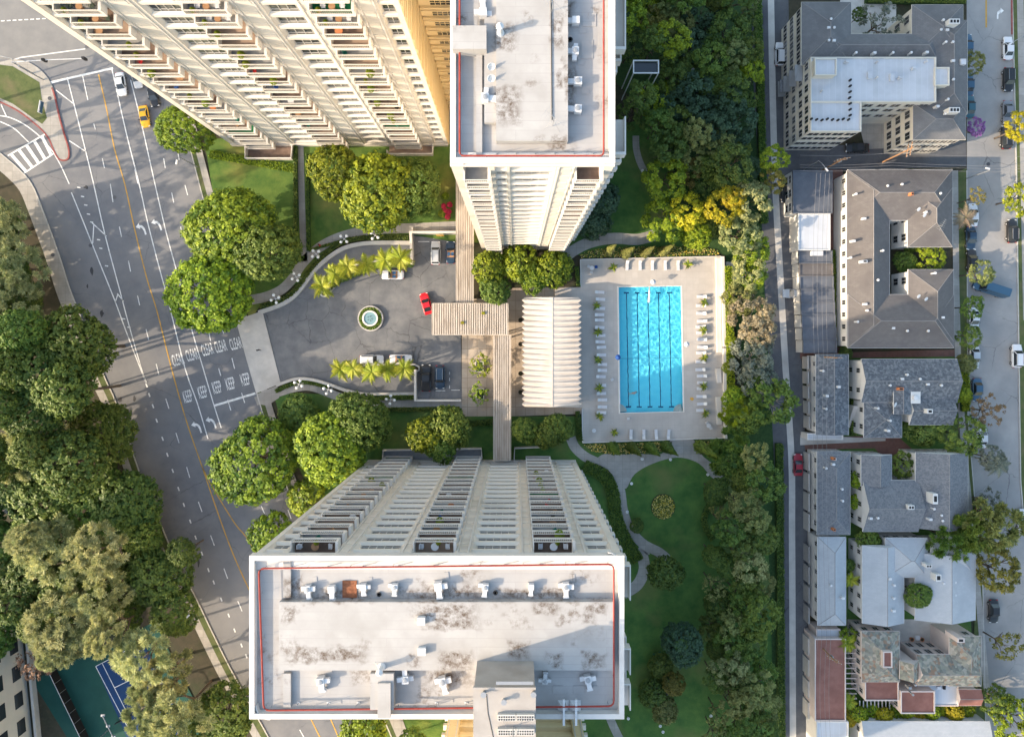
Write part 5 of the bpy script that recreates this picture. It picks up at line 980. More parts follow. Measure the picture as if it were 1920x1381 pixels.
# flowers
def flowers(poly, n, label, z=0.25, mat='flower_mix', under='leaf_dark'):
    q = XY(poly); xs = [p[0] for p in q]; ys = [p[1] for p in q]; g = np.random.default_rng(n); pts = []
    def inside(x, y):
        c = False; j = len(q) - 1
        for i in range(len(q)):
            if (q[i][1] > y) != (q[j][1] > y) and x < (q[j][0] - q[i][0]) * (y - q[i][1]) / (q[j][1] - q[i][1]) + q[i][0]: c = not c
            j = i
        return c
    while len(pts) < n * 4:
        x, y = g.uniform(min(xs), max(xs)), g.uniform(min(ys), max(ys))
        if inside(x, y): pts.append((x, y, z + g.uniform(-0.1, 0.05)))
    p = np.array(pts); o = empty('flower_bed'); tag(o, label, 'flower bed'); MB().prism(q, 0, 0.15).build('soil', 'soil', o)
    for nm, a, b, mt, s in (('blooms', 0, n, mat, 0.11), ('leaves', n, 4 * n, under, 0.16)):
        k = b - a; nr = unit(np.array([0, 0, 1.0]) + 0.4 * g.normal(size=(k, 3))); t = unit(np.cross(nr, g.normal(size=(k, 3))))
        f = link(nm, quads(nm, p[a:b] + (np.array([0, 0, 0.08]) if nm == 'blooms' else 0), nr, t, np.full(k, s), 0.8, g.uniform(0, 1, k), mt, g), o); f['kind'] = 'stuff'
    return o
circ = [(1243 + 21.5 * math.cos(t * 0.2618), 949 + 22.5 * math.sin(t * 0.2618)) for t in range(24)]
fb = flowers(circ, 420, 'round bed of yellow and white flowers on the lawn'); MB().band(XY(circ), 0.25, 0, 0.2, True).build('edging', 'soil', fb)
flowers([(1088, 478), (1105, 470), (1150, 464), (1260, 462), (1345, 468), (1349, 478), (1090, 484)], 420, 'long flower bed above the pool'); flowers([(1093, 832), (1260, 828), (1250, 846), (1150, 852), (1110, 845)], 420, 'long flower bed below the pool'); flowers([(1302, 828), (1330, 826), (1345, 840), (1318, 850)], 60, 'small flower bed right of the pool path fork')
flowers(cr([(1115, 868), (1140, 880), (1155, 905), (1162, 960), (1180, 1005), (1190, 1030), (1180, 1025), (1160, 985), (1152, 950), (1148, 910), (1130, 885)], 2), 60, 'thin flower edging along the garden path')
M('red_bloom', (0.45, 0.02, 0.06), (0.6, 0.05, 0.1), attr=True); 
for i, (a, b) in enumerate(((832, 386), (843, 384), (834, 396), (842, 397), (839, 406))): tree('small', 'red_bloom', a, b, 5.5, 0.9, 'red flowering shrub beside the covered walk, %s from the left' % ORD[[0, 3, 1, 4, 2][i]], 'red shrubs', 'shrub', 'shrub')
for i, (a, b) in enumerate(((835, 368), (829, 401))): tree('small', 'leaf_lime', a, b, 7, 1.0, 'round green shrub %s the red flowering shrubs' % ('above', 'left of')[i], 'round shrubs', 'shrub', 'shrub')
# four-globe lamps
M('globe', (0.85, 0.85, 0.83), rough=0.3)
gl_me = MB().lathe([(0.02, -0.3), (0.2, -0.24), (0.3, 0), (0.2, 0.24), (0.02, 0.3)], n=12).mesh('globe', 'globe', True)
for i, (a, b) in enumerate([(516, 560), (555, 519), (592, 476), (645, 448), (703, 441), (560, 720), (615, 730), (732, 749)]):
    c = P(a, b, 3.4); o = empty('globe_lamp', (c.x, c.y, 0.1), R(20 + i * 9)); tag(o, 'four-globe lamp %s the court, %s from the left' % (('above', ORD[i]) if i < 5 else ('below', ORD[i - 5])), 'lamp', 'four-globe lamps')
    MB().tube([(0, 0, 0), (0, 0, 3.3)], 0.07, 8).build('post', 'white_metal', o)
    m = MB().tube([(-0.75, 0, 3.2), (0.75, 0, 3.2)], 0.045, 6).build('arm', 'white_metal', o); MB().tube([(0, -0.75, 3.24), (0, 0.75, 3.24)], 0.045, 6).build('arm', 'white_metal', o)
    for x, y in ((-.78, 0), (.78, 0), (0, -.78), (0, .78)): link('globe', gl_me, o, (x, y, 3.45))
ring = MB().lathe([(0.28, 0), (0.3, 0.1), (0.16, 0.12), (0.14, 0.02)], n=12).mesh('head', 'paint_white', True)
for i, (a, b) in enumerate([(1184, 906), (1176, 959), (1257, 861), (1327, 889), (1329, 1044), (1333, 1193), (1178, 1346), (1238, 1360), (1243, 1371), (1333, 1341), (1204, 660 + 200), (1299, 130), (1205, 320)]):
    c = P(a, b, 0.8); o = empty('garden_light', (c.x, c.y, 0.08)); tag(o, 'white ring garden light, %s from the top' % ORD[sorted([906, 959, 861, 889, 1044, 1193, 1346, 1360, 1371, 1341, 860, 130, 320]).index(b)], 'garden light', 'garden lights'); link('head', ring, o, (0, 0, 0.7)); MB().tube([(0, 0, 0), (0, 0, 0.72)], 0.05, 6).build('post', 'grey_metal', o)
# fountain
c = P(695.5, 597); fo = empty('fountain', (c.x, c.y, 0.05)); tag(fo, 'round fountain with planted ring in the middle of the court', 'fountain')
MB().lathe([(2.5, 0), (2.5, 0.5), (2.25, 0.5), (2.25, 0.1)], n=40).build('outer_rim', 'concrete_pale', fo); MB().lathe([(2.25, 0), (2.25, 0.32)], n=30).build('soil', 'soil', fo)
MB().lathe([(1.5, 0.3), (1.55, 0.85), (1.25, 0.85), (1.2, 0.45)], n=36).build('basin', 'slab_white', fo); M('fountain_water', (0.18, 0.3, 0.32), rough=0.1, spec=0.6); MB().lathe([(1.24, 0.6), (1.24, 0.7)], n=30).build('water', 'fountain_water', fo)
for k in range(5): a = k * 1.257; MB().tube([(0.55 * math.cos(a), 0.55 * math.sin(a), 0.7), (0.35 * math.cos(a), 0.35 * math.sin(a), 1.0)], 0.05, 6).build('nozzle', 'dark_metal', fo)
g = np.random.default_rng(4); k = 900; a = g.uniform(0, 6.2832, k); r = g.uniform(1.58, 2.22, k); p = np.stack([r * np.cos(a), r * np.sin(a), g.uniform(0.35, 0.75, k)], 1); nr = unit(np.array([0, 0, 1.]) + 0.6 * g.normal(size=(k, 3)))
link('planting', quads('planting', p, nr, unit(np.cross(nr, g.normal(size=(k, 3)))), np.full(k, 0.13), 0.7, g.uniform(0, 1, k), 'leaf_mid', g), fo)
# covered walks
M('canopy', (0.47, 0.41, 0.35), (0.56, 0.50, 0.43), 0.7, c3=(0.34, 0.28, 0.22), scale3=0.5, stretch=(3, 0.4, 1)); M('canopy_dark', (0.30, 0.25, 0.2), (0.42, 0.36, 0.3), 0.8, stretch=(3, 0.4, 1))
def canopy(px0, px1, py0, py1, z, n, label):
    a, b = P(px0, py0, z), P(px1, py1, z); o = empty('covered_walk', (a.x, b.y, 0)); tag(o, label, 'covered walk'); W, D = b.x - a.x, a.y - b.y
    MB().box(0.1, W - 0.1, 0.1, D - 0.1, z - 0.25, z - 0.08).build('roof_sheet', 'canopy_dark', o)
    rm_ = MB().box(-W / n * 0.27, W / n * 0.27, 0.02, D - 0.02, z - 0.075, z + 0.09).mesh('rib', 'canopy')
    for i in range(n): link('rib', rm_, o, (W * (i + 0.5) / n, 0, 0))
    for nm, q in (('fascia', (0, W, -0.08, 0.02)), ('fascia', (0, W, D - 0.02, D + 0.08))): MB().box(*q, z - 0.35, z + 0.1).build(nm, 'canopy', o)
    for q in ((-0.12, 0.0), (W, W + 0.12)): MB().box(*q, 0, D, z - 0.35, z + 0.1).build('fascia', 'canopy', o)
    for x in (0.3, W - 0.3):
        for k in range(max(2, int(D / 6))): y = 0.5 + (D - 1) * k / max(1, int(D / 6) - 1) if int(D / 6) > 1 else (0.5 if k == 0 else D - 0.5); MB().box(x - 0.12, x + 0.12, y - 0.12, y + 0.12, 0, z - 0.35).build('post', 'canopy', o)
canopy(856, 887, 325, 569, 3.4, 9, 'ribbed covered walk from the court to the upper tower'); canopy(811, 952, 569, 627, 4.2, 33, 'broad ribbed entrance canopy beside the red car'); canopy(926, 957, 628, 862, 3.4, 9, 'ribbed covered walk from the canopy to the lower tower')
# folded roof pavilion
M('pleat', (0.50, 0.455, 0.41), (0.56, 0.51, 0.46), 0.5, c3=(0.45, 0.405, 0.36), scale3=0.3)
pv = empty('pavilion'); tag(pv, 'pool pavilion with pleated folded plate roof', 'pavilion'); zr, ze = 5.3, 4.5
npl = 20; yt, yb = P(0, 557, zr).y, P(0, 763, zr).y; pt = (yt - yb) / npl; xr = P(1036, 0, zr).x; xl, xR = P(984, 0, ze).x, P(1084, 0, ze).x
for side in (-1, 1):
    xe = xl if side < 0 else xR; m = MB(); vs = [(xr, 0, zr), (xr, pt / 2, zr), (xr, pt, zr), (xe, 0, ze), (xe + side * 0.6, pt / 2, ze + 0.6), (xe, pt, ze)]
    vs += [(x, y, z - 0.12) for x, y, z in vs]
    m.add(vs, [(0, 1, 4, 3) if side > 0 else (0, 3, 4, 1), (1, 2, 5, 4) if side > 0 else (1, 4, 5, 2), (3, 4, 10, 9), (4, 5, 11, 10), (6, 7, 10, 9), (7, 8, 11, 10)]); me = m.mesh('roof_pleat', 'pleat')
    for i in range(npl): link('roof_pleat', me, pv, (0, yb + i * pt, 0))
MB().box(xr - 0.07, xr + 0.07, yb, yt, zr + 0.01, zr + 0.06).build('ridge_cap', 'pleat', pv); MB().box(xl + 1.2, xR - 1.2, yb + 0.8, yt - 0.8, 0.05, ze - 0.1).build('glass_wall', 'glass_room', pv)
for x in (xl + 0.3, xR - 0.3):
    for i in range(6): y = yb + 0.5 + (yt - yb - 1) * i / 5; MB().box(x - 0.15, x + 0.15, y - 0.15, y + 0.15, 0, ze - 0.05).build('column', 'slab_white', pv)
for i, y in enumerate((600, 645, 700, 735)):
    c = P(976, y, 0.8); o = empty('planter_pot', (c.x, c.y, 0.1)); tag(o, 'dark round pot left of the pavilion, %s from the top' % ORD[i], 'pot', 'pots left of the pavilion'); MB().lathe([(0.3, 0), (0.45, 0.7), (0.38, 0.7), (0.36, 0.55)], n=14).build('pot', 'black', o); MB().lathe([(0.36, 0.5), (0.36, 0.6)], n=12).build('soil', 'soil', o)
for i, (a, b) in enumerate(((899, 687), (900, 738))):
    c = P(a, b, 0.6); o = empty('terrace_planter', (c.x, c.y, 0.1)); tag(o, '%s square tree planter on the tan terrace' % ('upper', 'lower')[i], 'planter'); m = MB()
    for q in ((-0.8, 0.8, -1.1, -0.95), (-0.8, 0.8, 0.95, 1.1), (-0.8, -0.65, -0.95, 0.95), (0.65, 0.8, -0.95, 0.95)): MB().box(*q, 0, 0.6).build('side', 'slab_white', o)
    MB().box(-0.65, 0.65, -0.95, 0.95, 0, 0.5).build('soil', 'hedge_green', o); tree('sparse', 'leaf_lime', a, b, 22, 3.6, '%s thin small-leaved tree in a terrace planter' % ('upper', 'lower')[i], name='small_tree')
# patio walls at the tower feet
for q in (([(720, 862), (720, 842), (903, 839), (904, 858)], 'patio wall at the foot of the lower tower'), ([(964, 862), (965, 838), (1012, 836)], 'patio wall right of the lower covered walk'), ([(465, 276), (465, 300), (550, 300), (552, 276)], 'patio wall below the west wing balconies'), ([(728, 285), (728, 292), (812, 292), (813, 272)], 'patio wall right of the largest ficus')):
    wall(q[0], 0.2, 1.5, q[1], 'slab_white')
struct('patio', MB().sheet(XY([(721, 843), (903, 840), (903, 862), (721, 862)]), 0.1), 'floor_grey', 'grey patio at the foot of the lower tower'); struct('patio', MB().sheet(XY([(466, 274), (551, 274), (550, 299), (466, 299)]), 0.1), 'floor_brown', 'patio below the west wing'); struct('patio', MB().sheet(XY([(730, 274), (811, 274), (811, 291), (730, 291)]), 0.1), 'floor_tan', 'patio beside the largest ficus')
# benches, shed, frame in the garden
def bench(px, py, rz, label):
    c = P(px, py); o = empty('garden_bench', (c.x, c.y, 0.08), rz); tag(o, label, 'bench')
    for i in range(4): MB().box(-0.8, 0.8, -0.25 + i * 0.13, -0.15 + i * 0.13, 0.42, 0.46).build('seat_slat', 'green_cloth', o)
    for i in range(3): MB().box(-0.8, 0.8, 0.27, 0.31, 0.5 + i * 0.14, 0.6 + i * 0.14).build('back_slat', 'green_cloth', o)
    for x in (-0.7, 0.7):
        for y in (-0.2, 0.25): MB().box(x - 0.03, x + 0.03, y - 0.03, y + 0.03, 0, 0.42 if y < 0 else 0.9).build('leg', 'dark_metal', o)
bench(1231, 1223, R(15), 'green bench left of the blue grey tree'); bench(1348, 1290, R(80), 'green bench at the right edge of the lower lawn')
c = P(1238, 1293, 2.2); sh = empty('garden_shed', (c.x, c.y, 0)); tag(sh, 'small dark roofed shed among shrubs on the lower lawn', 'shed'); MB().box(-1.3, 1.3, -0.7, 0.7, 0, 2.1).build('wall', 'dark_metal', sh); MB().box(-1.5, 1.5, -0.85, 0.85, 2.1, 2.25).build('roof', 'asphalt_dark', sh); MB().box(-1.5, 1.5, -0.95, -0.86, 2.08, 2.28).build('fascia', 'white_metal', sh); MB().box(-0.4, 0.4, -0.76, -0.7, 0, 1.9).build('door', 'black', sh)
c = P(1211, 126, 13); tf = empty('trellis', (c.x, c.y, 0)); tag(tf, 'white rectangular frame among the trees right of the upper tower', 'trellis')
for q in ((-2.3, 2.3, 1.0, 1.2), (-2.3, 2.3, -1.2, -1.0), (-2.3, -2.1, -1.0, 1.0), (2.1, 2.3, -1.0, 1.0)): MB().box(*q, 13, 13.2).build('beam', 'white_metal', tf)
for x in (-2.2, 2.2):
    for y in (-1.1, 1.1): MB().box(x - 0.08, x + 0.08, y - 0.08, y + 0.08, 0, 13).build('post', 'white_metal', tf)
MB().box(-2.1, 2.1, -1, 1, 12.6, 12.7).build('panel', 'glass_dark', tf)
# ---------------------------------------------------------------- roof plant
def ac_proto():
    o = empty('air_unit'); MB().box(-0.55, 0.55, -0.5, 0.5, 0, 0.12).build('base', 'roof_white', o); MB().box(-0.42, 0.42, -0.4, 0.45, 0.12, 0.95).build('cabinet', 'white_metal', o)
    m = MB(); m.box(-0.3, 0.3, -1.25, -0.4, 0.3, 0.75); m.build('duct', 'white_metal', o); MB().box(-0.38, 0.38, -1.5, -1.25, 0.05, 0.6).build('duct_elbow', 'white_metal', o); MB().box(0.42, 1.05, -0.3, 0.25, 0.35, 0.8).build('side_duct', 'white_metal', o)
    MB().box(-1.0, -0.42, -0.2, 0.35, 0.12, 0.5).build('side_box', 'white_metal', o); MB().lathe([(0.3, 0.95), (0.3, 1.05), (0.1, 1.08)], n=14).build('fan', 'grey_metal', o); MB().box(0.75, 1.25, 0.5, 1.3, 0, 0.06).build('pad', 'roof_white', o); return o
AC = ac_proto(); ac_used = [0]
for ch in AC.children: ch.scale = (0.8, 0.8, 0.8); ch.location *= 0.8
def ac(px, py, z, rz, label, group):
    o = AC if not ac_used[0] else copy_tree(AC); ac_used[0] = 1; c = P(px, py, z + 0.5); o.location = (c.x, c.y, z); o.rotation_euler = (0, 0, rz + rnd.uniform(-0.12, 0.12)); tag(o, label, 'air unit', group); q = rnd.uniform(0.85, 1.2); o.scale = (q, q * rnd.uniform(0.85, 1.15), q)
    if o is not AC:
        for ch in list(o.children):
            if ch.name.split('.')[0] in ('side_box', 'pad', 'side_duct', 'fan') and rnd.random() < 0.35: bpy.data.objects.remove(ch)
zs = ZS - 0.25; zn = ZN - 0.25
for i, (a, b) in enumerate([(577, 1104), (622, 1104), (681, 1100), (740, 1100), (822, 1098), (910, 1100), (996, 1100), (1061, 1099)]): ac(a, b, zs, R(0) if i != 1 else 0.0, 'white air unit in the upper row on the lower tower roof, %s from the left' % ORD[i], 'air units on the lower tower')
for i, (a, b) in enumerate([(602, 1275), (760, 1272), (830, 1276), (1022, 1276), (1102, 1272)]): ac(a, b, zs, R(180 if i % 2 else 10), 'white air unit in the lower row on the lower tower roof, %s from the left' % ORD[i], 'air units on the lower tower')
for i, (a, b) in enumerate([(1079, 39), (1078, 97), (1083, 153), (1083, 205)]): ac(a, b, zn, R(-90), 'white air unit right of the raised deck on the upper roof, %s from the top' % ORD[i], 'air units on the upper tower')
for i, (a, b) in enumerate([(906, 24), (910, 184)]): ac(a, b, zn + 0.4, R(90 if i else 180), 'white air unit left of the raised deck on the upper roof, %s one' % ('upper', 'lower')[i], 'air units on the upper tower')
def vent(px, py, z, h, r, label, name='roof_vent'):
    c = P(px, py, z); o = empty(name, (c.x, c.y, z)); tag(o, label, 'vent'); MB().lathe([(r * 1.5, 0), (r, 0.3), (r, h)], n=14).build('stack', 'white_metal', o); MB().lathe([(r * 1.4, h + 0.1), (r * 1.3, h + 0.2), (0.03, h + 0.45)], n=14).build('cowl', 'white_metal', o); MB().tube([(0, 0, h * 0.6), (-0.8, 0.5, 0)], 0.02, 4).build('stay', 'grey_metal', o)
vent(938, 62, ZN + 0.95, 1.3, 0.28, 'white vent stack on the raised deck of the upper roof'); vent(716, 1249, ZD, 1.2, 0.28, 'white vent stack on the raised deck of the lower roof')
for i, (a, b) in enumerate(((790, 1164), (791, 1221))):
    c = P(a, b, ZD + 0.3); o = empty('vent_box', (c.x, c.y, ZD)); tag(o, 'square white vent box on the lower roof, %s one' % ('upper', 'lower')[i], 'vent'); MB().box(-0.42, 0.42, -0.35, 0.45, 0, 0.5).build('box', 'white_metal', o)
    for k in (-0.16, 0.16): MB().box(k - 0.11, k + 0.11, -0.38, -0.35, 0.1, 0.35).build('opening', 'black', o)
for i, (a, b) in enumerate(((921, 125), (921, 147))):
    c = P(a, b, ZN + 1.2); o = empty('satellite_dish', (c.x, c.y, ZN + 0.25)); tag(o, 'white satellite dish on the upper roof, %s one' % ('upper', 'lower')[i], 'dish'); MB().tube([(0, 0, 0), (0, 0, 0.9)], 0.04, 6).build('mast', 'grey_metal', o)
    d_ = MB().lathe([(0.02, -0.1), (0.25, -0.05), (0.42, 0.06), (0.4, 0.08), (0.2, -0.02)], n=16).build('reflector', 'white_metal', o, (0, 0, 1.0)); d_.rotation_euler = (R(50), 0, R(20)); MB().tube([(0, 0, 0.95), (0, -0.5, 1.3)], 0.02, 4).build('feed_arm', 'grey_metal', o)
def aerial(px, py, z, rz, label, h=2.6):
    c = P(px, py, z); o = empty('aerial', (c.x, c.y, z), rz); tag(o, label, 'aerial'); MB().tube([(0, 0, 0), (0, 0, h)], 0.035, 6).build('mast', 'grey_metal', o); MB().tube([(-1.1, 0, h - 0.1), (1.3, 0, h - 0.1)], 0.025, 5).build('boom', 'grey_metal', o)
    for k in range(7): w = 0.75 - k * 0.08; MB().tube([(-1.0 + k * 0.36, -w, h - 0.1), (-1.0 + k * 0.36, w, h - 0.1)], 0.016, 4).build('element', 'grey_metal', o)
    for k in range(3): a = k * 2.09; MB().tube([(0, 0, h * 0.7), (0.9 * math.cos(a), 0.9 * math.sin(a), 0)], 0.012, 4).build('guy_wire', 'grey_metal', o)
aerial(1036, 236, ZN + 0.95, R(-40), 'spiky aerial at the lower end of the upper roof'); aerial(1036, 20, ZN + 0.95, R(10), 'aerial at the top of the upper roof')
for i, (a, b, z) in enumerate(((711, 1113, zs), (929, 1110, zs), (1069, 75, zn), (917, 111, ZN + 0.25))):
    c = P(a, b, z); o = MB().lathe([(0.2, 0.02), (0.27, 0.1), (0.2, 0.2), (0.13, 0.1), (0.2, 0.02)], n=16).build('hose_coil', 'dark_metal', None, c, smooth=True); tag(o, ('dark round coil on the lower roof beside the third air unit', 'dark round coil on the lower roof beside the sixth air unit', 'dark round coil on the upper roof between air units', 'dark round coil left of the raised upper deck')[i], 'coil')
# cable along the deck, seams, davit arms
tag(MB().tube([P(1033, -20, ZN + 1.02), P(1034, 110, ZN + 1.02), P(1035, 225, ZN + 1.02)], 0.05, 5).build('cable', 'dark_metal'), 'dark cable running down the raised deck of the upper roof', 'cable')
def davit(px, py, z, ax, label, group):
    c = P(px, py, z); o = empty('davit', (c.x, c.y, z), ax); tag(o, label, 'davit', group); MB().tube([(0, 0, 0), (0, 0, 0.55)], 0.05, 6).build('post', 'grey_metal', o); MB().tube([(0, 0, 0.5), (1.6, 0.45, 0.5)], 0.03, 5).build('arm', 'grey_metal', o); MB().box(-0.16, 0.16, -0.1, 0.1, 0, 0.08).build('foot', 'white_metal', o)
for i in range(9): davit(550 + i * 66, 1060 - i * 0.7, zs, R(0), 'davit arm along the upper edge of the lower roof, %s from the left' % ORD[i], 'roof davits')
for i in range(5): davit(560 + i * 56 + (90 if i > 2 else 0), 1316, zs, R(0), 'davit arm along the lower edge of the lower roof, %s from the left' % ORD[i], 'roof davits')
for i in range(6): davit(932 + i * 36, 290, zn, R(0), 'davit arm along the lower edge of the upper roof, %s from the left' % ORD[i], 'roof davits')
for i in range(2):
    c = P(1057 + i * 23, 1330, ZS + 0.6); o = empty('cradle_bracket', (c.x, c.y, zs)); tag(o, '%s white cradle bracket over the lower roof edge' % ('left', 'right')[i], 'bracket'); MB().box(-0.12, 0.12, -1.6, 1.2, 0.85, 1.05).build('beam', 'white_metal', o); MB().add([(-0.6, 0.6, 0), (-0.6, -0.7, 0), (0, 0, 0.9), (0.6, 0.6, 0), (0.6, -0.7, 0)], [(0, 1, 2), (3, 2, 4), (0, 2, 3), (1, 4, 2)]).build('stand', 'white_metal', o)
def plates(tw, lst, z):
    for a, b, c, e in lst: roof_box(tw, 'walk_pad', a, b, c, e, z - 0.02, z + 0.05)
plates(st, [(600 + i * 52, 640 + i * 52, 1050, 1056) for i in range(10) if i % 2 == 0] + [(1036, 1056, 1285, 1300), (1075, 1096, 1285, 1300), (1098, 1120, 1285, 1300), (595, 640, 1312, 1318), (812, 850, 1310, 1316), (1120, 1136, 1254, 1270)], zs); plates(un, [(1122, 1130, 55, 90), (1124, 1131, 165, 200), (1092, 1118, 25, 50), (1090, 1112, 75, 110)], zn)
roof_box(st, 'rust_tray', 642, 669, 1088, 1120, zs - 0.02, zs + 0.08, 'rust')
# things on the top balconies
def pot_plant(px, py, z, label, r=6):
    c = P(px, py, z); o = empty('pot_plant', (c.x, c.y, z)); tag(o, label, 'plant'); MB().lathe([(0.16, 0), (0.22, 0.35)], n=10).build('pot', 'terracotta', o); l = link('foliage', CR['small'][0], o, (0, 0, 0.6), mat='leaf_lime'); l.scale = (r * 0.05, r * 0.05, 0.35)
def bz(i, base): return base + i * FH + 0.03
zt = bz(18, 1.2)
YB = lambda py, z: 636 + (py - 636) * H / (H - z)
def at(gxp, gyp, z): return (967 + (gxp - 967) * H / (H - z), 636 + (gyp - 636) * H / (H - z))
for (b0, b1, nm) in ((725, 775, 'left'), (857, 902, 'middle'), (986, 1030, 'right')):
    table(*at((b0 + b1) / 2, 860, zt), zt, 'small table on the top %s balcony of the lower tower' % nm, 0.45, 'wood' if nm == 'left' else 'cushion')
    for k, gxp in enumerate((b0 + 8, b1 - 9)): chair(*at(gxp, 860, zt), zt, R(90 if k == 0 else -90), '%s pale chair on the top %s balcony of the lower tower' % (('left', 'right')[k], nm), 'cushion')
    pot_plant(*at(b0 + 26, 856, zt), zt, 'pot plant at the rail of the top %s balcony of the lower tower' % nm)
for (b0, b1, i, nm) in ((469, 520, 18, 'left'), (608, 656, 18, 'middle'), (744, 792, 18, 'right'), (469, 520, 17, 'left'), (608, 656, 17, 'middle'), (744, 792, 17, 'right')):
    z = bz(i, 1.2); fl = ('17th', 'next lower')[i == 17] if 0 else ('upper', 'lower')[i == 17]
    table(*at((b0 + b1) / 2, 276, z), z, 'small table on the %s visible %s balcony of the west wing' % (fl, nm), 0.4, 'wood'); pot_plant(*at(b0 + 9, 279.5, z), z, 'pot plant on the %s visible %s balcony of the west wing' % (fl, nm))
    for k, gxp in enumerate((b0 + 14, b1 - 13)): chair(*at(gxp, 274.5, z), z, R(0), '%s chair on the %s visible %s balcony of the west wing' % (('left', 'right')[k], fl, nm), 'leaf_silver' if nm == 'left' else 'cushion')
# clutter on the balconies further down
rb_ = random.Random(12)
for stk, gyp, zmax, nm in ((((469, 520), (608, 656), (744, 792)), 276.5, 17, 'west wing'), (((725, 775), (857, 902), (986, 1030)), 859, 18, 'lower tower')):
    for si, (b0, b1) in enumerate(stk):
        for f in range(4, zmax):
            z = bz(f, 1.2); u = rb_.random(); lab = 'the %s floor balcony in the %s stack of the %s' % (ORD[f], ('left', 'middle', 'right')[si], nm)
            if u < 0.38: pot_plant(*at(rb_.uniform(b0 + 8, b1 - 8), gyp + (3 if nm == 'west wing' else -3), z), z, 'pot plant on ' + lab, rb_.uniform(6, 13))
            elif u < 0.62: chair(*at(rb_.uniform(b0 + 8, b1 - 8), gyp, z), z, rb_.uniform(0, 6), 'chair on ' + lab, rb_.choice(['cushion', 'wood', 'blue_cloth', 'shirt_red', 'black', 'green_cloth']))
            elif u < 0.75: table(*at(rb_.uniform(b0 + 10, b1 - 10), gyp, z), z, 'table on ' + lab, 0.5, rb_.choice(['wood', 'cushion', 'terracotta']))
# ---------------------------------------------------------------- houses on the right
def roofmat(name, c1, c2, c3, w=0.5, h=0.22, dk=0.75, sc=1.2): M(name, c1, c2, sc, c3=c3, scale3=0.25, bump=0.15, bscale=6); joints(name, 0, tuple(x * dk for x in c1), w, h, 0.5, 0.02)
roofmat('shingle_grey', (0.145, 0.145, 0.148), (0.18, 0.18, 0.18), (0.12, 0.12, 0.124))
roofmat('shingle_brown', (0.135, 0.123, 0.118), (0.165, 0.152, 0.145), (0.112, 0.102, 0.10))
roofmat('shingle_wavy', (0.10, 0.115, 0.13), (0.21, 0.22, 0.225), (0.085, 0.095, 0.11), 0.45, 0.3, 0.6, 1.6)
roofmat('shingle_blue', (0.15, 0.158, 0.17), (0.21, 0.215, 0.225), (0.125, 0.13, 0.14), sc=2.2)
roofmat('shingle_pale', (0.38, 0.40, 0.42), (0.44, 0.455, 0.47), (0.33, 0.35, 0.37), dk=0.88)
M('slate', (0.15, 0.15, 0.125), (0.30, 0.285, 0.23), 1.6, c3=(0.24, 0.16, 0.11), scale3=1.0)
def cells(name, scale, cols):       # irregular stone pieces: a tone for each cell
    m = MT[name]; N = m.node_tree.nodes; L = m.node_tree.links; b = N['Principled BSDF']; g = N.new('ShaderNodeNewGeometry'); v = N.new('ShaderNodeTexVoronoi'); v.inputs['Scale'].default_value = scale; L.new(g.outputs['Position'], v.inputs['Vector'])
    sp = N.new('ShaderNodeSeparateColor'); L.new(v.outputs['Color'], sp.inputs[0]); cr_ = N.new('ShaderNodeValToRGB'); cr_.color_ramp.interpolation = 'CONSTANT'; L.new(sp.outputs[0], cr_.inputs[0])
    while len(cr_.color_ramp.elements) < len(cols): cr_.color_ramp.elements.new(0.5)
    for i, c in enumerate(cols): cr_.color_ramp.elements[i].position = i / len(cols); cr_.color_ramp.elements[i].color = (*c, 1)
    x = N.new('ShaderNodeMix'); x.data_type = 'RGBA'; x.inputs[0].default_value = 0.65; L.new(b.inputs['Base Color'].links[0].from_socket, x.inputs[6]); L.new(cr_.outputs[0], x.inputs[7]); L.new(x.outputs[2], b.inputs['Base Color'])
cells('shingle_wavy', 2.6, [(0.075, 0.085, 0.10), (0.13, 0.14, 0.155), (0.10, 0.11, 0.125), (0.19, 0.2, 0.21)]); cells('shingle_blue', 4.0, [(0.12, 0.128, 0.14), (0.17, 0.178, 0.19), (0.15, 0.157, 0.167), (0.2, 0.205, 0.215)])
cells('slate', 1.9, [(0.17, 0.18, 0.15), (0.26, 0.26, 0.21), (0.13, 0.135, 0.125), (0.34, 0.31, 0.25), (0.29, 0.17, 0.11), (0.21, 0.22, 0.2), (0.40, 0.37, 0.31)])
M('roof_red', (0.21, 0.095, 0.075), (0.26, 0.125, 0.10), 0.7, c3=(0.17, 0.075, 0.06), scale3=0.2)
M('stucco', (0.58, 0.57, 0.545), (0.63, 0.62, 0.595), 0.5); M('stucco_cream', (0.55, 0.52, 0.45), (0.60, 0.565, 0.49), 0.5); M('stucco_pink', (0.56, 0.475, 0.435), (0.62, 0.535, 0.49), 0.5)
M('ridge', (0.28, 0.27, 0.262), (0.22, 0.21, 0.205), 1.5); M('carport_dark', (0.09, 0.10, 0.12), (0.12, 0.13, 0.15), 0.5); M('roof_flat_white', (0.43, 0.445, 0.465), (0.48, 0.495, 0.515), 0.4, c3=(0.38, 0.395, 0.415), scale3=0.3); joints('roof_flat_white', 0, (0.54, 0.56, 0.6), 1.1, 30, 0, 0.02)
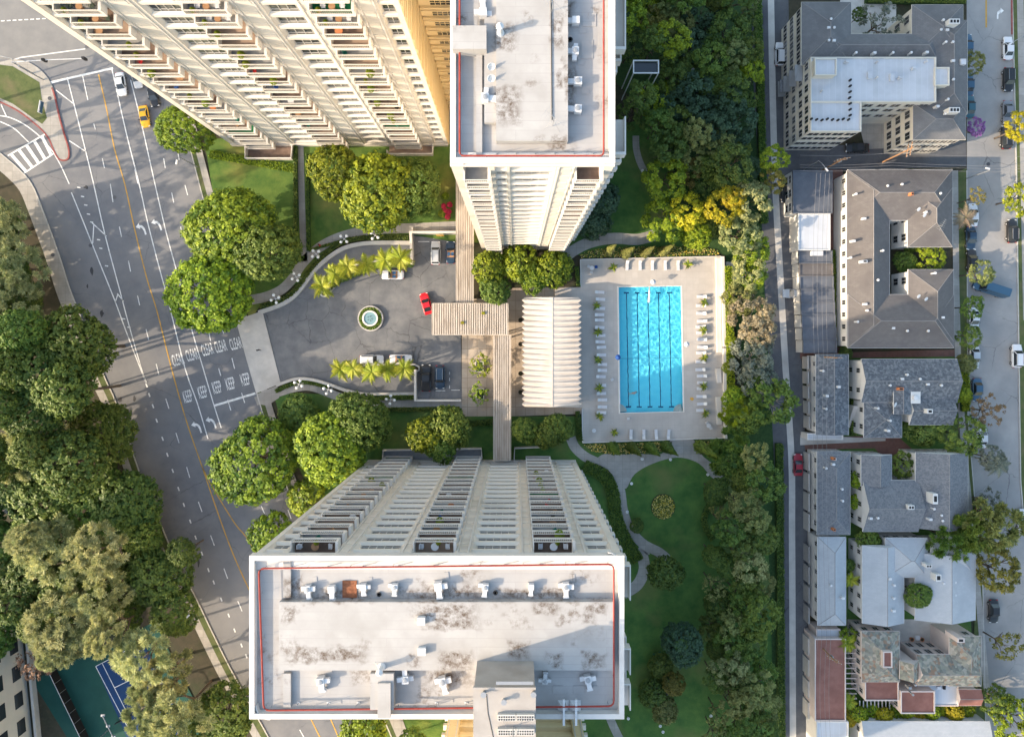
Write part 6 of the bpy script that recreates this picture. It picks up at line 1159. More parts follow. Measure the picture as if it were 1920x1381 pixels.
def windows_on(parent, ax, c, lo, hi, zs_, n, w, h, s, shut=False):
    # ax 'x': wall plane at x=c running along y, outward s; ax 'y': wall plane at y=c running along x
    for z in zs_:
        for i in range(n):
            u = lo + (hi - lo) * (i + 0.5) / n; a, b = u - w / 2, u + w / 2; t = (min(c, c + s * 0.05), max(c, c + s * 0.05)); t2 = (min(c, c + s * 0.09), max(c, c + s * 0.09))
            o = (MB().box(*t, a, b, z, z + h) if ax == 'x' else MB().box(a, b, *t, z, z + h)).build('window', 'glass_dark', parent)
            f = MB()
            for q in ((a - 0.07, a, z, z + h), (b, b + 0.07, z, z + h), (u - 0.03, u + 0.03, z, z + h), (a - 0.07, b + 0.07, z + h, z + h + 0.07), (a - 0.1, b + 0.1, z - 0.1, z)):
                f.box(*t2, q[0], q[1], q[2], q[3]) if ax == 'x' else f.box(q[0], q[1], *t2, q[2], q[3])
            f.build('window_frame', 'frame_grey', o)
def block(parent, rect, z, rise, kind, axis, roof, wallm, ov=0.35, west=None, north=None, south=None, cap=True, z0=0.0):
    a, b = P(rect[0], rect[2], z), P(rect[1], rect[3], z); X0, X1, Y1, Y0 = a.x, b.x, a.y, b.y
    MB().box(X0 + ov, X1 - ov, Y0 + ov, Y1 - ov, z0, z - 0.05 if kind != 'gable' else z - 0.05).build('wall', wallm, parent)
    m = MB(); th = 0.18
    if kind == 'flat':
        r = MB().box(X0, X1, Y0, Y1, z - 0.2, z).build('roof', roof, parent); e = MB(); w = 0.18
        e.box(X0 - 0.01, X1 + 0.01, Y1 - w, Y1 + 0.01, z - 0.22, z + 0.22); e.box(X0 - 0.01, X1 + 0.01, Y0 - 0.01, Y0 + w, z - 0.22, z + 0.22); e.box(X0 - 0.01, X0 + w, Y0 + w, Y1 - w, z - 0.22, z + 0.22); e.box(X1 - w, X1 + 0.01, Y0 + w, Y1 - w, z - 0.22, z + 0.22); e.build('parapet', roof if roof in ('carport_dark', 'shingle_brown') else wallm, r); caps = []
    else:
        if axis == 'x':
            hw = (Y1 - Y0) / 2; ym = (Y0 + Y1) / 2; i = hw if kind == 'hip' else 0; R0, R1 = (X0 + i, ym, z + rise), (X1 - i, ym, z + rise)
        else:
            hw = (X1 - X0) / 2; xm = (X0 + X1) / 2; i = hw if kind == 'hip' else 0; R0, R1 = (xm, Y0 + i, z + rise), (xm, Y1 - i, z + rise)
        c4 = [(X0, Y0, z), (X1, Y0, z), (X1, Y1, z), (X0, Y1, z)]
        vs = c4 + [R0, R1] + [(x, y, zz - th) for x, y, zz in c4]
        fs = [(0, 1, 5, 4), (2, 3, 4, 5), (1, 2, 5), (3, 0, 4)] if axis == 'x' else [(0, 1, 4), (2, 3, 5), (1, 2, 5, 4), (3, 0, 4, 5)]
        fs += [(6, 7, 1, 0), (7, 8, 2, 1), (8, 9, 3, 2), (9, 6, 0, 3), (9, 8, 7, 6)]
        if kind == 'gable':   # gable ends belong to the wall
            g = [f for f in fs[:4] if len(f) == 3]; fs = [f for f in fs if f not in g]
            r = m.add(vs, fs).build('roof', roof, parent); [MB().add([vs[k] for k in f], [(0, 1, 2)]).build('gable_wall', wallm, parent) for f in g]
        else: r = m.add(vs, fs).build('roof', roof, parent)
        if cap:
            cm = [MB().tube([R0, R1], 0.055, 5)]
            if kind == 'hip': cm += [MB().tube([c4[k], R0 if k in ((0, 3) if axis == 'x' else (0, 1)) else R1], 0.045, 5) for k in range(4)]
            for q in cm: q.build('ridge_cap', 'ridge', r)
        e = MB()
        e.band([(X0, Y0), (X1, Y0), (X1, Y1), (X0, Y1)], 0.1, z - th - 0.02, z - 0.01, True); e.build('fascia', wallm, r)
    if west: windows_on(parent, 'x', X0 + ov, Y0 + ov, Y1 - ov, *west, -1)
    if north: windows_on(parent, 'y', Y1 - ov, X0 + ov, X1 - ov, *north, 1)
    if south: windows_on(parent, 'y', Y0 + ov, X0 + ov, X1 - ov, *south, -1)
    return X0, X1, Y0, Y1
zf = [2.2 + i * FH for i in range(18)]
windows_on(st, 'x', x1 - 0.02, yS + 1, yN - 8, zf, 2, 1.8, 1.4, 1); windows_on(st, 'x', x0 + 0.02, yS + 1, yN - 2, zf, 3, 1.8, 1.4, -1)
windows_on(un, 'x', nx1 - 0.02, ny + 6, ny + 36, [1.9 + i * FH for i in range(20)], 3, 1.8, 1.4, 1)
def house(name, label, cat='house'): return tag(empty(name), label, cat)
def roof_bits(parent, lst, z, mat='white_metal'):                   # little vents and caps on a roof
    for i, (a, b) in enumerate(lst):
        c = P(a, b, z); (MB().lathe([(0.16, -0.9), (0.16, 0.25), (0.26, 0.27), (0.2, 0.42)], c, 8) if i % 3 else MB().box(c.x - 0.28, c.x + 0.28, c.y - 0.2, c.y + 0.2, z - 0.9, z + 0.3)).build('roof_vent', mat, parent)
def chimney(parent, px, py, z, w=0.9, d_=0.7, n=2, mat='stucco'):
    c = P(px, py, z); o = MB().box(c.x - w / 2, c.x + w / 2, c.y - d_ / 2, c.y + d_ / 2, z - 3.5, z).build('chimney', mat, parent)
    for i in range(n): x = c.x + (i - (n - 1) / 2) * w / n * 0.9; MB().box(x - w / n * 0.3, x + w / n * 0.3, c.y - d_ * 0.28, c.y + d_ * 0.28, z, z + 0.05).build('flue', 'black', o)
# apartment block
ap = house('apartment_block', 'grey hip roofed apartment block with white flat roof at top right', 'apartment block')
W3 = ((1.2, 4.2, 7.2), 9, 1.3, 1.5)
block(ap, (1503, 1596, 4, 122), 10, 1.7, 'hip', 'y', 'shingle_grey', 'stucco_cream', west=((1.2, 4.2, 7.2), 7, 1.2, 1.5))
block(ap, (1545, 1760, 64, 116), 10.05, 1.3, 'hip', 'x', 'shingle_grey', 'stucco_cream'); block(ap, (1710, 1806, 9, 108), 10.1, 1.6, 'hip', 'y', 'shingle_grey', 'stucco_cream', west=((1.2, 4.2, 7.2), 3, 1.3, 1.5))
block(ap, (1746, 1814, 38, 214), 10.15, 1.35, 'hip', 'y', 'shingle_grey', 'stucco_cream'); block(ap, (1712, 1811, 194, 262), 10.2, 1.45, 'hip', 'x', 'shingle_grey', 'stucco_cream', west=((1.2, 4.2, 7.2), 3, 1.3, 1.5), south=((1.2, 4.2, 7.2), 6, 1.6, 1.5))
block(ap, (1519, 1754, 108, 192), 11.9, 0, 'flat', 'x', 'roof_flat_white', 'stucco_cream', 0.05, south=((4.2, 7.2, 9.6), 9, 1.5, 1.3), west=((1.2, 4.2, 7.2, 9.7), 4, 1.2, 1.4)); block(ap, (1519, 1614, 191.6, 247), 11.85, 0, 'flat', 'x', 'roof_flat_white', 'stucco_cream', 0.05, west=((1.2, 4.2, 7.2, 9.7), 3, 1.2, 1.4), south=((1.2, 4.2, 7.2, 9.7), 4, 1.9, 1.4))
block(ap, (1527, 1568, 110, 142), 13.4, 0, 'flat', 'x', 'roof_flat_white', 'stucco_cream', 0.05, z0=11.5); block(ap, (1752, 1779, 127, 161), 12.1, 0, 'flat', 'x', 'roof_flat_white', 'stucco_cream', 0.05)
roof_bits(ap, [(1553, 53), (1563, 53), (1553, 77), (1563, 77), (1557, 37), (1604, 100), (1639, 100), (1673, 100), (1707, 100), (1737, 99), (1767, 39), (1763, 57), (1775, 57), (1772, 80), (1785, 80), (1786, 115), (1786, 150), (1776, 187), (1757, 200), (1771, 214)], 11.4); roof_bits(ap, [(1588, 116), (1645, 116), (1737, 115), (1713, 128), (1542, 170), (1645, 145), (1688, 146)], 12.5, 'roof_flat_white')
chimney(ap, 1790, 40, 12.6, 1.9, 0.9, 3); chimney(ap, 1790, 206, 12.6, 1.9, 0.9, 3); c = P(1806, 116, 11.2); MB().box(c.x - 0.5, c.x + 0.5, c.y - 0.5, c.y + 0.5, 10, 11.3).build('skylight', 'roof_flat_white', ap)
for i, (x, y) in enumerate(((1630, 142), (1672, 146))): a = P(x, y, 12); MB().box(a.x - 0.4, a.x + 0.4, a.y - 0.65, a.y + 0.65, 11.9, 12.3).build('skylight', 'roof_flat_white', ap)
lt = [P(1523 + i * 10, 222 + (i % 3), 12.6) for i in range(8)] + [P(1596 - (i == 3) * 1, 215 - i * 11, 12.6) for i in range(7)]
for p in lt: MB().box(p.x - 0.14, p.x + 0.14, p.y - 0.14, p.y + 0.14, 11.9, 12.6).build('roof_light', 'black', ap)
ex = empty('fire_stair', (0, 0, 0)); tag(ex, 'grey fire stair on the alley wall of the apartment block', 'stair'); a = P(1475, 160, 3)
for i in range(4): MB().box(a.x - 0.9, a.x + 0.5, a.y - 1.5, a.y + 1.5, 1 + i * 2.6, 1.08 + i * 2.6).build('landing', 'grey_metal', ex); MB().tube([(a.x - 0.8, a.y - 1.4, 1 + i * 2.6), (a.x - 0.8, a.y + 1.4, 3.6 + i * 2.6)], 0.06, 5).build('flight', 'grey_metal', ex)
aw = MB(); p0 = P(1468, 150, 3); aw.box(p0.x - 0.6, p0.x + 0.9, p0.y - 2.4, p0.y, 2.9, 3.1); tag(aw.build('awning', 'shingle_blue'), 'grey awning over the alley door of the apartment block', 'awning')
# carports along the alley
cp_ = house('garage_row', 'row of flat dark carports along the alley below the crossing lane', 'garage')
block(cp_, (1486, 1560, 320, 400), 4.2, 0, 'flat', 'x', 'carport_dark', 'stucco', 0.05, west=((1.0, 2.6), 3, 1.4, 1.0)); block(cp_, (1496, 1556, 400.8, 469), 4.0, 0, 'flat', 'x', 'roof_flat_white', 'stucco', 0.05)
for i in range(8): block(cp_, (1497 + i * 1.2, 1560 + i * 1.2, 470 + i * 24, 493.4 + i * 24), 3.3, 0, 'flat', 'x', 'carport_dark' if i != 1 else 'shingle_brown', 'stucco', 0.05)
for i in range(12): a = P(1489 + i * 1.2, 404 + i * 22, 2.2); MB().box(a.x + 0.15, a.x + 0.33, a.y - 1.0, a.y + 1.0, 0, 2.2).build('garage_door', 'floor_pale' if i % 2 else 'frame_grey', cp_)
c = P(1531, 475, 3.6); tag(MB().box(c.x - 1.1, c.x + 1.1, c.y - 0.45, c.y + 0.45, 3.3, 4.0).build('roof_unit', 'roof_flat_white'), 'white box unit on the dark carport roofs', 'roof unit')
# U shaped building
ub = house('apartment_house', 'brown shingle U shaped apartment house with hip roofs', 'apartment house')
block(ub, (1588, 1668, 320, 650), 6.0, 1.9, 'hip', 'y', 'shingle_brown', 'stucco', west=((3.6,), 14, 0.8, 1.2)); block(ub, (1590, 1786, 318, 413), 6.05, 2.2, 'hip', 'x', 'shingle_brown', 'stucco', south=((3.6,), 5, 0.9, 1.2))
block(ub, (1702, 1786, 352, 463), 6.1, 2.0, 'hip', 'y', 'shingle_brown', 'stucco', west=((0.9, 3.6), 3, 1.2, 1.4)); block(ub, (1590, 1789, 552, 652), 6.15, 2.25, 'hip', 'x', 'shingle_brown', 'stucco'); block(ub, (1703, 1788, 505, 640), 6.2, 2.0, 'hip', 'y', 'shingle_brown', 'stucco', west=((0.9, 3.6), 4, 1.2, 1.4))
roof_bits(ub, [(1620, 410), (1604, 364), (1663, 349), (1600, 452), (1654, 470), (1594, 483), (1622, 570), (1625, 582), (1607, 603), (1674, 615), (1700, 620), (1752, 512), (1767, 595), (1718, 601), (1739, 620), (1748, 603), (1645, 525), (1735, 398), (1728, 364), (1762, 363), (1690, 346)], 7.6)
for x, y in ((1722, 392), (1733, 403), (1722, 555), (1736, 560)): c = P(x, y, 8.2); q = MB().lathe([(0.03, -0.06), (0.3, 0.02), (0.4, 0.1), (0.36, 0.12)], n=12).build('dish', 'white_metal', ub, c); q.rotation_euler = (R(35), 0, R(30)); MB().tube([c - Vector((0, 0, 1)), c], 0.03, 4).build('dish_mast', 'grey_metal', ub)
chimney(ub, 1622, 490, 8.3, 0.9, 0.5, 1, 'roof_flat_white'); chimney(ub, 1711, 363, 9.0, 0.5, 0.5, 1, 'terracotta'); aerial(1756, 425, 7.6, R(60), 'roof aerial on the brown shingle apartment house', 1.8)
# wavy shingle house and garage
g3 = house('garage', 'grey wavy shingle garage along the alley, first below the carports', 'garage'); block(g3, (1530, 1591, 664, 815), 4.8, 0.9, 'gable', 'y', 'shingle_wavy', 'stucco', west=((3.0,), 5, 0.7, 0.9)); block(g3, (1513, 1580, 812, 824), 2.8, 0, 'flat', 'x', 'roof_flat_white', 'stucco', 0.05); roof_bits(g3, [(1550, 742), (1548, 766), (1542, 695), (1572, 725)], 6.0)
for i in range(5): a = P(1513 + i * 0.6, 680 + i * 28, 2.4); MB().box(a.x + 0.1, a.x + 0.36, a.y - 1.2, a.y + 1.2, 0, 2.4).build('garage_door', 'frame_grey', g3)
h3 = house('shingle_house', 'wavy dark shingle house with stepped roofs beside the brick walk'); block(h3, (1615, 1795, 673, 754), 6.0, 1.6, 'gable', 'x', 'shingle_wavy', 'stucco', west=((0.9, 3.7), 2, 0.8, 1.2), north=((3.7,), 6, 0.9, 1.2)); block(h3, (1620, 1691, 750, 820), 5.6, 1.3, 'hip', 'y', 'shingle_wavy', 'stucco', west=((0.9, 3.5), 2, 0.8, 1.1)); block(h3, (1705, 1787, 740, 796), 5.8, 1.4, 'gable', 'x', 'shingle_wavy', 'stucco', west=((0.9, 3.5), 1, 1.2, 1.2)); block(h3, (1676, 1708, 726, 776), 6.9, 0.4, 'gable', 'y', 'shingle_wavy', 'stucco')
chimney(h3, 1744, 771, 8.2, 1.0, 0.8, 1); chimney(h3, 1690, 729, 7.9, 0.9, 0.5, 1, 'terracotta'); a = P(1716, 745, 6.8); MB().box(a.x - 0.9, a.x + 0.9, a.y - 1.1, a.y + 1.1, 6, 6.95).build('roof_well', 'stucco', h3); MB().lathe([(0.45, 0), (0.45, 0.6), (0.3, 0.65)], a + Vector((-0.3, 0, 0.1)), 14).build('air_unit', 'white_metal', h3)
roof_bits(h3, [(1691, 710), (1724, 710), (1700, 702), (1739, 720), (1764, 722), (1668, 788), (1665, 807), (1645, 765), (1668, 722)], 7.4); c = P(1678, 758, 7.4); q = MB().lathe([(0.03, -0.06), (0.3, 0.02), (0.5, 0.1), (0.45, 0.12)], n=14).build('dish', 'white_metal', h3, c); q.rotation_euler = (R(40), 0, R(60))
a = P(1603, 790, 2.0); sx = empty('outside_stair'); tag(sx, 'white outside stair left of the wavy shingle house', 'stair')
for i in range(9): MB().box(a.x - 0.6, a.x + 0.6, a.y + 2.6 - i * 0.5, a.y + 3.1 - i * 0.5, 0, 0.3 + (8 - i) * 0.3).build('tread', 'slab_white', sx)
# gabled grey house and garage
g4 = house('garage', 'blue grey hip roof garage along the alley beside the red car', 'garage'); block(g4, (1532, 1594, 846, 1002), 5.0, 1.2, 'hip', 'y', 'shingle_blue', 'stucco', west=((3.2,), 5, 0.8, 1.0), north=((2.6,), 3, 0.8, 1.0)); roof_bits(g4, [(1564, 860), (1578, 916), (1579, 938), (1562, 870), (1548, 877)], 6.2); chimney(g4, 1565, 860, 6.6, 0.45, 0.45, 1, 'terracotta'); chimney(g4, 1565, 993, 6.6, 0.45, 0.45, 1, 'terracotta')
for i in range(4): a = P(1515, 866 + i * 38, 2.4); MB().box(a.x + 0.1, a.x + 0.36, a.y - 1.7, a.y + 1.7, 0, 2.4).build('garage_door', 'frame_grey', g4)
h4 = house('gabled_house', 'white walled house with three grey gables beside the middle garage'); block(h4, (1615, 1672, 852, 910), 6.0, 1.4, 'gable', 'y', 'shingle_blue', 'stucco', west=((0.9, 3.7), 2, 0.8, 1.2), north=((0.9, 3.7), 3, 0.8, 1.2)); block(h4, (1618, 1722, 900, 996), 6.1, 2.3, 'gable', 'x', 'shingle_blue', 'stucco', west=((0.9, 3.7), 3, 0.8, 1.2)); block(h4, (1717, 1815, 848, 990), 6.2, 2.2, 'gable', 'y', 'shingle_blue', 'stucco', west=((0.9, 3.7), 3, 0.9, 1.2), north=((0.9, 3.7), 5, 0.9, 1.2))
chimney(h4, 1709, 951, 9.0, 1.1, 0.8, 2); chimney(h4, 1754, 935, 8.9, 0.9, 1.9, 1); roof_bits(h4, [(1632, 971), (1645, 970), (1750, 953), (1775, 957), (1764, 965), (1766, 975), (1744, 973)], 7.8)
# pale grey house and garage
g5 = house('garage', 'pale grey gable roof garage along the alley', 'garage'); block(g5, (1533, 1586, 1006, 1172), 5.0, 1.3, 'hip', 'y', 'shingle_pale', 'stucco', west=((3.2,), 6, 0.7, 0.9)); roof_bits(g5, [(1580, 1120), (1557, 1096)], 6.2)
for i in range(4): a = P(1515, 1040 + i * 38, 2.4); MB().box(a.x + 0.1, a.x + 0.36, a.y - 1.6, a.y + 1.6, 0, 2.4).build('garage_door', 'floor_grey', g5)
h5 = house('pale_house', 'white walled house with pale grey roofs round a green courtyard tree'); block(h5, (1617, 1695, 1022, 1168), 6.0, 1.5, 'gable', 'y', 'shingle_pale', 'stucco', west=((0.9, 3.6), 5, 0.7, 1.1)); block(h5, (1660, 1740, 1008, 1082), 6.1, 2.0, 'hip', 'x', 'shingle_pale', 'stucco', north=((3.6,), 4, 0.9, 1.1)); block(h5, (1716, 1829, 1036, 1162), 6.2, 1.9, 'gable', 'y', 'shingle_pale', 'stucco'); block(h5, (1745, 1822, 1018, 1070), 6.4, 1.4, 'hip', 'x', 'shingle_pale', 'stucco')
chimney(h5, 1742, 1061, 8.6, 1.0, 0.6, 2); chimney(h5, 1760, 1083, 8.6, 1.0, 1.3, 1); roof_bits(h5, [(1668, 1084), (1676, 1096), (1675, 1120), (1675, 1144), (1789, 1090), (1789, 1114), (1789, 1137), (1768, 1092)], 7.4)
# red roofed garage and slate house
g6 = house('garage', 'flat red brown roof garage along the alley at the bottom right', 'garage'); block(g6, (1527, 1585, 1196, 1350), 4.6, 0, 'flat', 'x', 'roof_red', 'stucco_pink', 0.05); block(g6, (1530, 1575, 1178, 1195), 3.5, 0, 'flat', 'x', 'roof_flat_white', 'stucco_pink', 0.05); block(g6, (1530, 1590, 1351, 1430), 4.4, 0, 'flat', 'x', 'roof_flat_white', 'stucco', 0.05)
for i in range(4): a = P(1514, 1212 + i * 40, 2.4); MB().box(a.x + 0.1, a.x + 0.4, a.y - 1.6, a.y + 1.6, 0, 2.4).build('garage_door', 'floor_pale', g6)
h6 = house('slate_house', 'pink walled house with mottled slate roofs and red flat roofs')
block(h6, (1616, 1687, 1183, 1278), 6.2, 1.9, 'hip', 'y', 'slate', 'stucco_pink', west=((0.9, 3.7), 5, 0.8, 1.2), north=((1.0, 3.7), 3, 0.9, 1.2)); block(h6, (1718, 1826, 1226, 1284), 6.25, 2.0, 'gable', 'x', 'slate', 'stucco_pink', north=((1.0, 3.7), 5, 1.0, 1.6)); block(h6, (1780, 1840, 1192, 1286), 6.3, 1.7, 'hip', 'y', 'slate', 'stucco_pink', north=((3.7,), 2, 0.9, 1.2)); block(h6, (1687, 1722, 1238, 1272), 6.9, 1.5, 'gable', 'y', 'slate', 'stucco_pink')
block(h6, (1621, 1684, 1262, 1312), 5.2, 0, 'flat', 'x', 'roof_red', 'stucco_pink', 0.05, west=((0.9, 3.4), 2, 0.8, 1.1)); block(h6, (1688, 1752, 1294, 1336), 5.6, 0, 'flat', 'x', 'roof_red', 'stucco_pink', 0.05, west=((0.9, 3.4), 2, 0.8, 1.3)); block(h6, (1720, 1796, 1276, 1322), 4.0, 0, 'flat', 'x', 'roof_flat_white', 'stucco_pink', 0.05); block(h6, (1797, 1840, 1292, 1322), 5.0, 0.6, 'gable', 'x', 'roof_red', 'stucco_pink'); block(h6, (1655, 1672, 1220, 1250), 8.4, 0, 'flat', 'x', 'roof_red', 'stucco_pink', 0.05, z0=6); chimney(h6, 1802, 1200, 8.8, 1.3, 0.8, 1, 'stucco_pink')
roof_bits(h6, [(1705, 1288), (1715, 1282), (1710, 1300), (1700, 1262), (1745, 1257), (1780, 1258)], 6.6, 'grey_metal')
so = empty('roof_sofa', P(1760, 1285, 4.0)); tag(so, 'black corner sofa on the white roof terrace', 'sofa'); MB().box(-1.1, 1.1, 0.3, 0.75, 0, 0.4).build('seat', 'black', so); MB().box(-1.1, 1.1, 0.75, 0.9, 0, 0.75).build('backrest', 'black', so); MB().box(0.7, 1.1, -0.5, 0.3, 0, 0.4).build('chaise', 'black', so); MB().box(-0.5, 0.2, -0.5, 0, 0.0, 0.35).build('coffee_table', 'cushion', so)
pg = empty('pergola'); tag(pg, 'wooden pergola left of the slate roofed house', 'pergola')
for i in range(13): a = P(1595, 1195 + i * 9.5, 3); MB().box(a.x - 1.0, a.x + 1.15, a.y - 0.08, a.y + 0.08, 2.9, 3.05).build('slat', 'stucco_pink', pg)
for y in (1195, 1309):
    for x in (1587, 1606): a = P(x, y, 2.9); MB().box(a.x - 0.08, a.x + 0.08, a.y - 0.08, a.y + 0.08, 0, 2.9).build('post', 'stucco_pink', pg)
pg = empty('pergola'); tag(pg, 'white pergola below the slate roofed house', 'pergola')
for i in range(11): a = P(1612 + i * 7, 1322, 3); MB().box(a.x - 0.08, a.x + 0.08, a.y - 0.95, a.y + 0.95, 2.9, 3.05).build('slat', 'slab_white', pg)
for x in (1609, 1685): a = P(x, 1329, 2.9); MB().box(a.x - 0.08, a.x + 0.08, a.y - 0.08, a.y + 0.08, 0, 2.9).build('post', 'slab_white', pg)
for i, (x, y) in enumerate(((1710, 1198), (1729, 1198))): c = P(x, y, 0.5); o = tag(empty('patio_pot', (c.x, c.y, 0.06)), '%s round pot on the pale patio behind the slate house' % ('left', 'right')[i], 'pot'); MB().lathe([(0.25, 0), (0.4, 0.55), (0.33, 0.55), (0.3, 0.45)], n=12).build('pot', 'terracotta', o); MB().lathe([(0.3, 0.4), (0.3, 0.47)], n=10).build('soil', 'soil', o)
table(1717, 1192, 0.06, 'round white table on the pale patio', 0.5)
h7 = house('grey_roof_house', 'pale grey roofed building cut by the bottom right edge'); block(h7, (1616, 1856, 1352, 1440), 5.4, 1.3, 'gable', 'x', 'shingle_pale', 'stucco', west=((3.0,), 2, 0.8, 1.0))
h8 = house('white_building', 'white walled building in the bottom left corner', 'building'); e0, e1 = P(40, 1172), P(64, 1420); MB().prism([(e0.x, e0.y), (e1.x, e1.y), (e1.x - 14, e1.y), (e0.x - 20, e0.y)], 0, 11).build('wall', 'stucco_cream', h8)
dv = (e1 - e0).normalized()
for z in (1.4, 5.8):
    for i in range(5):
        c = e0 + dv * (3 + i * 5.2); MB().obox((c.x + 0.03, c.y), dv, 2.8, 0.1, z, z + 2.0).build('window', 'glass_dark', h8)
w8 = MB().band([(e0.x + 1.6, e0.y + 0.5), (e1.x + 1.6, e1.y)], 0.5, 0, 1.2); tag(w8.build('wall', 'concrete_pale'), 'low pale wall beside the white building at bottom left', 'wall')
fe = empty('court_fence'); tag(fe, 'dark mesh fence on the left of the tennis court', 'fence')
for i in range(8): a = P(106 + i * 9, 1253 + i * 18.6); MB().tube([(a.x, a.y, 0), (a.x, a.y, 2)], 0.05, 6).build('post', 'grey_metal', fe)
a, b = P(106, 1253), P(172, 1390); MB().band([a, b], 0.03, 0.05, 1.9).build('screen', 'green_cloth' if 0 else 'black', fe); MB().tube([(a.x, a.y, 2), (b.x, b.y, 2)], 0.05, 6).build('top_rail', 'white_metal', fe)
nt = empty('tennis_net'); tag(nt, 'dark tennis net across the blue court', 'net'); a, b = P(220, 1352), P(300, 1312); MB().band([a, b], 0.03, 0.1, 1.0).build('mesh', 'black', nt); MB().band([a, b], 0.06, 1.0, 1.06).build('tape', 'dark_metal', nt); 
for p in (a, b): MB().tube([(p.x, p.y, 0.05), (p.x, p.y, 1.08)], 0.06, 6).build('post', 'dark_metal', nt)
lp = empty('court_light'); tag(lp, 'grey floodlight beam over the tennis court', 'floodlight'); a = P(202, 1368, 0); MB().tube([(a.x, a.y, 0), (a.x, a.y, 7)], 0.1, 8).build('pole', 'grey_metal', lp); b, c = P(192, 1341, 7), P(212, 1381, 7); MB().tube([b, c], 0.09, 6).build('beam', 'grey_metal', lp)
for t in (0.0, 0.5, 1.0): p = b.lerp(c, t); MB().box(p.x - 0.35, p.x + 0.35, p.y - 0.2, p.y + 0.2, 6.75, 6.95).build('lamp_head', 'grey_metal', lp)
h9 = house('flat_roof_house', 'pale flat roofed house peeping from the trees at the left edge'); block(h9, (-80, 24, 880, 962), 6, 0, 'flat', 'x', 'roof_flat_white', 'stucco', 0.05)
tb = MB().prism(XY([(-40, 625), (20, 600), (42, 620), (10, 650), (-40, 660)]), 0, 0.2); struct('blue_court', tb, 'court_blue', 'blue sports court glimpsed at the left edge')
# ---------------------------------------------------------------- vehicles
def paint(name, c, metal=0.0): M('car_' + name, c, rough=0.28, spec=0.5, metal=metal)
for nm, c in dict(white=(0.62, 0.625, 0.635), yellow=(0.8, 0.42, 0.01), red=(0.55, 0.012, 0.02), black=(0.015, 0.016, 0.018), navy=(0.02, 0.045, 0.08), silver=(0.42, 0.44, 0.46), grey=(0.16, 0.17, 0.19), blue=(0.035, 0.09, 0.15), teal=(0.03, 0.10, 0.13), maroon=(0.28, 0.02, 0.035)).items(): paint(nm, c)
M('car_glass', (0.02, 0.026, 0.032), rough=0.05, spec=0.7); M('tyre', (0.02, 0.02, 0.02)); M('rim_metal', (0.4, 0.4, 0.42), rough=0.3, metal=0.6); M('lens', (0.7, 0.7, 0.68), rough=0.15); M('tail', (0.35, 0.01, 0.01), rough=0.2); M('tan_leather', (0.4, 0.22, 0.12)); M('blue_leather', (0.05, 0.13, 0.25))
def loft(secs):        # secs: (y, half width, z bottom, z belt, z top); rounded-box rings
    m = MB(); vs = []; n = 12
    for y, w, zb, zm, zt in secs:
        hs = [(w * 0.86, zb), (w * 0.98, zb + (zm - zb) * 0.35), (w, zm - (zm - zb) * 0.2), (w * 0.97, zm), (w * 0.78, zt - (zt - zm) * 0.15), (w * 0.4, zt)]
        vs += [(x, y, z) for x, z in hs] + [(-x, y, z) for x, z in hs[::-1]]
    fs = []
    for i in range(len(secs) - 1): fs += [(i * n + k, i * n + (k + 1) % n, (i + 1) * n + (k + 1) % n, (i + 1) * n + k) for k in range(n)]
    fs += [tuple(range(n)), tuple((len(secs) - 1) * n + k for k in range(n - 1, -1, -1))]
    return m.add(vs, fs)
def cabin(y0, y1, yr0, yr1, w0, w1, z0, z1):    # frustum: y0..y1 at the belt, yr0..yr1 at the roof; returns panels
    B = [(-w0, y0, z0), (w0, y0, z0), (w0, y1, z0), (-w0, y1, z0)]; T = [(-w1, yr0, z1), (w1, yr0, z1), (w1, yr1, z1), (-w1, yr1, z1)]; return B, T
WH = MB().lathe([(0.16, -0.1), (0.31, -0.1), (0.33, -0.05), (0.33, 0.05), (0.31, 0.1), (0.16, 0.1)], n=16); WH.v = [(z, x, y) for x, y, z in WH.v]; WH_T = WH.mesh('tyre', 'tyre', True)
RM = MB().lathe([(0.05, -0.11), (0.2, -0.105), (0.2, 0.105), (0.05, 0.11)], n=10); RM.v = [(z, x, y) for x, y, z in RM.v]; WH_R = RM.mesh('rim', 'rim_metal', True)
CARM = {}
